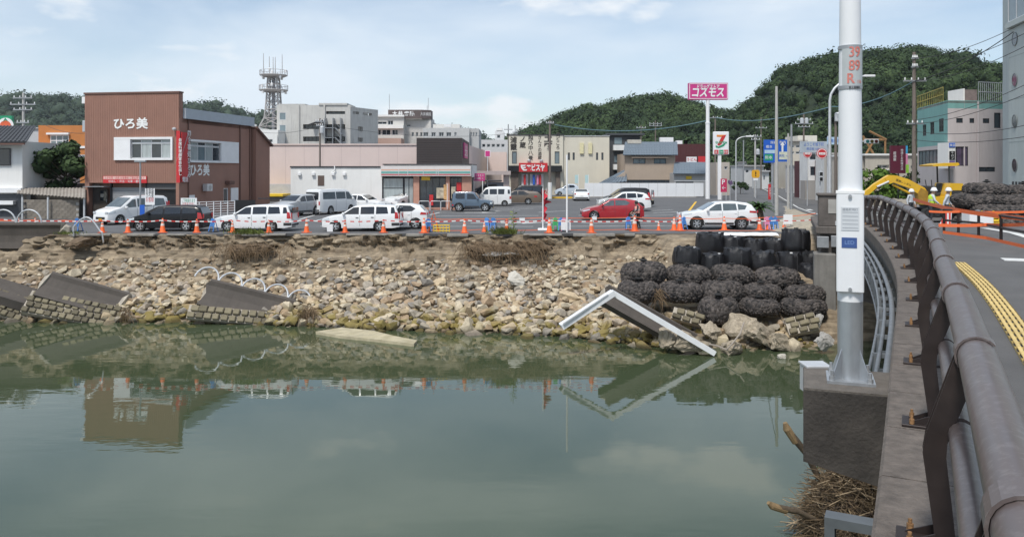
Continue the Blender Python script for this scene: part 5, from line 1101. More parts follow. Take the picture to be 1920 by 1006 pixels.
house('small_gabled_shop', 'small whitish shop with a dark entrance along the far road', 1490, 1500, 312, 120, (.52, .51, .5), [(1496, 1499, 322, 345)], 4, (.35, .34, .33)); house('cream_flats', 'cream apartment block behind the road signs', 1478, 1512, 265, 150, (.52, .47, .39), [(1482, 1489, 272, 277), (1492, 1500, 272, 277), (1482, 1489, 284, 289), (1492, 1500, 284, 289)], 10, (.45, .42, .38))
house('cream_tower', 'cream water tank block on top of the hillside building', 1497, 1532, 254, 165, (.7, .66, .57), [], 8); house('street_store', 'white fronted store on the corner past the lamp posts', 1548, 1580, 289, 90, (.6, .6, .58), [(1552, 1560, 300, 330), (1564, 1576, 296, 306)], 3, (.4, .39, .38))
house('maroon_store', 'narrow dark maroon shop front between two white stores', 1534, 1542, 300, 95, (.09, .03, .035), [], 8); house('far_row_house', 'row of low grey houses along the far road', 1394, 1432, 312, 170, (.5, .5, .49), [(1398, 1404, 318, 324), (1410, 1418, 318, 324)], 10, (.34, .33, .32)); house('far_grey_house', 'small grey house far along the road behind the blue signs', 1404, 1440, 305, 200, (.44, .42, .4), [(1410, 1416, 310, 314)], 10, (.3, .28, .27)); house('pinkish_shed', 'plain beige shed wall right of the convenience store sign', 1344, 1368, 304, 112, (.46, .41, .36), [(1347, 1353, 312, 318), (1358, 1364, 312, 318)], 4)
house('gate_house', 'low white gate building at the foot of the wooded hill', 1428, 1442, 322, 150, (.55, .55, .53), [(1431, 1435, 328, 338)], 6, (.4, .4, .4))

# ------------------------------------------------------------------ wooded hills
def leafmat(name, c0, c1):
    m = bpy.data.materials.new(name); m.use_nodes = True; t = m.node_tree; n = t.nodes; l = t.links; b = n['Principled BSDF']; b.inputs['Roughness'].default_value = 0.75; b.inputs['Specular IOR Level'].default_value = .25
    a = n.new('ShaderNodeAttribute'); a.attribute_name = 'rnd'; mx = n.new('ShaderNodeMixRGB'); mx.inputs[1].default_value = (*c0, 1); mx.inputs[2].default_value = (*c1, 1); l.new(a.outputs['Fac'], mx.inputs[0]); l.new(mx.outputs[0], b.inputs['Base Color']); return m
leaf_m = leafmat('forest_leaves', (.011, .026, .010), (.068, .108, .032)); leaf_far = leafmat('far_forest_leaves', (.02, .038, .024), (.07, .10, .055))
def crown_cloud(centers, radii, m, name, nleaf=70, leaf=.2, parent=None, kind='stuff', label=None, cat=None, squash=.85, base=True):
    """crowns of many small leaf-clump faces; a small dark core keeps light from passing straight through"""
    bm = bmesh.new(); bmesh.ops.create_icosphere(bm, subdivisions=1, radius=1); core_v = np.array([v.co[:] for v in bm.verts]); core_f = np.array([[v.index for v in f.verts] for f in bm.faces]); bm.free()
    V = []; F = []; RN = []; off = 0
    for c, r in zip(centers, radii):
        c = np.array(c); tint = min(1, max(0, .62 * rng.random() + .38 * (.5 + 1.1 * fbm(c[0], c[1], 2.0, .03))))
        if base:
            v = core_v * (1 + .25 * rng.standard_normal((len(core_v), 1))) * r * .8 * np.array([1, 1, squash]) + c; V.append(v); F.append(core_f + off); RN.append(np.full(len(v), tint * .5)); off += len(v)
        d = rng.standard_normal((nleaf, 3)); d /= np.linalg.norm(d, axis=1, keepdims=True); d[:, 2] = np.where(d[:, 2] < -.3, -d[:, 2], d[:, 2])
        lump = 1 + .22 * np.sin(d[:, :1] * 5 + tint * 9) * np.sin(d[:, 1:2] * 5 + tint * 5) + .12 * rng.standard_normal((nleaf, 1))
        p = c + d * r * lump * np.array([1, 1, squash])
        a = np.cross(d + .7 * rng.standard_normal((nleaf, 3)), rng.standard_normal((nleaf, 3))); a /= np.linalg.norm(a, axis=1, keepdims=True) + 1e-9; b = np.cross(d, a); s = leaf * r * (.6 + .9 * rng.random((nleaf, 1)))
        q = np.stack([p - a * s - b * s * .6, p + a * s - b * s * .6, p + a * s * .5 + b * s, p - a * s * .5 + b * s * .9], 1).reshape(-1, 3); V.append(q)
        F4 = np.arange(nleaf * 4).reshape(-1, 4) + off; F.append(F4); RN.append(np.repeat(np.clip(tint * tint * .75 + .35 * rng.random(nleaf), 0, 1), 4)); off += nleaf * 4
    V = np.concatenate(V); me = bpy.data.meshes.new(name); faces = []
    loops = np.concatenate([f.ravel() for f in F]); tot = np.concatenate([np.full(len(f), f.shape[1]) for f in F]); start = np.concatenate([[0], np.cumsum(tot)[:-1]])
    me.vertices.add(len(V)); me.vertices.foreach_set('co', V.ravel()); me.loops.add(len(loops)); me.loops.foreach_set('vertex_index', loops.astype(np.int32)); me.polygons.add(len(tot)); me.polygons.foreach_set('loop_start', start.astype(np.int32)); me.polygons.foreach_set('loop_total', tot.astype(np.int32)); me.update(calc_edges=True); me.validate()
    at2 = me.attributes.new('rnd', 'FLOAT', 'POINT'); at2.data.foreach_set('value', np.concatenate(RN).astype(np.float32)); me.materials.append(m)
    o = bpy.data.objects.new(name, me); COL.objects.link(o); o.parent = parent; tag(o, label, cat, None, kind); return o
hill_m = mat('hill_ground', (.02, .034, .014), .95, 0, .4, .05)
def hill(name, ridge, Yr, Yf, x_pad, step, rad, m, seed, nleaf=170, back=160, lf=.085, dy=12):
    pts = [(X(px, Yr), Z(py + dy, Yr)) for px, py in ridge]
    def hz(x, Y):
        h = interp(x, pts)
        t = (Y - Yf) / (Yr - Yf); f_ = (.35 * t + .65 * t * t * (3 - 2 * t) if t > 0 else 0) if t <= 1 else max(0, 1 - ((Y - Yr) / back) ** 2)
        return h * f_ + (1.5 + h * .05) * fbm(x, Y, seed, .022) * min(1, max(0, t * 2)) * (1 if t < .9 else .4) - .5
    xs = np.arange(pts[0][0] - x_pad, pts[-1][0] + x_pad, 6); ys = np.arange(Yf, Yr + back * .6, 8); mb = MB(); k = len(ys)
    mb.add([(x, Y, hz(x, Y) - rad * .5) for x in xs for Y in ys], [(i * k + j, (i + 1) * k + j, (i + 1) * k + j + 1, i * k + j + 1) for i in range(len(xs) - 1) for j in range(k - 1)])
    g = mb.build(name, hill_m, kind='structure')
    C = []; Rd = []
    for x in np.arange(pts[0][0] - x_pad * .2, pts[-1][0] + x_pad * .2, step):
        for Y in np.arange(Yf + 4, Yr + 14, step * 1.15):
            xx, yy = x + random.uniform(-.6, .6) * step, Y + random.uniform(-.6, .6) * step; r = rad * random.uniform(.5, 1.3) * (1.35 if random.random() < .12 else 1)
            C.append((xx, yy, hz(xx, yy) + r * .1)); Rd.append(r)
    crown_cloud(C, Rd, m, 'forest_canopy', nleaf, lf, g)
hill('near_hill', [(1330, 300), (1380, 215), (1420, 180), (1450, 146), (1480, 120), (1540, 103), (1620, 100), (1680, 90), (1740, 97), (1790, 114), (1840, 124), (1880, 122), (2000, 118), (2120, 170)], 330, 190, 25, 4.3, 3.3, leaf_m, 1.0)
hill('middle_hill', [(880, 300), (930, 262), (1000, 238), (1050, 211), (1120, 191), (1215, 177), (1260, 180), (1290, 190), (1330, 205), (1380, 205), (1440, 225)], 430, 250, 20, 5.2, 3.9, leaf_m, 5.0)
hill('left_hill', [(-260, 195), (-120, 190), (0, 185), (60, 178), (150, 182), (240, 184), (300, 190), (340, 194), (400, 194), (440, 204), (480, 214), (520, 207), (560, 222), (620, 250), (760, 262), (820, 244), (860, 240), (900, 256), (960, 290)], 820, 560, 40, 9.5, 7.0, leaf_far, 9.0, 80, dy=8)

# ------------------------------------------------------------------ single trees
def tree(name, label, c, h, r, nclump, m, leaf=.25, seed=0, nleaf=60, cat='tree'):
    o = T(name, label, cat, c); rd = random.Random(seed); bark = mat('bark', (.09, .07, .05), .9, 0, .3)
    mb = MB(); mb.path([(0, 0, 0), (.05, .03, h * .35), (-.05, .05, h * .7), (0, 0, h * .95)], [h * .035, h * .028, h * .018, h * .006], 8); C = []; Rd = []
    for k in range(nclump):
        a = rd.uniform(0, 6.28); q = rd.uniform(.3, 1.0); z = h * rd.uniform(.38, 1.0); rr_ = r * q * math.sqrt(max(.15, 1 - ((z / h - .6) / .5) ** 2)); p = (rr_ * math.cos(a), rr_ * math.sin(a), z); C.append(p); Rd.append(r * rd.uniform(.22, .38))
        mb.path([(0, 0, z * .7), p], [h * .012, h * .004], 5)
    mb.build('trunk', bark, o); crown_cloud(C, Rd, m, 'crown', nleaf, leaf, o, None); return o
tree('pine_tree', 'dark green garden pine beside the brown restaurant', (X(123, 63), 63, 0), 5.3, 2.1, 30, leaf_m, .2, 3, 80)
tree('roadside_tree', 'dark leafy tree at the end of the road behind the blue signs', (X(1450, 180), 180, 0), 6.5, 5, 26, leaf_m, .2, 4); tree('roadside_tree', 'smaller leafy tree right of the tall concrete pole on the far road', (X(1490, 190), 190, 0), 5.5, 4, 22, leaf_m, .2, 5)
tree('roadside_shrub', 'low green shrub beside the far street lamp', (X(1388, 118), 118, 0), 1.6, 1.2, 12, leaf_m, .25, 6, 40, 'shrub')
green_leaf = leafmat('bright_leaves', (.05, .10, .012), (.14, .24, .04))
for px, lb_, h_, s_ in ((1640, 'taller bright green shrub behind the excavator arm by the white lamp post', 2.6, 11), (1660, 'lower bright green shrub behind the bend of the excavator arm', 2.2, 12)): tree('garden_shrub', lb_, (X(px, 66), 66, .25), h_ + .4, 1.6, 16, green_leaf, .25, s_, 50, 'shrub')['group'] = 'shrubs behind the excavator'
tree('garden_shrub', 'dark green shrub at the foot of the wooden pole', (X(1706, 60), 60, .35), 2.9, 1.0, 14, leaf_m, .25, 14, 50, 'shrub')
# cycad in its pot
cy = T('cycad', 'dark green cycad with arching fronds behind the white crossover car', 'plant', gp(1423, 413.5))
MB().lathe([(.32, 0), (.34, .3), (.25, .8), (.1, .95)], 12).build('trunk', mat('cycad_trunk', (.08, .06, .04), .9, 0, .4, 8), cy)
for k in range(34):
    a = k * 2.399; el = .2 + .9 * (k / 34); L_ = 1.15; mb = MB(); pts = []
    for j in range(7):
        t = j / 6; pts.append(Vector((math.cos(a) * L_ * t * math.cos(el * .8), math.sin(a) * L_ * t * math.cos(el * .8), .9 + L_ * t * math.sin(el) - .55 * t * t)))
    sv = Vector((-math.sin(a), math.cos(a), 0)); vs = []
    for j, p in enumerate(pts): w = .11 * math.sin(PI * min(.97, .12 + j / 6.5)); vs += [p - sv * w - UP * .04, p, p + sv * w - UP * .04]
    mb.add(vs, [(3 * j + i, 3 * j + 1 + i, 3 * j + 4 + i, 3 * j + 3 + i) for j in range(6) for i in (0, 1)]); mb.build('frond', mat('cycad_green', (.03, .07, .012), .5, 0, .3), cy)
# ------------------------------------------------------------------ vehicles
def car(name, label, loc, rz, col, spec, glass_m=carglass, rims=alloy, extra=()):
    """loc = middle of the car on the ground; local -x is forwards"""
    L, W, H = spec['L'], spec['W'], spec['H']; top = spec['top']; belt = spec['belt']; rw = spec.get('rw', .31); xf, xr = spec['wx']; tum = spec.get('tum', .16); zb0 = spec.get('zb', .2)
    o = T(name, label, 'car' if 'van' not in name else 'van', loc, rz); pm = paint('paint_' + '_'.join('%d' % (c * 1000) for c in col), col)
    zt = lambda x: interp(x, top); bl = lambda x: min(interp(x, belt), zt(x) - .05)
    def wd(x):
        f = 1 - .16 * max(0, 1 - x / (.14 * L)) ** 2 - .09 * max(0, 1 - (L - x) / (.10 * L)) ** 2; return W / 2 * f
    def zb(x):
        z = zb0 + (.06 * max(0, 1 - x / .4)) + .07 * max(0, 1 - (L - x) / .4)
        for xw in (xf, xr):
            R_ = rw + .055; dx = x - xw
            if abs(dx) < R_: z = max(z, rw + math.sqrt(R_ * R_ - dx * dx))
        return z
    def hw(x, z):
        w = wd(x); b = bl(x); zz = zb0
        if z <= b: t = (z - zz) / max(.05, b - zz); return w * (.965 + .035 * math.sin(PI * max(0, min(1, .15 + t * .75))))
        return w * .975 - tum * (z - b) / max(.3, (H - b)) - .0
    st = sorted(set([0, .02, .06, L - .02, L] + list(np.linspace(.1, L - .05, 46)) + [q for xw in (xf, xr) for q in [xw + (rw + .055) * math.sin(a) for a in np.linspace(-PI / 2, PI / 2, 15)]] + [p[0] for p in top if 0 < p[0] < L]))
    vs = []; K = 10
    for x in st:
        t = zt(x); b = bl(x); z0 = min(zb(x), b - .03); half = []
        for z in (z0, lerp(z0, b, .12), lerp(z0, b, .45), lerp(z0, b, .8), b): half.append((hw(x, z), z))
        r = min(.06, (t - b) * .35); wt = hw(x, t)
        half += [(hw(x, lerp(b, t, .5)), lerp(b, t, .5)), (hw(x, t - r), t - r), (wt - r * .35, t - r * .25), (wt - r * 1.6, t), (wt * .5, t + .012)]
        full = [(-w, z) for w, z in half] + [(0, t + .016)] + [(w, z) for w, z in reversed(half)]
        for (y, z) in full: vs.append((x - L / 2, y, z))
    n = 2 * K + 1; fs = [(i * n + j, (i + 1) * n + j, (i + 1) * n + (j + 1) % n, i * n + (j + 1) % n) for i in range(len(st) - 1) for j in range(n)] + [tuple(range(n)), tuple((len(st) - 1) * n + j for j in range(n))]
    MB().add(vs, fs).build('body', pm, o, smooth=True)
    def sidepatch(poly, s, nm, m, off=.006, par=None):
        # densify so that the patch follows the curved side
        bm = bmesh.new(); bv = [bm.verts.new((x, z, 0)) for x, z in poly]; bm.faces.new(bv)
        for q in np.arange(min(p[0] for p in poly) + .12, max(p[0] for p in poly), .12): bmesh.ops.bisect_plane(bm, geom=bm.verts[:] + bm.edges[:] + bm.faces[:], plane_co=(q, 0, 0), plane_no=(1, 0, 0))
        for q in np.arange(min(p[1] for p in poly) + .1, max(p[1] for p in poly), .1): bmesh.ops.bisect_plane(bm, geom=bm.verts[:] + bm.edges[:] + bm.faces[:], plane_co=(0, q, 0), plane_no=(0, 1, 0))
        bm.verts.index_update(); mb = MB(); mb.add([(v.co.x - L / 2, s * (hw(v.co.x, v.co.y) + off), v.co.y) for v in bm.verts], [tuple(v.index for v in f.verts) for f in bm.faces]); bm.free()
        return mb.build(nm, m, par or o)
    def toppatch(x0, x1, nm, m, inset=.07, off=.012, n_=8):
        mb = MB(); vv_ = []
        xs_ = list(np.linspace(x0, x1, n_))
        for x in xs_:
            t = zt(x); w = hw(x, t) - inset
            for y in (-w, -w * .5, 0, w * .5, w): vv_.append(Vector((x - L / 2, y, t + .012 + (.006 if y == 0 else 0))))
        sl_ = (zt(x1) - zt(x0)) / (x1 - x0); nr = Vector((-sl_, 0, 1)).normalized(); vv_ = [v + nr * off for v in vv_]
        mb.add(vv_, [(5 * i + j, 5 * i + 5 + j, 5 * i + 6 + j, 5 * i + 1 + j) for i in range(n_ - 1) for j in range(4)]); return mb.build(nm, m, o, smooth=True)
    for s in (-1, 1):
        for k, poly in enumerate(spec['win']): sidepatch(poly, s, 'side_window', glass_m if k else spec.get('fglass', glass_m))
        for x in spec.get('doors', ()):
            sidepatch([(x, zb0 + .12), (x + .014, zb0 + .12), (x + .014, bl(x) - .01), (x, bl(x) - .01)], s, 'door_seam', dark_metal, .004)
            sidepatch([(x - .22, bl(x) - .17), (x - .06, bl(x) - .17), (x - .06, bl(x) - .13), (x - .22, bl(x) - .13)], s, 'door_handle', pm if not spec.get('dkh') else dark_metal, .025)
        for poly in spec.get('tail', ()): sidepatch(poly, s, 'tail_light', redlens, .010)
        for poly in spec.get('head', ()): sidepatch(poly, s, 'headlight', clearlens, .012)
        for poly, nm, m in spec.get('trim', ()): sidepatch(poly, s, nm, m, .010)
        x = spec['mir']; y_ = s * (hw(x, bl(x)) + .09); MB().bbox(x - L / 2 - .06, x - L / 2 + .08, y_ - .1, y_ + .08, bl(x) + .02, bl(x) + .17, .03).build('mirror', pm, o)
        for xw in (xf, xr):
            yc = s * (W / 2 - .10); Mr = Matrix.Rotation(R(90) * -s, 3, 'X'); tw = .1
            wh_ = MB().lathe([(rw * .62, -tw), (rw * .9, -tw), (rw, -tw * .7), (rw, tw * .7), (rw * .92, tw), (rw * .64, tw), (rw * .60, tw * .5)], 28, M=Mr, c=(xw - L / 2, yc, rw)).build('wheel', rubber, o, smooth=True)
            mb = MB(); mb.lathe([(rw * .52, tw * .3), (rw * .65, tw * .3), (rw * .65, tw * .95), (rw * .59, tw * .95), (rw * .55, tw * .35)], 24, M=Mr, c=(xw - L / 2, yc, rw))
            nsp = spec.get('spokes', 5)
            for q in range(nsp):
                a = 2 * PI * q / nsp; Ms = Matrix.Translation((xw - L / 2, yc, rw)) @ Matrix.Rotation(R(90) * -s, 4, 'X') @ Matrix.Rotation(a, 4, 'Z'); mb.box(0, rw * .6, -rw * .1, rw * .1, tw * .5, tw * .85, Ms)
            mb.lathe([(rw * .18, tw * .4), (rw * .18, tw * .95)], 10, M=Mr, c=(xw - L / 2, yc, rw)); mb.build('rim', rims, wh_)
            MB().lathe([(rw * .5, tw * .2), (rw * .5, tw * .28)], 16, M=Mr, c=(xw - L / 2, yc, rw)).build('brake_disc', dark_metal, wh_)
    toppatch(*spec['ws'], 'windscreen', glass_m)
    if 'rwn' in spec: toppatch(*spec['rwn'], 'rear_window', glass_m, .1)
    for (y0, y1, z0, z1, e, nm, m) in spec.get('ends', ()):          # flat pieces on the nose (e=0) and tail (e=1)
        xa = (-L / 2 - .012) if e == 0 else (L / 2 + .012)
        for sgn_ in ((1,) if (y0 < 0 < y1) else (1, -1)): MB().bbox(min(xa, xa + (.05 if e == 0 else -.05)), max(xa, xa + (.05 if e == 0 else -.05)), min(y0 * sgn_, y1 * sgn_), max(y0 * sgn_, y1 * sgn_), z0, z1, .012).build(nm, m, o)
    MB().box(-L / 2 + .15, L / 2 - .15, -W / 2 * .8, W / 2 * .8, zb0 - .02, zb0 + .12).build('underbody', black_plain, o)
    return o
grille = mat('black_grille', (.02, .02, .022), .4, .2, .2); plate_w = mat('number_plate', (.75, .76, .72), .5, 0, .05); plate_y = mat('number_plate_yellow', (.75, .5, .03), .5, 0, .05); cladding = mat('grey_cladding', (.035, .036, .038), .7, 0, .1)
def E(front=True, rear=True, lamp=.66, W=1.7, rl=(.75, 1.05), rwin=None, pl=plate_w):
    e = []
    if front: e += [(-.45, .45, .36, .52, 0, 'grille', grille), (-.17, .17, .3, .44, 0, 'number_plate', pl), (W * .27, W * .42, lamp - .06, lamp + .08, 0, 'headlight', clearlens)]
    if rear: e += [(W * .38, W * .45, rl[0], rl[1], 1, 'tail_light', redlens), (-.17, .17, .5, .66, 1, 'number_plate', pl), (-W * .42, W * .42, .3, .42, 1, 'rear_bumper', cladding)]
    if rwin: e += [(-W * .36, W * .36, rwin[0], rwin[1], 1, 'rear_window', carglass)]
    return e
WAGON = dict(L=4.45, W=1.69, H=1.51, top=[(0, .55), (.04, .74), (.4, .86), (1.05, .96), (1.75, 1.40), (2.0, 1.47), (2.7, 1.51), (3.9, 1.49), (4.2, 1.44), (4.38, 1.0), (4.45, .62)], belt=[(0, .72), (1.0, .92), (4.4, .99)], wx=(.78, 3.3), rw=.30, mir=1.25,
    win=[[(1.22, .98), (1.80, 1.37), (2.12, 1.40), (2.12, .99)], [(2.22, .99), (2.22, 1.41), (3.0, 1.42), (3.0, 1.0)], [(3.1, 1.0), (3.1, 1.42), (3.72, 1.41), (3.80, 1.02)], [(3.95, 1.03), (3.95, 1.39), (4.12, 1.38), (4.22, 1.04)]], doors=(2.17, 3.04), ws=(1.1, 1.78), tail=[[(4.18, .74), (4.18, 1.12), (4.33, 1.08), (4.40, .74)]], head=[[(.06, .60), (.06, .72), (.42, .80), (.46, .64)]], ends=E(rl=(.7, 1.05), rwin=(1.03, 1.36)), rwn=(4.22, 4.36), trim=[([(4.0, .34), (4.0, .50), (4.44, .50), (4.44, .34)], 'bumper_trim', cladding)], dkh=1)
BLACKV = dict(L=4.4, W=1.7, H=1.47, top=[(0, .52), (.04, .68), (.5, .86), (.95, .98), (1.75, 1.40), (2.1, 1.46), (3.2, 1.47), (3.9, 1.43), (4.15, 1.35), (4.34, .95), (4.4, .6)], belt=[(0, .68), (1.0, .94), (4.4, 1.02)], wx=(.82, 3.42), rw=.31, mir=1.3,
    win=[[(1.25, .99), (1.85, 1.35), (2.1, 1.37), (2.1, 1.0)], [(2.2, 1.0), (2.2, 1.38), (3.1, 1.38), (3.1, 1.02)], [(3.2, 1.03), (3.2, 1.38), (3.9, 1.34), (4.0, 1.05)]], doors=(2.15, 3.15), ws=(1.05, 1.8), rwn=(4.16, 4.32), tail=[[(4.08, .72), (4.08, 1.08), (4.26, 1.05), (4.36, .72)]], head=[[(.06, .60), (.06, .70), (.5, .80), (.5, .68)]], ends=E(rl=(.75, 1.0)))
HATCH = dict(L=4.07, W=1.69, H=1.5, top=[(0, .5), (.05, .66), (.5, .84), (1.15, .99), (1.9, 1.42), (2.3, 1.50), (3.1, 1.49), (3.6, 1.38), (3.9, 1.08), (4.0, .95), (4.07, .6)], belt=[(0, .66), (1.1, .95), (4.0, 1.06)], wx=(.82, 3.35), rw=.32, mir=1.42, win=[[(1.42, 1.01), (1.98, 1.37), (2.25, 1.41), (2.25, 1.02)], [(2.33, 1.03), (2.33, 1.42), (3.05, 1.40), (3.36, 1.22), (3.15, 1.06)]], doors=(2.29, 3.1), ws=(1.22, 1.93), rwn=(3.62, 3.88), tail=[[(3.62, .86), (3.68, 1.02), (3.98, .98), (4.0, .86)]], head=[[(.08, .60), (.08, .68), (.55, .80), (.55, .72)]], ends=E(rl=(.85, .98)))
SUV = dict(L=4.5, W=1.83, H=1.64, top=[(0, .62), (.05, .88), (.5, 1.0), (1.2, 1.10), (1.95, 1.54), (2.3, 1.62), (3.2, 1.64), (3.9, 1.56), (4.15, 1.45), (4.4, 1.08), (4.5, .7)], belt=[(0, .85), (1.2, 1.06), (4.4, 1.14)], wx=(.88, 3.52), rw=.36, mir=1.5, zb=.27, spokes=6, win=[[(1.45, 1.10), (2.02, 1.48), (2.35, 1.53), (2.35, 1.12)], [(2.43, 1.12), (2.43, 1.54), (3.2, 1.53), (3.25, 1.15)], [(3.33, 1.16), (3.3, 1.52), (3.85, 1.42), (3.72, 1.19)]], doors=(2.39, 3.3), ws=(1.27, 1.98), rwn=(4.16, 4.38), tail=[[(3.98, 1.0), (3.98, 1.12), (4.36, 1.10), (4.42, .98)]], head=[[(.1, .82), (.1, .92), (.6, .99), (.6, .92)]],
    trim=[([(x + .45 * math.cos(a), .36 + .45 * math.sin(a)) for a in np.linspace(PI, 0, 13)] + [(x + .42 * math.cos(a), .36 + .42 * math.sin(a)) for a in np.linspace(0, PI, 13)], 'wheel_arch', cladding) for x in (.88, 3.52)] + [([(1.35, .3), (1.35, .42), (3.05, .42), (3.05, .3)], 'sill_cladding', cladding), ([(4.0, .35), (4.0, .55), (4.48, .55), (4.48, .35)], 'bumper_trim', cladding)], ends=E(W=1.83, lamp=.9, rl=(.98, 1.12)))
BIGVAN = dict(L=4.7, W=1.69, H=1.99, top=[(0, .6), (.03, .95), (.35, 1.12), (1.05, 1.82), (1.5, 1.96), (2.5, 1.99), (4.4, 1.98), (4.6, 1.93), (4.68, 1.2), (4.7, .6)], belt=[(0, .92), (.5, 1.10), (4.7, 1.16)], wx=(.95, 3.45), rw=.33, mir=.75, tum=.12, win=[[(.62, 1.14), (1.15, 1.74), (1.5, 1.76), (1.5, 1.16)], [(1.6, 1.2), (1.6, 1.76), (2.75, 1.77), (2.75, 1.2)], [(2.85, 1.2), (2.85, 1.77), (4.3, 1.76), (4.35, 1.22)]], doors=(1.55, 2.8), ws=(.42, 1.03), ends=E(rl=(.75, 1.05), rwin=(1.2, 1.78), lamp=.85), rims=1)
KEIVAN = dict(L=3.4, W=1.48, H=1.9, top=[(0, .6), (.03, .92), (.3, 1.08), (.85, 1.72), (1.2, 1.87), (2.4, 1.9), (3.2, 1.88), (3.34, 1.8), (3.38, 1.1), (3.4, .6)], belt=[(0, .9), (.4, 1.08), (3.4, 1.16)], wx=(.55, 2.75), rw=.27, mir=.6, tum=.1, win=[[(.5, 1.14), (.92, 1.62), (1.15, 1.66), (1.15, 1.15)], [(1.3, 1.16), (1.3, 1.66), (2.0, 1.67), (2.0, 1.16)], [(2.12, 1.16), (2.12, 1.67), (2.75, 1.66), (2.7, 1.16)], [(3.05, 1.2), (3.05, 1.62), (3.25, 1.6), (3.28, 1.2)]], doors=(1.22, 2.06), ws=(.38, .84), ends=E(W=1.48, rwin=(1.2, 1.66), lamp=.8, pl=plate_y), tail=[[(3.22, .7), (3.22, .95), (3.36, .95), (3.38, .7)]])
JIMNY = dict(L=3.45, W=1.5, H=1.68, top=[(0, .62), (.05, .88), (.5, .98), (1.1, 1.04), (1.52, 1.58), (1.8, 1.67), (2.6, 1.68), (3.2, 1.65), (3.36, 1.55), (3.42, 1.0), (3.45, .6)], belt=[(0, .86), (1.1, 1.0), (3.4, 1.04)], wx=(.62, 2.85), rw=.36, mir=1.25, zb=.36, tum=.12, win=[[(1.3, 1.06), (1.62, 1.50), (2.15, 1.54), (2.15, 1.06)], [(2.35, 1.08), (2.35, 1.54), (3.1, 1.52), (3.15, 1.2), (3.0, 1.08)]], doors=(2.25,), ws=(1.14, 1.5), head=[[(.05, .66), (.05, .80), (.2, .82), (.2, .66)]], tail=[[(3.3, .5), (3.3, .62), (3.43, .62), (3.43, .5)]], trim=[([(0.02, .42), (.02, .58), (.22, .6), (.22, .42)], 'bumper_trim', cladding), ([(1.1, .38), (1.1, .5), (2.35, .5), (2.35, .38)], 'sill_cladding', cladding)], ends=E(W=1.5, lamp=.75, rl=(.5, .6), rwin=(1.1, 1.5), pl=plate_y))
SERENA = dict(L=4.6, W=1.69, H=1.82, top=[(0, .55), (.04, .82), (.35, .96), (.85, 1.08), (1.7, 1.68), (2.1, 1.80), (3.2, 1.82), (4.2, 1.78), (4.45, 1.65), (4.56, 1.0), (4.6, .6)], belt=[(0, .8), (.85, 1.0), (4.6, 1.1)], wx=(.82, 3.6), rw=.31, mir=1.2, tum=.14, win=[[(1.1, 1.08), (1.75, 1.58), (2.0, 1.62), (2.0, 1.1)], [(2.1, 1.1), (2.1, 1.64), (3.2, 1.65), (3.2, 1.12)], [(3.3, 1.12), (3.3, 1.65), (4.15, 1.6), (4.25, 1.15)]], doors=(2.05, 3.25), ws=(.9, 1.72), ends=E(lamp=.78, rl=(.9, 1.4), rwin=(1.15, 1.6), pl=plate_y), head=[[(.06, .70), (.06, .82), (.5, .92), (.5, .8)]], tail=[[(4.3, .9), (4.3, 1.4), (4.46, 1.35), (4.55, .9)]])
SEDAN = dict(L=4.6, W=1.76, H=1.47, top=[(0, .5), (.05, .66), (.6, .84), (1.4, .96), (2.1, 1.38), (2.5, 1.46), (3.1, 1.46), (3.6, 1.32), (4.05, 1.02), (4.5, .98), (4.6, .6)], belt=[(0, .66), (1.3, .92), (4.5, .97)], wx=(.9, 3.6), rw=.32, mir=1.6, win=[[(1.62, .98), (2.15, 1.33), (2.5, 1.38), (2.5, .99)], [(2.58, .99), (2.58, 1.38), (3.15, 1.37), (3.7, 1.05), (3.4, 1.0)]], doors=(2.54, 3.4), ws=(1.47, 2.1), rwn=(3.6, 4.03), tail=[[(4.2, .75), (4.2, .92), (4.5, .9), (4.52, .75)]], head=[[(.08, .6), (.08, .7), (.55, .80), (.55, .7)]], ends=E(W=1.76, rl=(.75, .9)))
SPORT = dict(SEDAN, L=4.24, H=1.32, W=1.78, top=[(0, .5), (.05, .62), (.7, .78), (1.4, .88), (2.0, 1.24), (2.4, 1.32), (2.9, 1.30), (3.6, 1.02), (4.1, .93), (4.24, .6)], belt=[(0, .6), (1.3, .84), (4.2, .9)], wx=(.85, 3.4), win=[[(1.6, .92), (2.1, 1.2), (2.9, 1.22), (3.2, .95)]], doors=(2.9,), mir=1.6, ws=(1.45, 2.0), rwn=(2.95, 3.55), tail=[[(3.9, .72), (3.9, .85), (4.15, .85), (4.15, .72)]])
MINIV = dict(SERENA, L=4.9, W=1.82, H=1.75)
WHITE = (.78, .79, .79); 
def gcar(name, label, cx, gy, rz, col, spec, near=True, **k):
    Y = gY(gy) + (spec['W'] / 2 if near else 0); return car(name, label, (X(cx, Y), Y, 0.0), R(rz), col, spec, **k)
gcar('black_wagon', 'black estate car parked beside the brown restaurant, facing the white minivan', 319, 434, 1, (.012, .012, .014), BLACKV)
gcar('white_wagon', 'white delivery estate car parked behind the tuft of grass on the bank', 482, 434, 0, WHITE, WAGON, glass_m=carglass)
gcar('white_wagon', 'white delivery estate car parked partly in front of a white hatchback', 681, 434, 0, WHITE, WAGON)
gcar('white_hatchback', 'white hatchback half hidden behind a white delivery estate car', 741, 429.5, 0, WHITE, HATCH)
gcar('white_minivan', 'white minivan facing the river before the brown restaurant shutter', 248, 418, 62, WHITE, SERENA, near=False, glass_m=carglass_l)
gcar('silver_car', 'silver car parked nose to the river left of the tall white van', 556, 404, 62, (.4, .41, .42), dict(SUV, L=4.4, H=1.55, W=1.75), near=False)
gcar('white_van', 'tall white work van seen from behind with its rear window', 622, 400, -117, WHITE, BIGVAN, near=False)
gcar('white_sedan', 'white saloon car between the tall white van and the shop window', 682, 396, 165, WHITE, SEDAN, near=False)
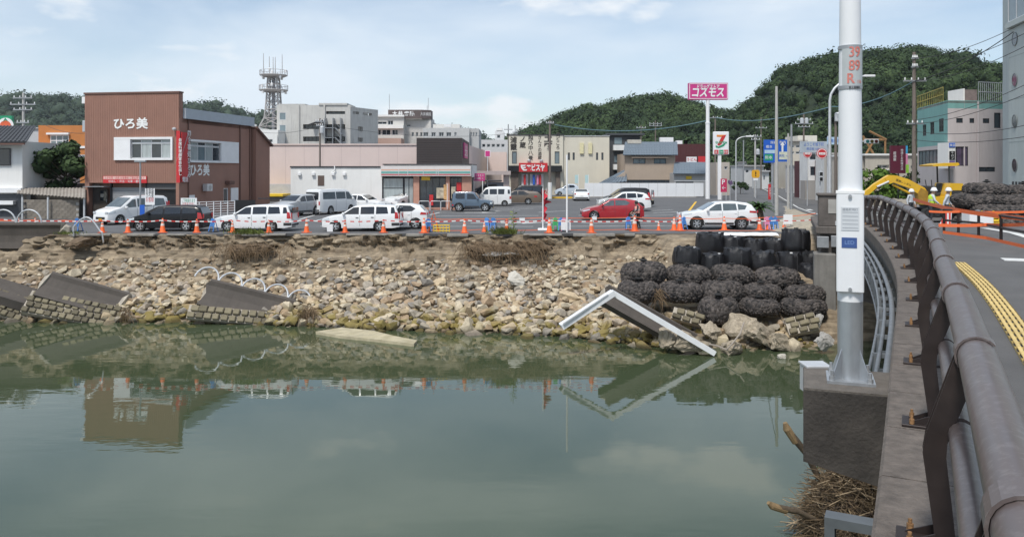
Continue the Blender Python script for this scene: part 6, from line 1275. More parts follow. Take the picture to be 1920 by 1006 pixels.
gcar('white_crossover', 'white car parked nose out before the convenience store windows', 752, 391, 70, WHITE, dict(SUV, L=4.3, H=1.58, W=1.78), near=False)
gcar('blue_grey_offroader', 'small blue-grey boxy off-roader with silver wheels and high ground clearance', 887, 397, 176, (.085, .125, .175), JIMNY)
gcar('white_kei_van', 'small white boxy van behind the blue-grey off-roader', 926, 386.5, 1, WHITE, KEIVAN)
gcar('bronze_car', 'bronze car with rounded tail poking out behind the small white van', 970, 383.5, 0, (.15, .115, .085), dict(SEDAN, L=5.0, W=1.85, H=1.42, belt=[(0, .8), (1.3, 1.05), (4.5, 1.15)], top=[(0, .6), (.05, .8), (.6, .98), (1.4, 1.1), (2.1, 1.40), (2.5, 1.44), (3.4, 1.42), (4.0, 1.36), (4.6, 1.25), (4.9, 1.0), (5.0, .6)]))
gcar('black_van', 'black van parked behind the bronze car', 984, 379, 0, (.014, .014, .016), MINIV)
rk = gcar('dark_suv', 'dark tall car with a roof load parked by the pink shop', 919, 369, 10, (.03, .032, .04), dict(MINIV, H=1.95, top=[(a, b * 1.07) for a, b in SERENA['top']]))
MB().bbox(-1.2, 1.5, -.6, .6, 2.02, 2.2, .05).build('roof_load', mat('dark_load', (.05, .05, .06), .7, 0, .3), rk)
gcar('light_blue_kei', 'small pale blue rounded car by the yellow kerb', 1063, 367, 0, (.5, .56, .62), dict(HATCH, L=3.4, W=1.48, H=1.6, top=[(a * 3.4 / 4.07, b * 1.07) for a, b in HATCH['top']], belt=[(a * 3.4 / 4.07, b) for a, b in HATCH['belt']], wx=(.66, 2.78), win=[[(a * 3.4 / 4.07, b * 1.05) for a, b in w] for w in HATCH['win']], doors=(1.9,), mir=1.18, ws=(1.02, 1.6), rwn=(3.03, 3.23), tail=[], head=[], rw=.28))
gcar('blue_hatchback', 'blue car beside the liquor shop behind the pale blue car', 1052, 363, 0, (.04, .10, .22), HATCH); gcar('white_kei_car', 'white car roof showing behind the pale blue car', 1076, 362.5, 0, WHITE, HATCH)
gcar('white_coupe', 'low white sports coupe seen from behind near the hoarding', 1089, 375.5, -92, WHITE, SPORT, near=False)
gcar('red_hatchback', 'bright red hatchback parked across the car park bays', 1147, 413, 0, (.36, .012, .02), dict(HATCH, L=4.35, wx=(.85, 3.6), top=HATCH['top'][:-4] + [(3.75, 1.38), (4.1, 1.08), (4.25, .95), (4.35, .6)], rwn=(3.77, 4.08), tail=[[(3.85, .86), (3.9, 1.02), (4.2, .98), (4.24, .86)]]), glass_m=carglass_l)
gcar('white_suv', 'white estate car parked just behind the red hatchback', 1169, 396, 0, WHITE, dict(SUV, trim=[]))
gcar('black_minivan', 'black minivan roof behind the white estate car by the hoarding', 1176, 388, 0, (.014, .014, .016), MINIV)
gcar('white_suv', 'white crossover with black wheel arches parked before the potted cycad', 1343, 430.5, 0, WHITE, SUV, glass_m=carglass_l)
# ------------------------------------------------------------------ stone-filled net bags and black bulk bags
def net_material():
    m = bpy.data.materials.new('netted_stone'); m.use_nodes = True; t = m.node_tree; n = t.nodes; l = t.links; b = n['Principled BSDF']; b.inputs['Roughness'].default_value = .85
    a = n.new('ShaderNodeAttribute'); a.attribute_name = 'rnd'; rp = n.new('ShaderNodeValToRGB'); rp.color_ramp.elements[0].color = (.013, .012, .012, 1); rp.color_ramp.elements[1].color = (.105, .089, .08, 1); l.new(a.outputs['Fac'], rp.inputs[0])
    co = n.new('ShaderNodeTexCoord'); no = n.new('ShaderNodeTexNoise'); no.inputs['Scale'].default_value = 16; no.inputs['Detail'].default_value = 4; l.new(co.outputs['Object'], no.inputs['Vector'])
    mr = n.new('ShaderNodeMapRange'); mr.inputs[1].default_value = .3; mr.inputs[2].default_value = .7; mr.inputs[3].default_value = .72; mr.inputs[4].default_value = 1.2; l.new(no.outputs['Fac'], mr.inputs[0]); mu = n.new('ShaderNodeMixRGB'); mu.blend_type = 'MULTIPLY'; mu.inputs[0].default_value = 1; l.new(rp.outputs[0], mu.inputs[1]); l.new(mr.outputs[0], mu.inputs[2]); l.new(mu.outputs[0], b.inputs['Base Color']); return m
net_m = net_material(); rope_m = mat('black_net', (.012, .012, .012), .8, 0, .2)
def net_mesh(seed):
    nu, nv = 230, 76; vs = []; rn = []; off = Vector((seed * 3.7, seed * 1.3, seed * 5.1)); rd = random.Random(seed)
    for j in range(nv + 1):
        ph = lerp(-PI / 2, PI / 2, j / nv)
        for i in range(nu):
            th = 2 * PI * i / nu; c, s = math.cos(ph), math.sin(ph); rr_ = (abs(c) ** .55) * 1.0; zz = .36 * math.copysign(abs(s) ** .85, s)
            p = Vector((rr_ * math.cos(th), rr_ * math.sin(th) * .92, zz)); p.z -= .10 * math.exp(-(rr_ / .35) ** 2) * (1 if s > 0 else 0); p *= 1 + .05 * noise.noise(p * 1.7 + off)
            d, pt = noise.voronoi(p * 8.0 + off); bump = min(d[1] - d[0], .42); q = p + Vector((p.x, p.y, p.z * 2)).normalized() * (bump * .13 - .03); vs.append(q); rn.append((math.sin(pt[0].x * 91 + pt[0].y * 57 + pt[0].z * 33) * 43758.5) % 1.0)
    fs = [(j * nu + i, j * nu + (i + 1) % nu, (j + 1) * nu + (i + 1) % nu, (j + 1) * nu + i) for j in range(nv) for i in range(nu)]
    me = bpy.data.meshes.new('stone_fill'); me.from_pydata([tuple(v) for v in vs], [], fs); a = me.attributes.new('rnd', 'FLOAT', 'POINT'); a.data.foreach_set('value', rn); me.materials.append(net_m); me.polygons.foreach_set('use_smooth', [True] * len(me.polygons)); me.update(); return me
NETS = [net_mesh(k + 1) for k in range(4)]
tie_me = MB().lathe([(.02, .18), (.2, .24), (.12, .27), (.05, .30), (.08, .33), (.01, .34)], 10).mesh('tie', rope_m)
def net_bag(c, w, h, k, label, group):
    o = T('net_bag', label, 'stone bag', c, random.uniform(0, 6), group); s = w / 2
    inst('stone_fill', NETS[k % 4], o, (0, 0, 0), (random.uniform(-.05, .05), random.uniform(-.05, .05), 0), (s, s, h / .72)); inst('tied_neck', tie_me, o, (0, 0, h * .5 - .26 * h), (0, 0, 0), (s, s, h / .72)); return o
G1 = 'stone net bags on the bank'
for i, (px, py, w, h, Y, lb) in enumerate([(1206, 513, 86, 44, 37.6, 'upper stone net bag resting against bare yellow soil at the end of its row'), (1290, 516, 84, 38, 37.7, 'upper stone net bag under the lone black bulk bag'), (1372, 515, 86, 36, 37.8, 'upper stone net bag under the two middle black bulk bags'), (1457, 521, 86, 38, 37.6, 'upper stone net bag beside the lowest black bulk bag'),
        (1197, 545, 86, 40, 36.6, 'stone net bag behind the peak of the bent white beam'), (1275, 546, 84, 36, 36.6, 'middle-row stone net bag above the pale broken slab'), (1353, 547, 82, 42, 36.5, 'middle-row stone net bag on top of the lowest bulging one'), (1426, 548, 82, 34, 36.7, 'thin middle-row stone net bag above the boulder'), (1504, 550, 86, 36, 36.8, 'middle-row stone net bag touching the bridge abutment'),
        (1347, 580, 82, 48, 35.5, 'lowest bulging stone net bag above the rubble heap'), (1423, 574, 78, 32, 35.8, 'lowest stone net bag behind the pale flat slab'), (1505, 576, 88, 36, 35.9, 'lowest stone net bag above the tilted masonry piece')]):
    net_bag(at(px, py, Y), w / FPX * Y, h / FPX * Y * 1.02, i, lb, G1)
for i, (px, py, w, h, Y) in enumerate([(1850, 357, 78, 26, 39), (1918, 360, 70, 26, 39), (1828, 376, 80, 26, 38.5), (1895, 378, 86, 28, 38.2), (1868, 398, 84, 28, 37.6), (1935, 398, 84, 28, 37.2), (1805, 398, 70, 26, 40), (1975, 378, 84, 28, 38)]):
    p = at(px, py, Y); net_bag(p, w / FPX * Y * 1.1, h / FPX * Y * 1.12, i + 1, ['topmost dark stone net bag of the work yard pile', 'middle tier dark stone net bag of the work yard pile', 'lower tier dark stone net bag of the work yard pile'][(py > 365) + (py > 390)], 'net bags piled in the work yard')
for i, (px, py, Y) in enumerate([(1835, 418, 37.8), (1905, 420, 37), (1960, 418, 37.2)]): p = at(px, py, Y); net_bag(p, 2.3, .75, i, 'bottom dark stone net bag of the work yard pile on the ground', 'net bags piled in the work yard')
sack_m = mat('black_sack', (.010, .010, .012), .5, 0, .3, 3, .6, 22, dirtamt=.22, dirt=(.03, .029, .029))
def sack_mesh(seed):
    rd = random.Random(seed); nu, prof = 48, [(.30, 0), (.44, .0), (.505, .10), (.52, .3), (.515, .5), (.505, .72), (.49, .86), (.44, .95), (.34, .985), (.2, .965), (.10, .975), (.05, 1.0), (.075, 1.035), (.02, 1.045)]; vs = []
    for k, (r, z) in enumerate(prof):
        for i in range(nu):
            a = 2 * PI * i / nu; v = Vector((math.cos(a), math.sin(a), z * 1.4)); q = 1 + .06 * noise.noise(v * 1.6 + Vector((seed, 0, 0))) + (.016 * math.sin(a * 13 + seed) + .07 * noise.noise(Vector((math.cos(a) * 2.6, math.sin(a) * 2.6, z * 1.1 + seed * 3))) if k < 7 else .16 * math.sin(a * 7 + k * 1.7 + seed)) + .025 * noise.noise(v * 5 + Vector((0, seed, 0)))
            zz = z + (.13 * noise.noise(Vector((math.cos(a) * r * 5, math.sin(a) * r * 5, seed))) if k >= 7 else 0); vs.append((r * q * math.cos(a), r * q * math.sin(a), zz))
    fs = [(j * nu + i, j * nu + (i + 1) % nu, (j + 1) * nu + (i + 1) % nu, (j + 1) * nu + i) for j in range(len(prof) - 1) for i in range(nu)] + [tuple(range(nu - 1, -1, -1))]
    return MB().add(vs, fs).mesh('sack', sack_m, True)
SACKS = [sack_mesh(k * 3 + 2) for k in range(4)]; strap_me = MB().path([(-.50, .06, .25), (-.49, .06, .8), (-.38, .05, 1.0), (0, .04, 1.0), (.38, .05, .99), (.5, .06, .78), (.52, .06, .25)], .018, 5).path([(.06, -.51, .2), (.06, -.51, .8), (.05, -.38, 1.0)], .018, 5).mesh('lifting_strap', mat('strap_black', (.03, .03, .033), .7, 0, .1)); tag_me = MB().box(-.05, .05, -.40, -.36, .97, 1.03).mesh('label_tag', white_plain)
for i, (px, y0, y1, w, Y, lb) in enumerate([(1288, 458, 500, 50, 39.2, 'black bulk bag standing alone against the yellow soil, end of the lower row'), (1331, 432, 474, 50, 40.9, 'black bulk bag reaching street level at the end of the upper row by the soil'), (1371, 439, 476, 46, 41.0, 'black bulk bag with a puckered top second in the upper row'), (1412, 444, 480, 44, 41.0, 'sagging black bulk bag third in the upper row'), (1449, 444, 478, 44, 41.0, 'sagging black bulk bag with torn rim beside the tallest bag'), (1492, 425, 472, 52, 40.6, 'tallest full black bulk bag in the upper row beside the pillar'),
        (1335, 470, 510, 48, 39.2, 'black bulk bag with a loose flap second in the lower row'), (1383, 460, 502, 51, 39.1, 'upright full black bulk bag in the middle of the lower row'), (1431, 468, 508, 52, 39.1, 'leaning black bulk bag with slanting folds in the lower row'), (1479, 468, 512, 48, 39.2, 'black bulk bag with a white tag below the tallest bag'), (1521, 490, 538, 52, 38.6, 'lowest black bulk bag wedged against the abutment wall'), (1512, 468, 506, 44, 39.8, 'half hidden black bulk bag behind the lowest one')]):
    z0 = Z(y1, Y); s = w / FPX * Y; hgt = (y1 - y0) / FPX * Y / 1.1
    o = T('bulk_bag', lb, 'sandbag', (X(px, Y), Y, z0), random.uniform(-.4, .4), 'black bulk bags on the bank'); inst('sack', SACKS[i % 4], o, (0, 0, 0), (random.uniform(-.05, .05), random.uniform(-.06, .06) + (.12 if i == 8 else 0), random.uniform(0, 6)), (s, s, hgt)); inst('lifting_strap', strap_me, o, (0, 0, 0), (0, 0, random.uniform(-.6, .6)), (s, s, hgt))
    if i in (0, 2, 4, 6, 9): inst('label_tag', tag_me, o, (0, 0, 0), (0, 0, random.uniform(-.7, .7)), (s, s, hgt))
tp = T('white_tarpaulin', 'strip of white tarpaulin on the ground above the black bulk bags', 'tarpaulin', (X(1380, 43), 43, 0)); mb = MB(); vs = []; n = 40
for i in range(n + 1):
    x = lerp(X(1302, 43), X(1452, 43), i / n)
    for j, (dy, z) in enumerate(((-.6, .06), (-.3, .16), (0, .17), (.5, .05))): vs.append((x, 42.8 + dy + .06 * fbm(x, j, 0, 2), z + .04 * fbm(x, j, 5, 2.5)))
mb.add(vs, [(4 * i + j, 4 * i + 4 + j, 4 * i + 5 + j, 4 * i + 1 + j) for i in range(n) for j in range(3)]); mb.build('sheet', white_paint, tp, world=True, smooth=True)

# ------------------------------------------------------------------ broken river wall: standing stretch and fallen lengths
wall_m = mat('wet_concrete', (.082, .07, .06), .85, 0, .25, 1.6, .35, 16, dirtamt=.6, dirt=(.055, .047, .04), streak=1)
frac_m = mat('broken_face', (.38, .34, .28), .95, 0, .3, 4, .9, 14); mason_m = mat('mossy_masonry', (.165, .14, .095), .9, 0, .45, 2.5, .8, 18, objvar=.4, dirtamt=.5, dirt=(.10, .095, .04))
PROF = [(-.10, .62), (.30, .62), (.36, .1), (.42, -.8), (-.05, -.8), (.04, -.45), (.06, -.1), (-.01, .3), (-.13, .5)]      # x: thickness to land, z: height; hollow face to the river
def wall_piece(L_, seed, rough=.16, taper=0):
    rd = random.Random(seed); nu = max(8, int(L_ / .35)); vs = []; k = len(PROF)
    for i in range(nu + 1):
        x = -L_ / 2 + L_ * i / nu
        for j, (y, z) in enumerate(PROF):
            e = (rough * noise.noise(Vector((y * 5, z * 4, seed))) * 2.2 if i in (0, nu) else 0); vs.append((x + e, y + .012 * noise.noise(Vector((x * 2, z * 3, seed))), z + (.02 * noise.noise(Vector((x * 3, 1, seed))) if j < 2 else 0)))
    fs = [(i * k + j, (i + 1) * k + j, (i + 1) * k + (j + 1) % k, i * k + (j + 1) % k) for i in range(nu) for j in range(k)]
    body = MB().add(vs, fs); ends = MB(); ends.add(vs[:k], [tuple(range(k))]); ends.add(vs[-k:], [tuple(range(k))]); return body, ends
arch_m = mat('pipe_arch', (.55, .56, .57), .4, .5, .1)
def arches(par, xs, w, z, h, y=.1):
    for x in xs: MB().path([(x + w / 2 * math.cos(a), y, z + h * math.sin(a)) for a in np.linspace(PI, 0, 15)], .045, 8).build('pipe_arch', arch_m, par, smooth=True)
def place_wall(name, label, L_, seed, c, rot, arch=None, extra=None):
    o = T(name, label, 'wall', c); o.rotation_euler = rot; b, e = wall_piece(L_, seed); b.build('wall_body', wall_m, o, smooth=False); e.build('broken_end', frac_m, o)
    if arch: arches(o, *arch)
    return o
sw = T('river_wall', 'standing stretch of dark concrete river wall topped with pipe hoops', 'wall', (-34, 44.0, 0)); b, e = wall_piece(18.4, 3); b.build('wall_body', wall_m, sw); e.build('broken_end', frac_m, sw)
arches(sw, [1.7 + 1.42 * k for k in range(5)], 1.36, .60, .72)
for x_, z_, sc_ in ((9.35, .15, .5), (9.6, -.25, .45), (9.3, -.5, .5)): inst('broken_chunk', hull_mesh('chunk', int(x_ * 10 + z_ * 7), 1, .8, .8, 18, frac_m), sw, (x_, .2, z_), (.3, .2, .5), (sc_ * .8, sc_ * .7, sc_))
hp = T('loose_pipe_hoop', 'bent pipe hoop hanging loose over the broken bank edge', 'pipe', at(165, 426, 44)); MB().path([(-.8 + 1.6 * t, 0, .55 * math.sin(PI * min(1, t * 1.1)) - .8 * max(0, t - .5) ** 1.5 - .0) for t in np.linspace(0, 1, 14)], .045, 8).build('hoop', arch_m, hp, smooth=True)
MB().tube((-.8, 0, 0), (-.8, 0, -.5), .045).build('stub', arch_m, hp); MB().tube((.78, 0, -.3), (.85, 0, -.85), .045).build('stub', arch_m, hp)
place_wall('fallen_wall', 'fallen length of dark concrete wall lying on mossy masonry', 4.0, 11, at(155, 548, 40.2), (R(-38), R(16), R(2)))
place_wall('fallen_wall', 'fallen concrete wall length with four pipe hoops still on its rim', 4.3, 17, at(465, 563, 39.6), (R(-34), R(14.5), R(3)), ([-2.35 + 1.18 * k for k in range(5)], 1.15, .60, .66))
place_wall('fallen_wall', 'low fallen wall slab lying past the end of the standing river wall', 3.6, 23, at(28, 546, 40.6), (R(-72), R(17), R(3)))
fw_ = place_wall('fallen_wall', 'hollow-faced fallen wall length under the bent white beam', 4.3, 29, at(1218, 594, 34.0), (R(-38), R(29), R(-4))); fw_.scale = (1, .8, .62)
def masonry(label, c, rot, nx, nz, bw, bh, seed, nm='fallen_masonry'):
    o = T(nm, label, 'masonry', c); o.rotation_euler = rot; rd = random.Random(seed); mb = MB(); mb.box(-nx * bw / 2, nx * bw / 2, .02, .35, -nz * bh / 2, nz * bh / 2); mb.build('mortar_core', frac_m, o)
    mes = [MB().bbox(-bw * .47, bw * .47, -.1, .14, -bh * .46, bh * .46, .035).mesh('block', mason_m)]
    for j in range(nz):
        for i in range(nx): inst('block', mes[0], o, ((i - nx / 2 + .5) * bw + (bw / 2 if j % 2 else 0) * .6, rd.uniform(-.03, .02), (j - nz / 2 + .5) * bh), (rd.uniform(-.12, .12), rd.uniform(-.05, .05), rd.uniform(-.12, .12)), (rd.uniform(.82, 1.03), rd.uniform(.8, 1.3), rd.uniform(.84, 1.03)))
    return o
masonry('mossy masonry slab under the fallen wall length at the water edge', at(140, 580, 39.7), (R(-38), R(11), R(2)), 13, 4, .37, .3, 1)
masonry('cracked mossy masonry slab beside the brick stepped water edge', at(14, 570, 40.2), (R(-40), R(18), R(0)), 8, 4, .36, .32, 2)
masonry('narrow row of masonry blocks under the wall length with hoops', at(430, 590, 39.0), (R(-30), R(6), R(3)), 10, 2, .40, .34, 3)
masonry('tilted masonry piece beside the abutment water edge', at(1503, 606, 34.3), (R(-35), R(-14), R(-10)), 3, 3, .42, .26, 4)
masonry('broken masonry lump under the pale slab above the beam', at(1288, 592, 35.0), (R(-30), R(12), R(-20)), 3, 2, .42, .26, 5)
# bent white beam
bm_w = T('bent_white_beam', 'long white metal beam bent to a peak, one end in the water', 'beam', at(1148, 548, 32.5)); wbm = mat('beam_white', (.74, .75, .76), .45, 0, .06, 3, dirtamt=.3, dirt=(.45, .45, .44))
def beam(p, q, w, h):
    p, q = Vector(p), Vector(q); d = (q - p).normalized(); s = d.cross(UP).normalized(); u = s.cross(d); L_ = (q - p).length; M = Matrix.Translation(p) @ Matrix((d, s, u)).transposed().to_4x4(); mb = MB(); mb.box(0, L_, -w / 2, w / 2, h / 2 - .03, h / 2, M); mb.box(0, L_, -w / 2, -w / 2 + .03, -h / 2, h / 2 - .03, M); mb.box(0, L_, w / 2 - .03, w / 2, -h / 2, h / 2 - .03, M); return mb
b1 = beam(at(1052, 612, 32.1), at(1150, 548, 32.5), .40, .22).build('beam_length', wbm, bm_w, world=True); b2 = beam(at(1146, 547, 32.55), at(1340, 662, 32.3), .26, .20).build('beam_length', wbm, bm_w, world=True)
beam(at(1056, 607, 31.85), at(1140, 552, 32.25), .05, .05).build('beam_rib', pale_metal, b1, world=True)
# pale slab lying in the water and rubble chunks
fl = T('half_sunk_slab', 'long pale concrete slab half sunk at the water edge', 'slab', (X(685, 35.8), 35.8, WATER)); mb = MB()
pts_ = [(592, 622), (640, 614), (700, 620), (740, 630), (782, 638), (776, 645), (700, 636), (640, 630)]; pl_ = []
for a_, b_ in pts_: Yg = FPX * (CAMZ + 3.9) / (b_ - 319); pl_.append((X(a_, Yg), Yg))
mb.prism(pl_, (0, 0, -4.02), UX, (0, 1, 0), (0, 0, .14)); mb.build('slab', mat('wet_slab', (.42, .37, .25), .9, 0, .3, 2, .5, 15, dirtamt=.5, dirt=(.24, .2, .09)), fl, world=True)
def chunk_mesh(seed, m):
    bm = bmesh.new(); rd = random.Random(seed)
    for i in range(16): v = Vector((rd.uniform(-1, 1), rd.uniform(-1, 1), rd.uniform(-1, 1))); v = v.normalized() * lerp(1, 1.25, rd.random()); v = Vector([max(-.85, min(.85, c)) for c in v]); bm.verts.new(v)
    bmesh.ops.convex_hull(bm, input=bm.verts[:]); bmesh.ops.delete(bm, geom=[v for v in bm.verts if not v.link_faces], context='VERTS'); bmesh.ops.triangulate(bm, faces=bm.faces[:]); bmesh.ops.subdivide_edges(bm, edges=bm.edges[:], cuts=4, use_grid_fill=True)
    for v in bm.verts: v.co += v.co.normalized() * (.2 * noise.noise(v.co * 2.5 + Vector((seed, 0, 0))) + .16 * noise.noise(v.co * 6 + Vector((0, seed, 0))))
    me = bpy.data.meshes.new('chunk'); bm.to_mesh(me); bm.free(); me.materials.append(m); return me
conglo = mat('conglomerate', (.33, .28, .21), .95, 0, .5, 7, 1.0, 9, dirtamt=.6, dirt=(.17, .14, .075))
for i, (px, py, Y, sx, sy, sz, rot, lb, m) in enumerate([
    (1285, 569, 34.6, 1.1, .6, .28, (.1, .1, .1), 'flat pale broken slab on the masonry lump below the net bags', concrete_pale), (1388, 616, 32.6, .75, .7, .72, (.4, .3, .2), 'largest rough conglomerate lump in the rubble heap', conglo), (1430, 628, 32.0, 1.0, .7, .55, (.2, .5, .6), 'tilted broken concrete lump beside the largest rubble lump', conglo), (1443, 596, 34.0, .42, .4, .48, (.3, 0, .5), 'knobbly grey boulder standing below the net bags', conglo),
    (1408, 590, 34.4, .95, .6, .2, (.2, .1, .2), 'pale flat slab leaning on the net bags', concrete_pale), (1462, 640, 31.4, .5, .4, .4, (.3, .3, .3), 'small wet lump at the end of the rubble heap', conglo), (1465, 667, 30.2, .19, .17, .15, (0, 0, 0), 'small round white stone alone in the water', concrete_pale), (1530, 607, 32.6, .22, .18, .55, (.1, .45, 0), 'leaning pale concrete stump beside the abutment', concrete), (1290, 640, 30.9, .7, .5, .5, (.2, .3, .1), 'wet brown lump under the lower end of the white beam', conglo), (1255, 632, 31.2, .55, .5, .5, (.1, .2, .9), 'mossy lump below the hollow wall length', conglo), (1330, 622, 32.2, .5, .45, .4, (.3, .1, .3), 'broken lump between the beam end and the rubble heap', conglo), (1318, 598, 33.6, .55, .45, .38, (.5, .2, .1), 'crumbling lump below the masonry pieces', conglo), (1545, 640, 31.0, .35, .3, .4, (.2, .6, .2), 'pale slab corner leaning beside the lamp post', concrete), (1370, 650, 31.0, .55, .5, .35, (.3, .1, 1), 'low wet lump at the front of the rubble heap', conglo), (968, 522, 40.2, .5, .4, .3, (.4, .3, .2), 'pale diamond-shaped slab below the root clump', concrete_pale), (945, 478, 43.0, 1.3, .6, .22, (.05, .05, 0), 'grey lichen slab overhung by the root clump', concrete)]):
    Y = Y * 1.06 if Y < 39 else Y; o = T('concrete_chunk', lb, 'rubble', at(px, py, Y)); inst('chunk', chunk_mesh(40 + i, m), o, (0, 0, 0), rot, (sx, sy, sz))
cbm = T('loose_cable', 'dirty loose cable draped over the rubble heap', 'cable', at(1360, 640, 32.9)); MB().path([at(1395, 604, 33.1), at(1388, 625, 32.6), at(1372, 645, 32.1), at(1362, 655, 32.0), at(1345, 648, 32.2), at(1330, 645, 32.2)], .035, 6).build('cable', mat('dirty_cable', (.3, .26, .22), .8, 0, .2), cbm, world=True, smooth=True)

# roots and grass hanging from the edge
def strands(name, parent, n, src, length, m, thick=.012, kind='stuff', up=False, label=None, cat=None):
    mb = MB()
    for _ in range(n):
        p = src(); L_ = length * random.uniform(.4, 1.15); pts = [p]; d = Vector((random.uniform(-.4, .4) * (1 if up else 2.6), random.uniform(-.7, .1), 1 if up else random.uniform(-.3, .6)))
        for k in range(4):
            d = d + (Vector((random.uniform(-.25, .25), -.1, -.15)) if up else Vector((random.uniform(-.45, .45), -.06, -.55))); pts.append(pts[-1] + d.normalized() * L_ / 4)
        mb.path(pts, [thick, thick, thick * .8, thick * .6, thick * .2], 3, False)
    return mb.build(name, m, parent, kind=kind, label=label, cat=cat)
clump_m = mat('turf_clump', (.13, .09, .055), .95, 0, .5, 3, 1.0, 8, dirtamt=.5, dirt=(.05, .032, .02))
for px, py, sx, sz in ((472, 470, 1.35, .42), (940, 468, 2.0, .5), (1000, 462, 1.2, .4), (150, 455, .9, .3)): inst('turf_clump', chunk_mesh(int(px), clump_m), bank, at(px, py, 43.35), (0, 0, 0), (sx, .6, sz))
root_m = mat('dry_roots', (.17, .115, .065), .9, 0, .4, 2); grass_m = mat('green_grass', (.19, .23, .06), .8, 0, .5, 2)
def edge_src(px0, px1, py0, py1, Y): return lambda: at(random.uniform(px0, px1), random.uniform(py0, py1), Y + random.uniform(-.3, .15))
strands('hanging_roots', bank, 300, edge_src(865, 1035, 446, 478, 42.75), 1.35, root_m); strands('hanging_roots', bank, 190, edge_src(405, 545, 452, 474, 42.8), 1.1, root_m); strands('hanging_roots', bank, 130, edge_src(110, 400, 440, 455, 43.8), .6, root_m, .009); strands('hanging_roots', bank, 150, edge_src(560, 850, 440, 460, 43.9), .5, root_m, .009); strands('hanging_roots', bank, 160, edge_src(565, 592, 572, 595, 38.8), .8, root_m, .012); strands('hanging_roots', bank, 70, edge_src(232, 246, 575, 592, 39.4), .7, root_m, .012); strands('hanging_roots', bank, 60, edge_src(1226, 1240, 540, 565, 36), .7, root_m, .012); strands('hanging_roots', bank, 90, edge_src(1040, 1280, 445, 470, 43.9), .45, root_m, .008)
for px, lb, n_, w_ in ((470, 'tuft of green grass on the bank edge before a white estate car', 260, 28), (945, 'tuft of green weeds on the bank edge above the root clump', 300, 22), (130, 'low patch of grass at the end of the river wall', 130, 20)):
    o = T('grass_tuft', lb, 'grass', (X(px, 44.2), 44.2, 0)); strands('blades', None, n_, (lambda px=px, w_=w_: Vector((X(px + random.gauss(0, w_ * .5), 44.3) - X(px, 44.2), random.uniform(-.35, .35), 0))), (.5 if px == 945 else .42) if px != 130 else .22, grass_m, .02, None, True).parent = o
o = T('tall_weed', 'single tall dark weed stalk rising from the weeds on the bank edge', 'weed', (X(962, 44.3), 44.3, 0)); MB().path([(0, 0, 0), (.03, 0, .5), (-.02, 0, 1.0), (.02, 0, 1.35)], [.02, .02, .015, .005], 5).build('stalk', grass_m, o)
for k in range(16): a = k * 2.4; z = .1 + k * .075; MB().add([(0, 0, z), (.18 * math.cos(a), .18 * math.sin(a), z + .1), (.26 * math.cos(a + .2), .26 * math.sin(a + .2), z + .04), (.1 * math.cos(a + .4), .1 * math.sin(a + .4), z)], [(0, 1, 2, 3)]).build('leaf', grass_m, o)

# driftwood and reed raft below the bridge
rf = T('reed_debris', 'tangled raft of brown reeds and twigs caught below the bridge', 'debris', (7.0, 16.2, WATER)); mb = MB(); reed_m = mat('dry_reed', (.13, .09, .05), .9, 0, .5, 3)
MB().lathe([(1.05, -.15), (.98, .25), (.75, .85), (.35, 1.35), (.05, 1.5)], 20).build('matted_core', mat('matted_reed', (.06, .045, .03), .95, 0, .5, 4, 1.0, 10), rf)
def sticks(n, lmin, lmax, th, m, nm):
    mb = MB()
    for _ in range(n):
        a = random.uniform(0, 6.28); q = random.random() ** .5 * 1.12; z = max(.0, 1.6 * (1 - (q / 1.15) ** 1.9)) + random.uniform(-.12, .12); p = Vector((q * math.cos(a), q * math.sin(a), z)); d = Vector((random.gauss(0, 1), random.gauss(0, 1), random.gauss(-.1, .38))).normalized(); L_ = random.uniform(lmin, lmax); mid = p + Vector((random.uniform(-.1, .1), random.uniform(-.1, .1), .04)) * L_
        mb.path([p - d * L_ / 2, mid, p + d * L_ / 2], [th, th, th * .5], 3, False)
    o = mb.build(nm, m, rf); o['kind'] = 'stuff'; return o
sticks(1900, .3, 1.1, .007, reed_m, 'reed_stalks'); sticks(420, .3, 1.2, .010, mat('grey_reed', (.25, .19, .12), .9, 0, .5, 3), 'dry_stalks'); sticks(500, .2, .8, .008, mat('dark_reed', (.07, .05, .035), .9, 0, .3), 'dark_stalks')
def log(label, p, q, r, r2):
    o = T('driftwood_log', label, 'log', p); p, q = Vector(p), Vector(q); MB().path([(0, 0, 0), (q - p) * .5 + Vector((.04, 0, .05)), (q - p)], [r, (r + r2) / 2, r2], 10).build('trunk', mat('drift_bark', (.10, .075, .05), .9, 0, .4, 5, .6, 20), o, smooth=True); d = (q - p).normalized()
    MB().path([d * -.22 + Vector((.02, 0, .03)), d * -.1, d * .25], [r * .55, r * 1.12, r * 1.03], 10).build('split_end', mat('split_wood', (.24, .165, .085), .85, 0, .4, 6, .6, 30, stretch=(1, 1, .2)), o); return o
log('driftwood log with pale split end sticking up out of the reed raft', at(1480, 810, 16.4), at(1535, 895, 16.6), .075, .06); log('short driftwood stub poking sideways from the reed raft over the water', at(1455, 950, 15.6), at(1530, 975, 15.9), .065, .05)
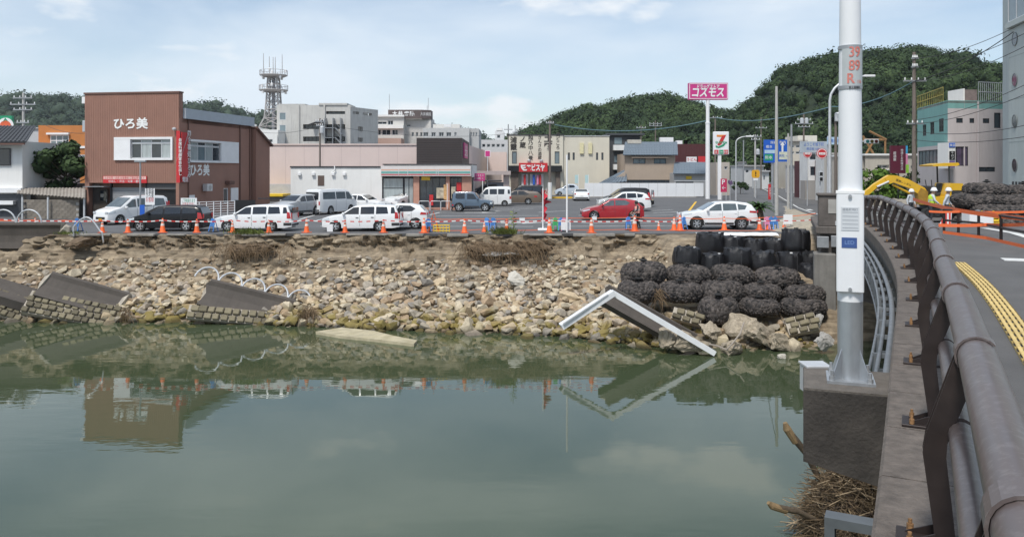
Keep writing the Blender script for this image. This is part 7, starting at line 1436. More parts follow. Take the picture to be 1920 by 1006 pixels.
# ------------------------------------------------------------------ cones, tapes, stands along the bank
def make_cone():
    o = T('traffic_cone', 'orange traffic cone', 'traffic cone'); MB().bbox(-.19, .19, -.19, .19, 0, .035, .012).build('base', mat('cone_base', (.62, .10, .025), .6, 0, .15), o)
    b = MB().lathe([(.15, .035), (.135, .06), (.035, .68), (.03, .70)], 20).build('cone_body', orange_plastic, o, smooth=True); refl = mat('reflective_band', (.75, .62, .55), .4, 0, .08)
    for z0, z1 in ((.34, .46), (.53, .62)): r = lambda z: lerp(.135, .035, (z - .06) / .62) + .004; MB().lathe([(r(z0), z0), (r(z1), z1)], 20).build('reflective_band', refl, b, smooth=True)
    return o
CONE = make_cone(); used = [0]
CY = 45.0
def cone(px, py, hpx, label, group='cones along the bank edge'):
    Y = min(50, gY(py)); s = hpx / FPX * Y / .7; loc = (X(px, Y), Y, 0)
    if not used[0]: used[0] = 1; o = CONE; o.location = loc; o['label'] = label; o['group'] = group
    else: o = copy_tree(CONE, loc, random.uniform(0, 1), label, group)
    o.scale = (s, s, s); return o
for px, py, h_, lb in [(192, 436, 23, 'orange cone behind the loose pipe hoop'), (240, 436, 25, 'orange cone below the white minivan bumper'), (305, 436, 27, 'orange cone before the middle of the black estate car'), (369, 436, 26, 'orange cone before the tail light of the black estate car'), (436, 435.5, 22, 'orange cone before the front wheel of the estate car with the grass tuft'), (504, 436, 24, 'orange cone before the rear door of the estate car with the grass tuft'), (575, 436, 26, 'orange cone standing in the gap between the two white estate cars'), (647, 436, 24, 'orange cone before the front door of the estate car by the hatchback'), (719, 436, 25, 'orange cone before the rear wheel of the estate car by the hatchback'), (795, 436.5, 28, 'orange cone before the rear wheel of the white hatchback'), (871, 436.5, 26, 'orange cone on bare asphalt right of the yellow barricade'), (908, 434.5, 20, 'small orange cone beside the pair of blue stands'), (950, 434.5, 24, 'orange cone behind the green weeds'), (1030, 436.5, 28, 'orange cone at the foot of the red banner pole'), (1109, 436.5, 28, 'orange cone right of the tall thin white pole'), (1190, 433.5, 30, 'orange cone at the feet of the standing person'), (1235, 431.5, 17, 'small red cone alone between the person and the white crossover'), (1264, 431.5, 25, 'rear one of two orange cones at the nose of the white crossover'), (1275, 432.5, 29, 'front one of two orange cones at the nose of the white crossover'), (1358, 431.5, 26, 'orange cone before the middle of the white crossover'), (1424, 431, 24, 'orange cone behind the tail of the white crossover'), (1440, 431, 20, 'orange cone among the blue stands near the white board'), (1470, 431, 20, 'orange cone right of the white board near the pillar')]:
    cone(px, py, h_, lb)
for px, py, h_, lb in [(35, 425, 15, 'orange cone behind the standing river wall hoops'), (66, 425, 15, 'orange cone behind the second wall hoop before the block wall')]: cone(px, py, h_ + 2, lb)
def stripe_mat(name, c0, c1, freq):
    m = bpy.data.materials.new(name); m.use_nodes = True; t = m.node_tree; n = t.nodes; l = t.links; b = n['Principled BSDF']; b.inputs['Roughness'].default_value = .5; co = n.new('ShaderNodeTexCoord'); sp = n.new('ShaderNodeSeparateXYZ'); l.new(co.outputs['Object'], sp.inputs[0]); mu = n.new('ShaderNodeMath'); mu.operation = 'MULTIPLY'; mu.inputs[1].default_value = freq; l.new(sp.outputs['X'], mu.inputs[0]); fr = n.new('ShaderNodeMath'); fr.operation = 'FRACT'; l.new(mu.outputs[0], fr.inputs[0]); gt = n.new('ShaderNodeMath'); gt.operation = 'GREATER_THAN'; gt.inputs[1].default_value = .5; l.new(fr.outputs[0], gt.inputs[0]); mx = n.new('ShaderNodeMixRGB'); mx.inputs[1].default_value = (*c0, 1); mx.inputs[2].default_value = (*c1, 1); l.new(gt.outputs[0], mx.inputs[0]); l.new(mx.outputs[0], b.inputs['Base Color']); return m
rw_m = stripe_mat('red_white_stripe', (.6, .05, .04), (.76, .74, .72), 2.2); rwpole_m = stripe_mat('red_white_bar', (.6, .05, .04), (.76, .74, .72), 1.3)
def tape(label, pts, w, m, th=.006, sag=.05, name='barrier_tape'):
    o = T(name, label, 'tape', pts[0]); mb = MB(); P_ = []
    for a, b in zip(pts, pts[1:]):
        a, b = Vector(a), Vector(b)
        for k in range(8): t = k / 8; P_.append(a.lerp(b, t) - UP * sag * 4 * t * (1 - t))
    P_.append(Vector(pts[-1])); vs = []
    for p in P_: vs += [p + UP * w / 2, p - UP * w / 2, p - UP * w / 2 + Vector((0, th, 0)), p + UP * w / 2 + Vector((0, th, 0))]
    n = len(P_); mb.add(vs, [(4 * i + j, 4 * i + 4 + j, 4 * i + 4 + (j + 1) % 4, 4 * i + (j + 1) % 4) for i in range(n - 1) for j in range(4)] + [(0, 1, 2, 3), (4 * n - 4, 4 * n - 3, 4 * n - 2, 4 * n - 1)]); mb.build('tape_band', m, o, world=True); return o
xs_ = [192, 240, 305, 369, 436, 504, 575, 647, 719, 795, 871, 950, 1030, 1109, 1190, 1275]
tape('red and white striped tape strung between the cones along the bank', [at(0, 411, 45.4), at(100, 414, 45.2)] + [at(px, 413.5 + (1 if i % 2 else -1), 44.75) for i, px in enumerate(xs_)], .06, rw_m, sag=.05)
tape('upper thin orange rope strung along the car park edge', [at(px, py, 46.9) for px, py in ((800, 409), (870, 410), (1020, 407.5), (1190, 407), (1280, 408), (1360, 409), (1440, 407), (1530, 400))], .035, orange_tape); tape('lower thin orange rope strung along the car park edge', [at(px, py, 46.2) for px, py in ((800, 431), (900, 430), (1030, 430), (1190, 429), (1280, 431), (1360, 431), (1440, 430.5), (1480, 430))], .03, orange_tape)
tape('orange tape before the white house and block wall', [at(px, 412 + i * .5, 50) for i, px in enumerate((-20, 60, 120, 200))], .06, orange_tape)
tape('red and white tape hanging before the concrete pillar', [at(1400, 412, 45.4), at(1455, 413, 44.5), at(1532, 411, 44.5)], .05, rw_m)
def stand(px, py, h, m, label, group=None, z=0.0, Y=None):
    Y = Y or gY(py, z); o = T('barricade_stand', label, 'barricade', (X(px, Y), Y, z), random.uniform(-.4, .4), group); k = h
    for q in (-.11, .11): MB().path([(q * 1.3, -.26, 0), (q, 0, k * .9), (q * 1.3, .26, 0)], .025, 6).build('leg', m, o)
    MB().prism([(-.11, k * .42), (.11, k * .42), (.15, k * .62), (.08, k * .70), (.11, k * .92), (.04, k), (-.05, k), (-.11, k * .90), (-.08, k * .70), (-.15, k * .62)], (0, -.11, 0), UX, UP, (0, .05, 0)).build('figure_board', m, o); MB().bbox(-.17, .17, -.3, .3, 0, .05, .02).build('weight', black_plain, o); return o
for px, py, m, lb in [(146, 434, blue_plastic, 'blue barricade stand on the bank edge under the pipe hoops'), (400, 435, blue_plastic, 'blue barricade stand between the black and white estate cars'), (803, 435, blue_plastic, 'blue barricade stand beside the yellow mesh barricade'), (913, 433, blue_plastic, 'blue barricade stand next to the small cone, darker one'), (925, 433, blue_plastic, 'slim blue barricade stand just left of the green weeds'), (1041, 433, green_plastic, 'green barricade stand by the red banner pole'), (1052, 433, blue_plastic, 'blue barricade stand beside the green one'), (1058, 434, pink_plastic, 'pink barricade stand beside the white board'), (1178, 431, blue_plastic, 'blue barricade stand left of the standing person'), (1281, 431, blue_plastic, 'blue barricade stand at the nose of the white crossover'), (1437, 431, pink_plastic, 'pink barricade stand behind the white crossover'), (1446, 431, blue_plastic, 'blue barricade stand beside the pole behind the white crossover'), (1453, 431, blue_plastic, 'blue barricade stand left of the white board near the pillar')]: stand(px, py, .78, m, lb)
yb = T('yellow_barricade', 'low yellow mesh barricade beside the white hatchback', 'barricade', gp(828, 434.5)); mb = MB()
for z in (.06, .22, .38): MB().tube((-.45, 0, z), (.45, 0, z), .03).build('rail', yellow_plastic, yb)
for x in np.linspace(-.45, .45, 6): MB().tube((x, 0, 0), (x, 0, .42), .025).build('bar', yellow_plastic, yb)
of = T('orange_barricade', 'orange folding barricade standing beside the white hatchback', 'barricade', gp(813, 434)); MB().path([(-.28, -.2, 0), (0, 0, 1.15), (.3, -.2, 0)], .035, 6).build('front_leg', orange_plastic, of); MB().path([(-.28, .3, 0), (0, .02, 1.13), (.3, .3, 0)], .035, 6).build('rear_leg', orange_plastic, of); MB().tube((-.2, -.14, .4), (.22, -.14, .4), .03).build('cross_bar', orange_plastic, of)
def board(label, px0, px1, py0, py1, Y, m=None, leg=True, name='notice_board', cat='sign', txt=None, z=0.0):
    m = m or white_paint; o = T(name, label, cat, (X((px0 + px1) / 2, Y), Y, z)); p = bx(o, 'board', m, px0, px1, py0, py1, Y, .03)
    if leg:
        for px in (px0 + (px1 - px0) * .15, px0 + (px1 - px0) * .85): MB().tube((X(px, Y), Y + .06, z), (X(px, Y), Y + .06, Z(py1, Y) + .05), .02, n=6).build('leg', grey_metal, o, world=True)
    for s, py, sz, mm in (txt or ()): text(p, s, at((px0 + px1) / 2, py, Y) + Vector((0, -.006, 0)), UX, UP, sz, mm, world=True, width=(X(px1, Y) - X(px0, Y)) * .8)
    return o
board('white board standing beside the tall thin white pole', 1052, 1070, 412, 431, 45.4); board('white sheet board behind the white crossover near the pillar', 1469, 1486, 402, 420, 46.2); board('small white notice taped to the orange rope', 974, 984, 408.5, 413.5, 46.5, leg=False); board('small white notice hung beside the red hatchback', 1110, 1119, 406, 412, 46.5, leg=False)
board('white notice sign with coloured print standing at the corner of the brown restaurant', 339, 369, 371, 388, 54.5, txt=[('ご予約承ります', 376, .3, green_sign), ('お弁当 仕出し', 382, .25, red_sign)]); board('white parking notice board beside the white minivan', 272, 290, 353, 384, 52.5, txt=[('駐車場', 358, .4, black_plain), ('ひろ美', 366, .4, black_plain), ('お客様', 374, .35, red_sign)]); board('blue leaning board beside the white minivan', 262, 271, 384, 405, 50.0, blue_sign, False); board('white sheet propped before the front wheel of the estate car by the hatchback', 613, 624, 420, 434, 45.6, leg=False, name='white_sack')
# poles by the bank
def pole(name, label, px, y_top, Y, r, m, base_z=0.0, cat='pole', r2=None):
    o = T(name, label, cat, (X(px, Y), Y, base_z)); MB().tube((0, 0, 0), (0, 0, Z(y_top, Y) - base_z), r, r2 or r * .8, n=12).build('shaft', m, o, smooth=True); return o
pole('thin_pole', 'tall thin white pole standing at the bank edge', 1063, 290, 45.2, .055, white_paint); lp = pole('car_park_lamp', 'slim grey car park lamp post before the brown restaurant', 263, 304, 50.5, .06, grey_metal, cat='lamp post'); MB().bbox(-.35, .35, -.1, .1, Z(304, 50.5), Z(301, 50.5) + .03, .02).build('lamp_head', grey_metal, lp)
rb = pole('banner_pole', 'white pole wrapped with a twisted red and white banner', 1018, 352, 46.3, .04, white_paint); MB().bbox(-.3, .3, -.3, .3, 0, .14, .04).build('weight', white_paint, rb); red_cloth = mat('red_cloth', (.55, .03, .05), .8, 0, .25, 4, objvar=.1)
mb = MB(); vs = []; n = 30
for i in range(n + 1):
    z = lerp(.55, 2.35, i / n); w = .10 + .1 * abs(math.sin(i * .55)) + (.22 if i in (19, 20, 21, 22) else 0); a = i * .5; vs += [(.05, 0, z), (.05 + w * abs(math.cos(a)) + .04, w * math.sin(a), z - .05)]
mb.add(vs, [(2 * i, 2 * i + 1, 2 * i + 3, 2 * i + 2) for i in range(n)]); mb.build('banner_cloth', red_cloth, rb); MB().add([(.0, -.05, .75), (.35, -.1, .62), (.42, -.08, .5), (.1, -.05, .55)], [(0, 1, 2, 3)]).build('banner_tail', red_cloth, rb)
# fence by the restaurant
fn = T('white_rail_fence', 'white rail fence along the side of the brown restaurant', 'fence', (X(400, 57), 57, 0))
for i in range(7): p = Vector((lerp(X(362, 57), X(440, 59), i / 6), lerp(56.8, 59, i / 6), 0)); MB().tube(p, p + UP * 1.25, .035).build('post', white_paint, fn, world=True)
for z in np.linspace(.2, 1.22, 7): MB().tube((X(362, 57), 56.8, z), (X(440, 59), 59, z), .02).build('rail', white_paint, fn, world=True)
bb = T('black_planter_row', 'row of dark screens beside the brown restaurant wall', 'screen', (X(455, 60), 60, 0)); bx(bb, 'screen', black_plain, 440, 478, 375, 397, 60, .1); bx(bb, 'frame', dark_metal, 484, 545, 371, 373, 62, .1)

# ------------------------------------------------------------------ tall signs, street lamps, utility poles
cs_ = T('tall_pink_sign', 'tall white pole with a big magenta drugstore board', 'sign', (X(1326, 98), 98, 0)); Y = 98; MB().lathe([(.28, 0), (.26, Z(232, Y)), (.3, Z(232, Y)), (.3, Z(229, Y)), (.22, Z(229, Y)), (.22, Z(187, Y))], 16, c=(X(1327, Y), Y, 0)).build('pole', white_paint, cs_, world=True, smooth=True)
bd = bx(cs_, 'board', magenta_sign, 1291, 1364, 156, 187, Y, .5, .25); 
for a_ in ((1291.8, 1363.2, 157, 158), (1291.8, 1363.2, 184.8, 185.8), (1291.8, 1292.8, 158, 184.8), (1362.2, 1363.2, 158, 184.8)): bx(bd, 'border_line', white_plain, *a_, Y, .01, .27)
text(bd, 'コスモス', at(1327, 174, Y) + Vector((0, -.28, 0)), Vector((1, 0, 0)), Vector((.15, 0, 1)), 1.35, white_plain, world=True, width=3.9, bold=.03); text(bd, 'ドラッグストア', at(1327, 163, Y) + Vector((0, -.28, 0)), UX, Vector((.15, 0, 1)), .6, white_plain, world=True, width=2.7, bold=.02)
ss = T('convenience_store_sign', 'white store sign with a red and green numeral seven on a pole', 'sign', (X(1349, 95), 95, 0)); Y = 95; MB().box(X(1346, Y), X(1352, Y), Y - .1, Y + .15, 0, Z(289, Y)).build('pole', white_paint, ss, world=True); b7 = MB().bbox(X(1337, Y), X(1366, Y), Y - .2, Y + .2, Z(290, Y), Z(247, Y), .06).build('sign_box', white_paint, ss, world=True)
def poly7(pts, m, nm, dy=.21): MB().prism([(X(a_, Y), Z(b_, Y)) for a_, b_ in pts], (0, Y - dy - .008, 0), UX, UP, (0, .008, 0)).build(nm, m, b7, world=True)
poly7([(1343, 253), (1359, 253), (1357, 257), (1350, 257), (1343, 256.5)], mat('seven_orange', (.75, .25, .05), .5, 0, 0), 'numeral_bar'); poly7([(1353, 255), (1361, 252.5), (1352, 270), (1348, 273), (1344, 272)], red_sign, 'numeral_stem', .22); poly7([(1341, 272), (1346, 275), (1354, 271), (1362, 266), (1356, 274), (1347, 277.5), (1341, 276)], green_sign, 'numeral_tail', .23)
text(b7, 'ELEVEN', at(1351.5, 267, Y) + Vector((0, -.245, 0)), UX, Vector((.0, 0, 1)), .34, green_sign, world=True, width=1.35, bold=.02)
for p0, m in ((1338.5, red_sign), (1347.5, green_sign), (1356.2, red_sign)): bx(b7, 'service_panel', m, p0, p0 + 8, 281, 288.5, Y, .01, .215)
text(b7, '酒 ATM 煙草', at(1351.5, 285, Y) + Vector((0, -.23, 0)), UX, UP, .3, white_plain, world=True, width=1.5)
pk = T('parking_sign', 'small red sign with a white letter P', 'sign', (X(1357, 93), 93, 0)); Y = 93; pb = bx(pk, 'board', mat('crimson', (.5, .03, .1), .5, 0, .05), 1351.5, 1363, 335, 360, Y, .1); text(pb, 'P', at(1356.5, 341, Y) + Vector((0, -.02, 0)), UX, UP, .75, white_plain, world=True, bold=.02); text(pb, '←', at(1357, 352, Y) + Vector((0, -.02, 0)), UX, UP, .6, white_plain, world=True); bx(pk, 'leg', pale_metal, 1353, 1354, 360, 376, Y, .05); bx(pk, 'leg', pale_metal, 1361, 1362, 360, 376, Y, .05)
p2 = T('no_parking_sign', 'round dark sign on a thin pole beside the red parking sign', 'sign', (X(1369, 93), 93, 0)); MB().lathe([(.32, 0), (.32, .03)], 20, M=Matrix.Rotation(R(70), 3, 'X') @ Matrix.Rotation(R(20), 3, 'Y'), c=at(1369, 342, 93)).build('disc', mat('sign_violet', (.09, .05, .11), .5, 0, .1), p2, world=True); MB().tube((X(1369, 93), 93.05, 0), at(1369, 337, 93.05), .035).build('post', pale_metal, p2, world=True)
sm = T('small_drug_sign', 'small pink and white sign on a slim pole by the drugstore wing', 'sign', (X(914, 88), 88, 0)); bx(sm, 'board', white_paint, 909, 919.5, 282, 294, 88, .2); bx(sm, 'board_face', magenta_sign, 910, 918.5, 283, 293, 88, .02, .02); bx(sm, 'pole', pale_metal, 913.4, 914.8, 294, 385, 88, .1)
ms = T('magenta_ground_sign', 'low magenta sign on two white legs beside the convenience store', 'sign', (X(897, 78), 78, 0)); mg = bx(ms, 'board', magenta_sign, 886, 909, 325, 339, 78, .15); text(mg, 'コスモス', at(899, 329, 78) + Vector((0, -.02, 0)), UX, UP, .28, white_plain, world=True, width=.8); text(mg, '薬 24時 →', at(897, 334.5, 78) + Vector((0, -.02, 0)), UX, UP, .28, white_plain, world=True, width=.95); bx(ms, 'leg', white_paint, 886.5, 888, 339, 383, 78, .1); bx(ms, 'leg', white_paint, 904, 905.5, 339, 383, 78, .1)
def street_lamp(label, px, y_top, base_py, Y, arm_px, arm_py, r, z=0.0, m=None):
    o = T('street_lamp', label, 'street lamp', (X(px, Y), Y, z)); m = m or pale_metal; a = [Vector((X(px, Y), Y, z)), at(px, y_top + (arm_px - px) * .55, Y)]
    for t in np.linspace(0, 1, 7)[1:]: q = PI / 2 * t; a.append(at(lerp(px, arm_px, 1 - math.cos(q)), lerp(y_top + (arm_px - px) * .55, arm_py, math.sin(q)), Y))
    MB().path(a, [r] + [r * .7] * (len(a) - 2) + [r * .5], 10).build('curved_pole', m, o, world=True, smooth=True); e = a[-1]; MB().bbox(e.x - .1, e.x + .75, e.y - .15, e.y + .15, e.z - .06, e.z + .1, .03).build('lamp_head', white_paint, o, world=True); return o
street_lamp('grey curved street lamp standing by the far crossing', 1380, 256, 376, 92, 1400, 256, .09); street_lamp('large pale curved street lamp half hidden by the white lamp post', 1556, 152, 366, 62, 1622, 143, .14, .2)
def utility(label, px, y_top, Y, m, r=.15, arms=(), z=0.0, xf=()):
    o = T('utility_pole', label, 'utility pole', (X(px, Y), Y, z)); MB().tube((0, 0, 0), (0, 0, Z(y_top, Y) - z), r, r * .65, n=12).build('shaft', m, o, smooth=True)
    for py, w in arms:
        zz = Z(py, Y) - z; ar = MB().box(-w / 2, w / 2, -.16, -.08, zz - .05, zz + .05).build('crossarm', grey_metal, o)
        for k in range(4): MB().lathe([(.03, 0), (.06, .05), (.03, .1), (.05, .15), (.02, .18)], 8, c=(lerp(-w / 2 + .1, w / 2 - .1, k / 3), -.12, zz + .05)).build('insulator', white_paint, ar)
    for py, s in xf: MB().lathe([(.22, 0), (.24, .05), (.24, .65), (.15, .75)], 12, c=(s, -.15, Z(py, Y) - z)).build('transformer', pale_metal, o)
    return o
utility('concrete utility pole behind the white house with insulator arms', 44, 174, 75, conc_pole, .17, ((184, 1.8), (196, 2.4), (206, 1.8), (230, 1.2))); utility('leaning wooden pole with tangled boxes behind the convenience store', 600, 222, 86, wood_pole, .13, ((228, 1.0), (236, .8)), xf=((250, .25),)); utility('weathered pole with white foot before the liquor shop', 1031, 226, 98, wood_pole, .17, ((231, 1.0),), xf=())
utility('thin pole at the left edge of the liquor shop', 953, 233, 110, dark_metal, .08, ((243, 1.2),)); utility('aerial mast on the liquor shop roof edge', 966, 235, 116, grey_metal, .08, ((248, .8), (254, .8))); utility('wooden pole behind the dark house', 1202, 235, 135, wood_pole, .14, ((240, 1.6),)); utility('wooden pole rising behind the tan house roof', 1229, 226, 140, wood_pole, .14, ((232, 2.2), (236, 2.2)))
utility('pole behind the tall pink sign', 1341, 218, 118, wood_pole, .15, ((221, 2.0),)); utility('tall bare concrete pole beside the blue direction signs', 1456, 162, 62, conc_pole, .15); utility('tall silver pole beside the concrete road post', 1484, 233, 70, grey_metal, .13); utility('yellow and grey signal mast by the far road', 1394, 263, 120, grey_metal, .12); utility('concrete pole hung with boxes behind the yellow warning sign', 1416, 252, 105, conc_pole, .16, ((256, 1.6), (262, 1.2)), xf=((290, .3),)); utility('wooden pole with a square transformer rack behind the grey road sign', 1507, 212, 105, wood_pole, .16, ((225, 1.8), (232, 2.4), (238, 1.6)), xf=((232, .3), (232, -.3))); utility('dark pole carrying a white drum transformer behind the large street lamp', 1567, 225, 66, wood_pole, .15, (), xf=((228, .1),)); utility('tall wooden pole with two crossarms before the teal building', 1714, 98, 56, wood_pole, .17, ((110, .5), (126, .5), (152, 1.6), (232, 1.2)), .3); utility('slim pole with thin mast near the round red sign', 1427, 220, 140, wood_pole, .13, ((240, 2.0),)); utility('pair pole beside the concrete road post under the blue signs', 1478, 250, 72, conc_pole, .13)
foot = T('pole_guard', 'white striped guard sleeve round the foot of the liquor shop pole', 'pole guard', (X(1031, 98), 98, 0)); MB().lathe([(.26, 0), (.26, 2.0), (.2, 2.0)], 14).build('sleeve', white_wall, foot)
# direction signs
bs = T('direction_sign', 'large blue road direction sign with a white arrow and green panel', 'road sign', (X(1454, 84), 84, 0)); Y = 84
for p0, p1, y0, y1 in ((1432, 1455, 262, 305), (1457, 1477, 262, 303)):
    q = bx(bs, 'board', blue_sign, p0, p1, y0, y1, Y, .08)
    if p0 == 1432: bx(q, 'panel', mat('pale_blue', (.42, .58, .7), .5, 0, .1), 1433.5, 1453, 281, 287.5, Y, .01, .015); bx(q, 'panel', green_sign, 1433.5, 1449, 289, 301, Y, .01, .015); text(q, '橋本', at(1442, 275, Y) + Vector((0, -.02, 0)), UX, UP, .35, white_plain, world=True); text(q, '国道', at(1450, 267, Y) + Vector((0, -.02, 0)), UX, UP, .3, white_plain, world=True); text(q, '熊本', at(1441, 295, Y) + Vector((0, -.025, 0)), UX, UP, .4, white_plain, world=True)
    else: bx(q, 'panel', mat('pale_panel', (.6, .62, .5), .5, 0, .1), 1461, 1476, 284.5, 299, Y, .01, .015); MB().prism([(-.1, -.5), (.1, -.5), (.1, .2), (.24, .2), (0, .55), (-.24, .2), (-.1, .2)], at(1467, 276, Y) + Vector((0, -.03, 0)), UX, UP, (0, .01, 0)).build('arrow', white_plain, q, world=True); text(q, '市内', at(1467, 267, Y) + Vector((0, -.02, 0)), UX, UP, .38, white_plain, world=True); text(q, '病院 →', at(1468.5, 292, Y) + Vector((0, -.025, 0)), UX, UP, .3, blue_sign, world=True)
MB().tube((X(1449, Y), Y + .2, 0), at(1449, 262, Y + .2), .14, n=10).build('post', grey_metal, bs, world=True); MB().tube(at(1432, 285, Y + .15), at(1478, 283, Y + .15), .06, n=6).build('arm', grey_metal, bs, world=True)
gs = T('overhead_sign', 'pale grey overhead name sign with blue lettering across the road', 'road sign', (X(1552, 76), 76, 0)); Y = 76; q = bx(gs, 'board', mat('pale_sign', (.42, .47, .52), .5, 0, .06), 1500, 1552, 265, 286, Y, .08); text(q, 'ようこそ城下町', at(1526, 270.5, Y) + Vector((0, -.01, 0)), UX, UP, .38, blue_sign, world=True, width=1.9); text(q, '商店街 500m', at(1526, 279, Y) + Vector((0, -.01, 0)), UX, UP, .3, blue_sign, world=True, width=1.4); q2 = bx(gs, 'name_plate', mat('sky_plate', (.45, .6, .75), .5, 0, .05), 1551, 1578, 257, 271, Y, .06, .2); text(q2, '鶴田橋', at(1564.5, 264, Y) + Vector((0, -.21, 0)), UX, UP, .38, blue_sign, world=True, width=1.1); MB().tube((X(1553, Y), Y + .15, 0), at(1553, 255, Y + .15), .1, n=10).build('post', pale_metal, gs, world=True)
for px, py, r_, Yr_, lb in ((1541, 288, .5, 75.6, 'round red and white no-entry style sign on the overhead sign post'), (1514, 288, .42, 78, 'round red rimmed sign half hidden behind the overhead board')):
    o = T('round_sign', lb, 'road sign', at(px, py, Yr_)); MB().lathe([(r_, 0), (r_, .03)], 28, M=Matrix.Rotation(R(90), 3, 'X')).build('red_disc', red_sign, o); MB().lathe([(r_ * .92, 0), (r_ * .92, .01)], 28, M=Matrix.Rotation(R(90), 3, 'X'), c=(0, -.03, 0)).build('white_ring', white_plain, o); MB().lathe([(r_ * .8, 0), (r_ * .8, .012)], 28, M=Matrix.Rotation(R(90), 3, 'X'), c=(0, -.04, 0)).build('red_face', red_sign, o); MB().box(-r_ * .62, r_ * .62, -.065, -.053, -r_ * .22, r_ * .22).build('white_bar', white_plain, o); text(o, '止まれ', (0, -.07, 0), UX, UP, r_ * .4, red_sign, width=r_ * 1.0); MB().tube((0, .06, -r_ * .9), (0, .06, -py * 0 - Z(py, Yr_)), .04, n=8).build('post', pale_metal, o)
ys_ = T('warning_sign', 'yellow diamond-cut warning sign with a black mark on a pole', 'road sign', (X(1417, 100), 100, 0)); Y = 100; q = MB().prism([(-.35, -.5), (.35, -.5), (.5, -.3), (.5, .3), (.35, .5), (-.35, .5), (-.5, .3), (-.5, -.3)], at(1417, 326, Y), UX, UP, (0, .05, 0)).build('board', mat('sign_yellow', (.75, .38, .02), .5, 0, .05), ys_, world=True); text(q, '!', at(1417, 326, Y) + Vector((0, -.02, 0)), UX, UP, .8, black_plain, world=True, bold=.03); bx(ys_, 'lower_plate', white_paint, 1412.5, 1421.5, 334, 338, Y, .04); MB().tube((X(1417, Y), Y + .1, 0), at(1417, 322, Y + .1), .05).build('post', pale_metal, ys_, world=True)
rd_ = T('red_upright_sign', 'red upright banner with white lettering beside the road', 'sign', (X(1444, 84.5), 84.5, 0)); Y = 84.5; q = bx(rd_, 'cloth', red_sign, 1440.5, 1448, 345, 374, Y, .03); text(q, 'お持帰り', at(1444.3, 360, Y) + Vector((0, -.01, 0)), UX, UP, .26, white_plain, world=True, vertical=True); bx(rd_, 'pole', pale_metal, 1448, 1449, 343, 382, Y, .03)
mbn = T('maroon_upright_sign', 'dark maroon upright shop sign with white lettering by the wooden pole', 'sign', (X(1683, 60), 60, .3)); Y = 60; q = bx(mbn, 'board', mat('deep_maroon', (.10, .012, .03), .5, 0, .1), 1670, 1698, 273, 325, Y, .2); text(q, '地酒とお料理の店', at(1691, 299, Y) + Vector((0, -.012, 0)), UX, UP, .2, white_plain, world=True, vertical=True); text(q, '居酒屋', at(1677.5, 293, Y) + Vector((0, -.012, 0)), UX, UP, .24, white_plain, world=True, vertical=True); bx(mbn, 'post', dark_metal, 1684, 1686, 325, 372, Y, .12); bx(mbn, 'side_flag', mat('cyan_flag', (.05, .35, .6), .6, 0, .1), 1698.5, 1702, 273, 288, Y, .05); bx(mbn, 'side_flag', pink_plastic, 1698.5, 1702, 288.5, 308, Y, .05); bx(mbn, 'side_flag', mat('lime_flag', (.3, .6, .05), .6, 0, .1), 1699, 1704, 308.5, 324, Y, .05)
tsg = T('traffic_light', 'horizontal three-lamp traffic light beyond the white lamp post', 'traffic light', at(1634, 265, 70)); q = MB().bbox(-.62, .62, -.1, .1, -.2, .2, .04).build('housing', pale_metal, tsg)
for k, c_ in enumerate(((.02, .1, .1), (.05, .04, .01), (.05, .01, .01))): MB().lathe([(.15, 0), (.15, .02)], 16, M=Matrix.Rotation(R(90), 3, 'X'), c=(-.38 + .38 * k, -.1, 0)).build('lens', mat('lens_%d' % k, c_, .2, 0, .1), q)
MB().tube((-2.0, .2, 0), (-.5, .2, 0), .05).build('arm', pale_metal, tsg); MB().tube((-2.0, .2, .3), (-2.0, .2, -Z(265, 70) + .05), .09, n=10).build('post', pale_metal, tsg)
sg2 = T('pedestrian_signal', 'small dark signal box on a pole by the white store', 'traffic light', at(1539, 330, 74)); MB().bbox(-.18, .18, -.12, .12, -.02, .42, .03).build('upper_housing', pale_metal, sg2); MB().bbox(-.18, .18, -.12, .12, -.5, -.04, .03).build('lower_housing', pale_metal, sg2); MB().box(-.13, .13, -.13, -.12, .05, .35).build('lens', black_plain, sg2); MB().box(-.13, .13, -.13, -.12, -.43, -.12).build('lens', black_plain, sg2); MB().tube((0, .15, .5), (0, .15, -Z(330, 74) + .02), .06).build('post', pale_metal, sg2)
# hanging wires
wire_m = mat('wire', (.03, .03, .032), .6, 0, 0); wire_b = mat('wire_teal', (.10, .19, .22), .6, 0, 0)
def wire(a, b, sag, label, r=.018, m=None, n=16):
    a, b = Vector(a), Vector(b); o = T('power_line', label, 'power line', a); MB().path([a.lerp(b, t / n) - UP * sag * 4 * (t / n) * (1 - t / n) for t in range(n + 1)], r, 4).build('cable', m or wire_m, o, world=True)
for (a, b, s, lb) in [(at(1714, 110, 56), at(1960, 20, 40), .5, 'topmost thin power line running from the wooden pole past the green tower'), (at(1714, 126, 56), at(1960, 42, 40), .5, 'second thin power line running from the wooden pole past the green tower'), (at(1714, 152, 56), at(1960, 66, 40), .5, 'third thin power line running from the wooden pole past the green tower'), (at(1714, 225, 56), at(1960, 140, 40), .4, 'power line crossing the upper teal wall'), (at(1714, 232, 56), at(1960, 160, 40), .4, 'power line crossing below the teal windows'), (at(1714, 246, 56), at(1960, 226, 40), .4, 'lower power line crossing the pink wall windows'), (at(1714, 262, 56), at(1960, 250, 40), .3, 'lowest power line crossing the pink wall')]: wire(a, b, s, lb)
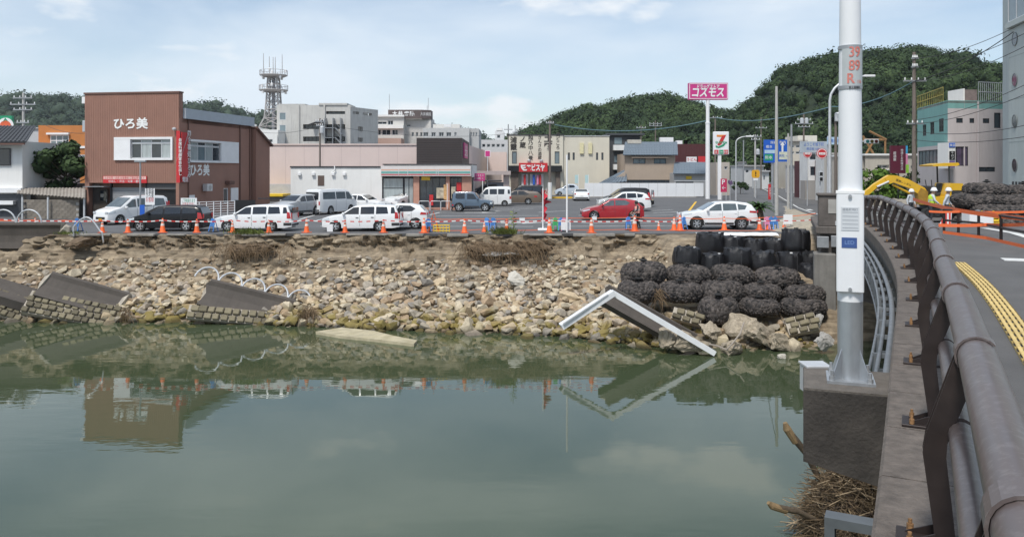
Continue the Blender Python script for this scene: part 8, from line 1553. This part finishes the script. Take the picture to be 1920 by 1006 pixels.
for (a, b, s, lb, r_) in [(at(1040, 234, 98), at(1326, 226, 98), 1.0, 'thick teal cable bundle slung from the liquor shop pole to the pink sign', .05), (at(1341, 220, 117), at(1560, 200, 66), .8, 'thick teal cable bundle slung over the road to the large street lamp', .05), (at(1560, 200, 66), at(1714, 152, 56), .5, 'cable bundle slung from the street lamp to the wooden pole', .04), (at(1714, 152, 56), at(1900, 60, 44), .4, 'cable bundle rising from the wooden pole to the tower', .03), (at(1600, 252, 84), at(1714, 154, 56), .6, 'thin cable running down behind the lamp post', .02), (at(1456, 168, 62), at(1410, 262, 104), .2, 'slanting stay cable from the tall concrete pole', .025), (at(600, 232, 86), at(1031, 240, 98), 1.2, 'thin cable slung between the two wooden poles', .016), (at(600, 236, 86), at(470, 245, 90), .5, 'thin cable leading from the leaning pole to the restaurant', .016), (at(44, 196, 75), at(-60, 190, 60), .5, 'thin cable leaving the utility pole behind the white house', .016), (at(44, 206, 75), at(158, 250, 60), .6, 'thin cable from the utility pole to the brown restaurant', .016), (at(1202, 240, 135), at(1031, 231, 98), .8, 'thin cable behind the liquor shop roof', .02)]: wire(a, b, s, lb, r_, wire_b if r_ > .03 else wire_m)

# ------------------------------------------------------------------ fence, tapes and stands on the bridge side
gf = T('brown_guard_fence', 'low brown pipe fence with orange tapes at the far end of the bridge', 'fence', (14.9, 26, 1.4)); gpts = [gp(1770, 434, 1.36), gp(1797, 437, 1.38), gp(1835, 441, 1.39), gp(1877, 452, 1.4), gp(1930, 464, 1.4)]
for p in gpts: MB().tube(p, p + UP * .78, .045, n=10).build('post', post_m, gf, world=True)
for h_ in (.76, .40): MB().path([p + UP * h_ for p in gpts], .035, 8).build('rail', post_m, gf, world=True)
tape('broad orange tape sloping down from the railing to the brown fence', [at(1712, 373, 34), at(1790, 393, 27), at(1920, 409, 22.3)], .13, orange_tape, sag=.03); tape('orange tape stretched level across the brown fence', [at(1742, 396, 27), at(1800, 396.5, 26.6), at(1920, 397, 25)], .07, orange_tape, sag=.02); tape('orange tape stretched along the lower rail of the brown fence', [at(1760, 422, 25.2), at(1850, 421, 25), at(1930, 420, 22)], .10, orange_tape, sag=.02); tape('orange tape lying low across the bridge deck', [at(1768, 435, 25.0), at(1850, 446, 23), at(1930, 464, 20)], .09, orange_tape, sag=.0)
zz_ = roadz(42)
stand(1884, 0, .8, blue_plastic, 'dark blue barricade stand behind the brown fence beside the yellow crate', None, .95, 38.5); stand(1896, 0, .8, blue_plastic, 'blue barricade stand in the middle behind the brown fence', None, .95, 38.6); stand(1908, 0, .8, blue_plastic, 'blue barricade stand furthest from the yellow crate behind the fence', None, .95, 38.4)
wt = T('white_water_tank', 'white plastic water tank standing behind the brown fence', 'tank', at(1833, 424, 36.5)); wt.location.z = 1.0; MB().bbox(-.55, .55, -.4, .4, 0, .62, .08).build('tank', white_paint, wt); MB().lathe([(.1, .62), (.1, .68), (.02, .69)], 12).build('cap', grey_metal, wt); ycr = T('yellow_crate', 'yellow plastic crate beside the white water tank', 'crate', (X(1857, 36.4), 36.4, 1.0)); 
for k in range(4): MB().bbox(-.3, .3, -.25, .25, k * .16, k * .16 + .12, .02).build('slat_ring', yellow_plastic, ycr)
for x_, y_ in ((-.27, -.22), (.27, -.22), (.27, .22), (-.27, .22)): MB().box(x_ - .03, x_ + .03, y_ - .03, y_ + .03, 0, .64).build('corner_post', yellow_plastic, ycr)
rwb = T('striped_board', 'red and white striped board standing beside the walking worker', 'barricade', (X(1772, 35), 35, .98)); 
MB().prism([(-.3, 0), (.25, 0), (.3, .72), (.1, .78)], (0, 0, 0), UX, UP, (0, .05, 0)).build('board', stripe_mat('red_white_board', (.6, .05, .04), (.76, .74, .72), 6), rwb)

# ------------------------------------------------------------------ excavator
ex = T('excavator', 'yellow small excavator with black canopy posts, its arm reaching out left', 'excavator', (X(1758, 47), 47, roadz(47))); zb = roadz(47); ey = mat('digger_yellow', (.72, .42, .02), .4, 0, .1, 2, coat=.3, dirtamt=.25, dirt=(.4, .26, .06)); ed = mat('digger_dark', (.035, .036, .038), .6, .1, .2)
for s in (-1, 1):
    tr = MB().prism([(-1.25, .12), (-1.05, 0), (1.05, 0), (1.25, .12), (1.32, .3), (1.2, .5), (1.0, .56), (-1.0, .56), (-1.2, .5), (-1.32, .3)], (0, s * .75 - .2, 0), UX, UP, (0, .4, 0)).build('track', rubber, ex)
    for x in (-1.0, -.5, 0, .5, 1.0): MB().lathe([(.18, -.22), (.18, .22)], 14, M=Matrix.Rotation(R(90), 3, 'X'), c=(x, s * .75, .28)).build('roller', ed, tr)
MB().bbox(-.8, .8, -.6, .6, .45, .62, .04).build('undercarriage', ed, ex)
MB().prism([(-.75, .72), (.95, .72), (1.12, .95), (1.12, 1.65), (1.0, 2.0), (.3, 2.02), (.1, 1.25), (-.75, 1.15)], (0, -.85, 0), UX, UP, (0, 1.7, 0)).build('house', ey, ex); MB().bbox(.35, .95, -.875, -.85, 1.25, 1.6, .03).build('grille', ed, ex); MB().bbox(-.7, .95, -.8, .8, .62, .74, .03).build('slew_ring', ed, ex)
MB().bbox(-.25, .25, -.1, .45, 1.2, 1.45, .06).build('seat', ed, ex); MB().bbox(.12, .28, -.1, .45, 1.4, 2.0, .06).build('seat_back', ed, ex); MB().bbox(-.72, -.45, -.7, .7, 1.15, 1.85, .05).build('console', ed, ex)
for x, y in ((.35, -.65), (.35, .65)): MB().tube((x, y, 1.75), (x * .9, y, 3.02), .05).build('canopy_post', ed, ex)
MB().tube((-.5, -.3, 1.8), (-.55, -.35, 2.2), .025).build('lever', ed, ex); MB().tube((-.5, .3, 1.8), (-.55, .35, 2.2), .025).build('lever', ed, ex)
MB().prism([(-.7, 3.06), (-.66, 2.98), (.72, 3.0), (.88, 3.08), (.8, 3.2), (-.1, 3.16)], (0, -.75, 0), UX, UP, (0, 1.5, 0)).build('canopy_roof', ey, ex)
def armseg(nm, pts, w, m=ey): return MB().prism(pts, (0, -w / 2 - .1, 0), UX, UP, (0, w, 0)).build(nm, m, ex)
ax = lambda px: X(px, 47) - X(1758, 47); az = lambda py: Z(py, 47) - zb
bo = armseg('boom', [(ax(1745), az(375)), (ax(1730), az(352)), (ax(1700), az(336)), (ax(1678), az(329)), (ax(1664), az(328)), (ax(1655), az(333)), (ax(1662), az(345)), (ax(1672), az(342)), (ax(1700), az(352)), (ax(1722), az(366)), (ax(1730), az(378))], .32)
armseg('dipper', [(ax(1668), az(331)), (ax(1655), az(333)), (ax(1636), az(345)), (ax(1618), az(360)), (ax(1612), az(372)), (ax(1618), az(372)), (ax(1638), az(354)), (ax(1662), az(343))], .26)
MB().tube((ax(1672), -.1, az(346)), (ax(1708), -.1, az(364)), .07, n=8).build('boom_ram', ey, ex); MB().tube((ax(1640), -.3, az(350)), (ax(1662), -.3, az(340)), .06, n=8).build('dipper_ram', pale_metal, ex); armseg('boom_bracket', [(ax(1752), az(385)), (ax(1738), az(360)), (ax(1722), az(352)), (ax(1716), az(362)), (ax(1718), az(382))], .45, mat('digger_rust', (.35, .2, .03), .6, 0, .3)); armseg('bucket', [(ax(1612), az(368)), (ax(1624), az(370)), (ax(1630), az(392)), (ax(1618), az(408)), (ax(1600), az(404)), (ax(1604), az(388))], .7, ed)
text(bo, '建機レンタル', (ax(1690), -.27, az(342)), Vector((.93, 0, -.36)), Vector((.36, 0, .93)), .16, black_plain)

# ------------------------------------------------------------------ people
skin_m = mat('skin', (.42, .26, .19), .6, 0, .05)
def person(label, loc, rz, h, top, pants, pose, helmet=None, vest=None, hair=True, group=None, bag=None):
    """one skinned body laid out from joints; pose gives feet, hands and lean"""
    o = T('person', label, 'person', loc, rz, group); s = h / 1.72
    J = {'pel': (0, 0, .93), 'wai': (0, 0, 1.08), 'che': (0, pose.get('lean', 0) * .5, 1.30), 'neck': (0, pose.get('lean', 0) * .8, 1.47), 'head': (0, pose.get('lean', 0) * 1.0 - .01, 1.56), 'crown': (0, pose.get('lean', 0) * 1.0, 1.66)}
    for k, sg_ in (('l', -1), ('r', 1)):
        f = pose['foot' + k]; hd = pose['hand' + k]; sh_ = Vector((sg_ * .185, pose.get('lean', 0) * .7, 1.40)); hv = Vector(hd); el = (sh_ + hv) / 2 + Vector((sg_ * .05, .05, -.04)); fv = Vector(f); hip = Vector((sg_ * .09, 0, .90)); kn = (hip + fv) / 2 + Vector((0, -.05, .02))
        J.update({'sho' + k: sh_, 'elb' + k: el, 'wri' + k: hv, 'hip' + k: hip, 'kne' + k: kn, 'ank' + k: fv + Vector((0, .02, .08)), 'toe' + k: fv + Vector((0, -.17, .03))})
    names = list(J); idx = {n_: i for i, n_ in enumerate(names)}; E_ = [('pel', 'wai'), ('wai', 'che'), ('che', 'neck'), ('neck', 'head'), ('head', 'crown')]
    for k in 'lr': E_ += [('che', 'sho' + k), ('sho' + k, 'elb' + k), ('elb' + k, 'wri' + k), ('pel', 'hip' + k), ('hip' + k, 'kne' + k), ('kne' + k, 'ank' + k), ('ank' + k, 'toe' + k)]
    rad = {'pel': (.15, .11), 'wai': (.145, .105), 'che': (.165, .115), 'neck': (.058, .06), 'head': (.078, .095), 'crown': (.07, .085), 'sho': (.062, .062), 'elb': (.046, .046), 'wri': (.033, .033), 'hip': (.088, .09), 'kne': (.06, .062), 'ank': (.045, .048), 'toe': (.042, .036)}
    me = bpy.data.meshes.new('body'); me.from_pydata([tuple(Vector(J[n_]) * s) for n_ in names], [(idx[a], idx[b]) for a, b in E_], []); ob = bpy.data.objects.new('body_rig', me); COL.objects.link(ob); md = ob.modifiers.new('skin', 'SKIN'); md.use_smooth_shade = True
    for i, n_ in enumerate(names): q = rad[n_] if n_ in rad else rad[n_[:-1]]; sv = me.skin_vertices[0].data[i]; sv.radius = (q[0] * s, q[1] * s); sv.use_root = (n_ == 'pel')
    ob.modifiers.new('sub', 'SUBSURF').levels = 2; bpy.context.view_layer.update(); dg = bpy.context.evaluated_depsgraph_get(); m2 = bpy.data.meshes.new_from_object(ob.evaluated_get(dg)); bpy.data.objects.remove(ob)
    bm = bmesh.new(); bm.from_mesh(m2)
    for k, sg_ in (('l', -1), ('r', 1)):                     # five fingers closing on each palm
        wv = Vector(J['wri' + k]) * s; d = (Vector(J['wri' + k]) - Vector(J['elb' + k])).normalized(); sd = Vector((0, 1, 0)); 
        tb = MB(); tb.path([wv, wv + d * .05 * s, wv + d * .09 * s], [.03 * s, .042 * s, .036 * s], 8)
        for f_ in range(4): b0 = wv + d * .085 * s + sd * (f_ - 1.5) * .019 * s; tb.path([b0, b0 + d * (.045 - .004 * abs(f_ - 1.3)) * s, b0 + d * .07 * s + Vector((-sg_ * .025 * s, 0, 0))], [.0095 * s, .009 * s, .007 * s], 6)
        b0 = wv + d * .03 * s - sd * .03 * s; tb.path([b0, b0 + d * .03 * s - sd * .03 * s, b0 + d * .06 * s - sd * .035 * s], [.011 * s, .010 * s, .008 * s], 6)
        n0 = len(bm.verts); bv = [bm.verts.new(v) for v in tb.v]
        for f_ in tb.f:
            try: bm.faces.new([bv[i] for i in f_]).material_index = 2
            except Exception: pass
    nz = Vector(J['head']) * s; tb = MB().path([nz + Vector((0, -.085, .035)) * s, nz + Vector((0, -.115, -.005)) * s, nz + Vector((0, -.085, -.02)) * s], [.012 * s, .018 * s, .014 * s], 6); bv = [bm.verts.new(v) for v in tb.v]
    for f_ in tb.f: bm.faces.new([bv[i] for i in f_])
    for f_ in bm.faces:
        c = f_.calc_center_median() / s; 
        if f_.material_index == 2 or c.z > 1.455: f_.material_index = 2
        elif c.z < .07: f_.material_index = 3
        elif c.z < .98 and abs(c.x) < .19 and c.z < 1.0: f_.material_index = 1
        else: f_.material_index = 0
        wr = min((c - Vector(J['wri' + k])).length for k in 'lr')
        if wr < .05: f_.material_index = 2
        f_.smooth = True
    bm.to_mesh(m2); bm.free()
    for m_ in (top, pants, skin_m, mat('shoe_black', (.02, .02, .022), .6, 0, .1)): m2.materials.append(m_)
    b = bpy.data.objects.new('body', m2); COL.objects.link(b); b.parent = o; hc = Vector(J['head']) * s + Vector((0, .0, .035 * s))
    if helmet: MB().lathe([(.165, 0), (.17, .02), (.135, .035), (.128, .09), (.10, .14), (.05, .165), (.01, .17)], 18, c=hc + Vector((0, -.01, .02)) * s).build('helmet', helmet, o, smooth=True)
    elif hair: MB().lathe([(.098, -.05), (.108, .02), (.10, .08), (.06, .12), (.01, .13)], 16, c=hc + Vector((0, .015, -.005)) * s).build('hair', mat('dark_hair', (.015, .012, .01), .6, 0, .1), o, smooth=True)
    for sx_ in (-.032, .032): MB().lathe([(.002, -.008), (.010, 0), (.002, .008)], 8, c=Vector(J['head']) * s + Vector((sx_, -.088, .03)) * s).build('eye', black_plain, o)
    if vest:
        cz = Vector(J['che']) * s; MB().lathe([(.205 * s, -.32 * s), (.215 * s, -.1 * s), (.21 * s, .06 * s), (.12 * s, .14 * s)], 18, M=Matrix(((1, 0, 0), (0, .72, 0), (0, 0, 1))), c=cz).build('vest', vest, o, smooth=True)
        MB().lathe([(.219 * s, -.14 * s), (.220 * s, -.08 * s)], 18, M=Matrix(((1, 0, 0), (0, .72, 0), (0, 0, 1))), c=cz).build('reflective_stripe', mat('silver_stripe', (.6, .62, .6), .3, .3, 0), o)
    return o
cloth_w = mat('pale_grey_jacket', (.5, .53, .56), .8, 0, .1); cloth_d = mat('dark_trousers', (.03, .032, .038), .85, 0, .1); hv = mat('lime_vest', (.45, .68, .05), .7, 0, .08); hw_ = mat('helmet_white', (.78, .79, .8), .35, 0, .03, coat=.4)
walk = dict(footl=(-.1, -.26, 0), footr=(.1, .24, 0), handl=(-.27, .14, .88), handr=(.27, -.22, .92), lean=-.06); stood = dict(footl=(-.11, 0, 0), footr=(.11, .03, 0), handl=(-.28, -.05, .82), handr=(.28, -.06, .82), lean=-.02); work = dict(footl=(-.14, 0, 0), footr=(.14, .05, 0), handl=(-.22, -.34, 1.02), handr=(.22, -.34, 1.02), lean=-.14)
person('worker in white helmet and lime vest standing behind the bridge railing', (X(1744, 37.5), 37.5, .92), R(70), 1.72, cloth_w, cloth_d, work, hw_, hv); person('worker in white helmet, grey jacket and dark trousers walking by the brown fence', (X(1775, 38.2), 38.2, .9), R(60), 1.72, cloth_w, cloth_d, walk, hw_); person('worker mostly hidden behind the railing, only white helmet showing', (X(1708, 44), 44, roadz(44)), R(20), 1.56, cloth_w, cloth_d, stood, hw_)
person('person in dark clothes and pale orange vest standing beside the red hatchback', (X(1197, 47.6), 47.6, 0), R(-80), 1.68, cloth_d, mat('black_trousers', (.015, .015, .018), .85, 0, .1), work, None, mat('coral_vest', (.75, .33, .26), .8, 0, .1)); person('person in dark clothes walking past the convenience store front', (X(851, 68.6), 68.6, 0), R(80), 1.65, cloth_d, cloth_d, walk); person('person in dark top behind the blue-grey off-roader roof', (X(882, 73), 73, 0), R(0), 1.62, cloth_d, cloth_d, stood)

# ------------------------------------------------------------------ thin summer haze
mb = MB(); mb.box(-900, 900, -260, 1500, -6.5, 110); hz_ = mb.build('haze', None, kind='stuff'); hm = bpy.data.materials.new('haze'); hm.use_nodes = True; t = hm.node_tree; t.nodes.remove(t.nodes['Principled BSDF']); pv = t.nodes.new('ShaderNodeVolumePrincipled'); pv.inputs['Color'].default_value = (.86, .92, 1, 1); pv.inputs['Density'].default_value = .0001; pv.inputs['Anisotropy'].default_value = .2; t.links.new(pv.outputs[0], t.nodes['Material Output'].inputs['Volume']); hz_.data.materials.append(hm)
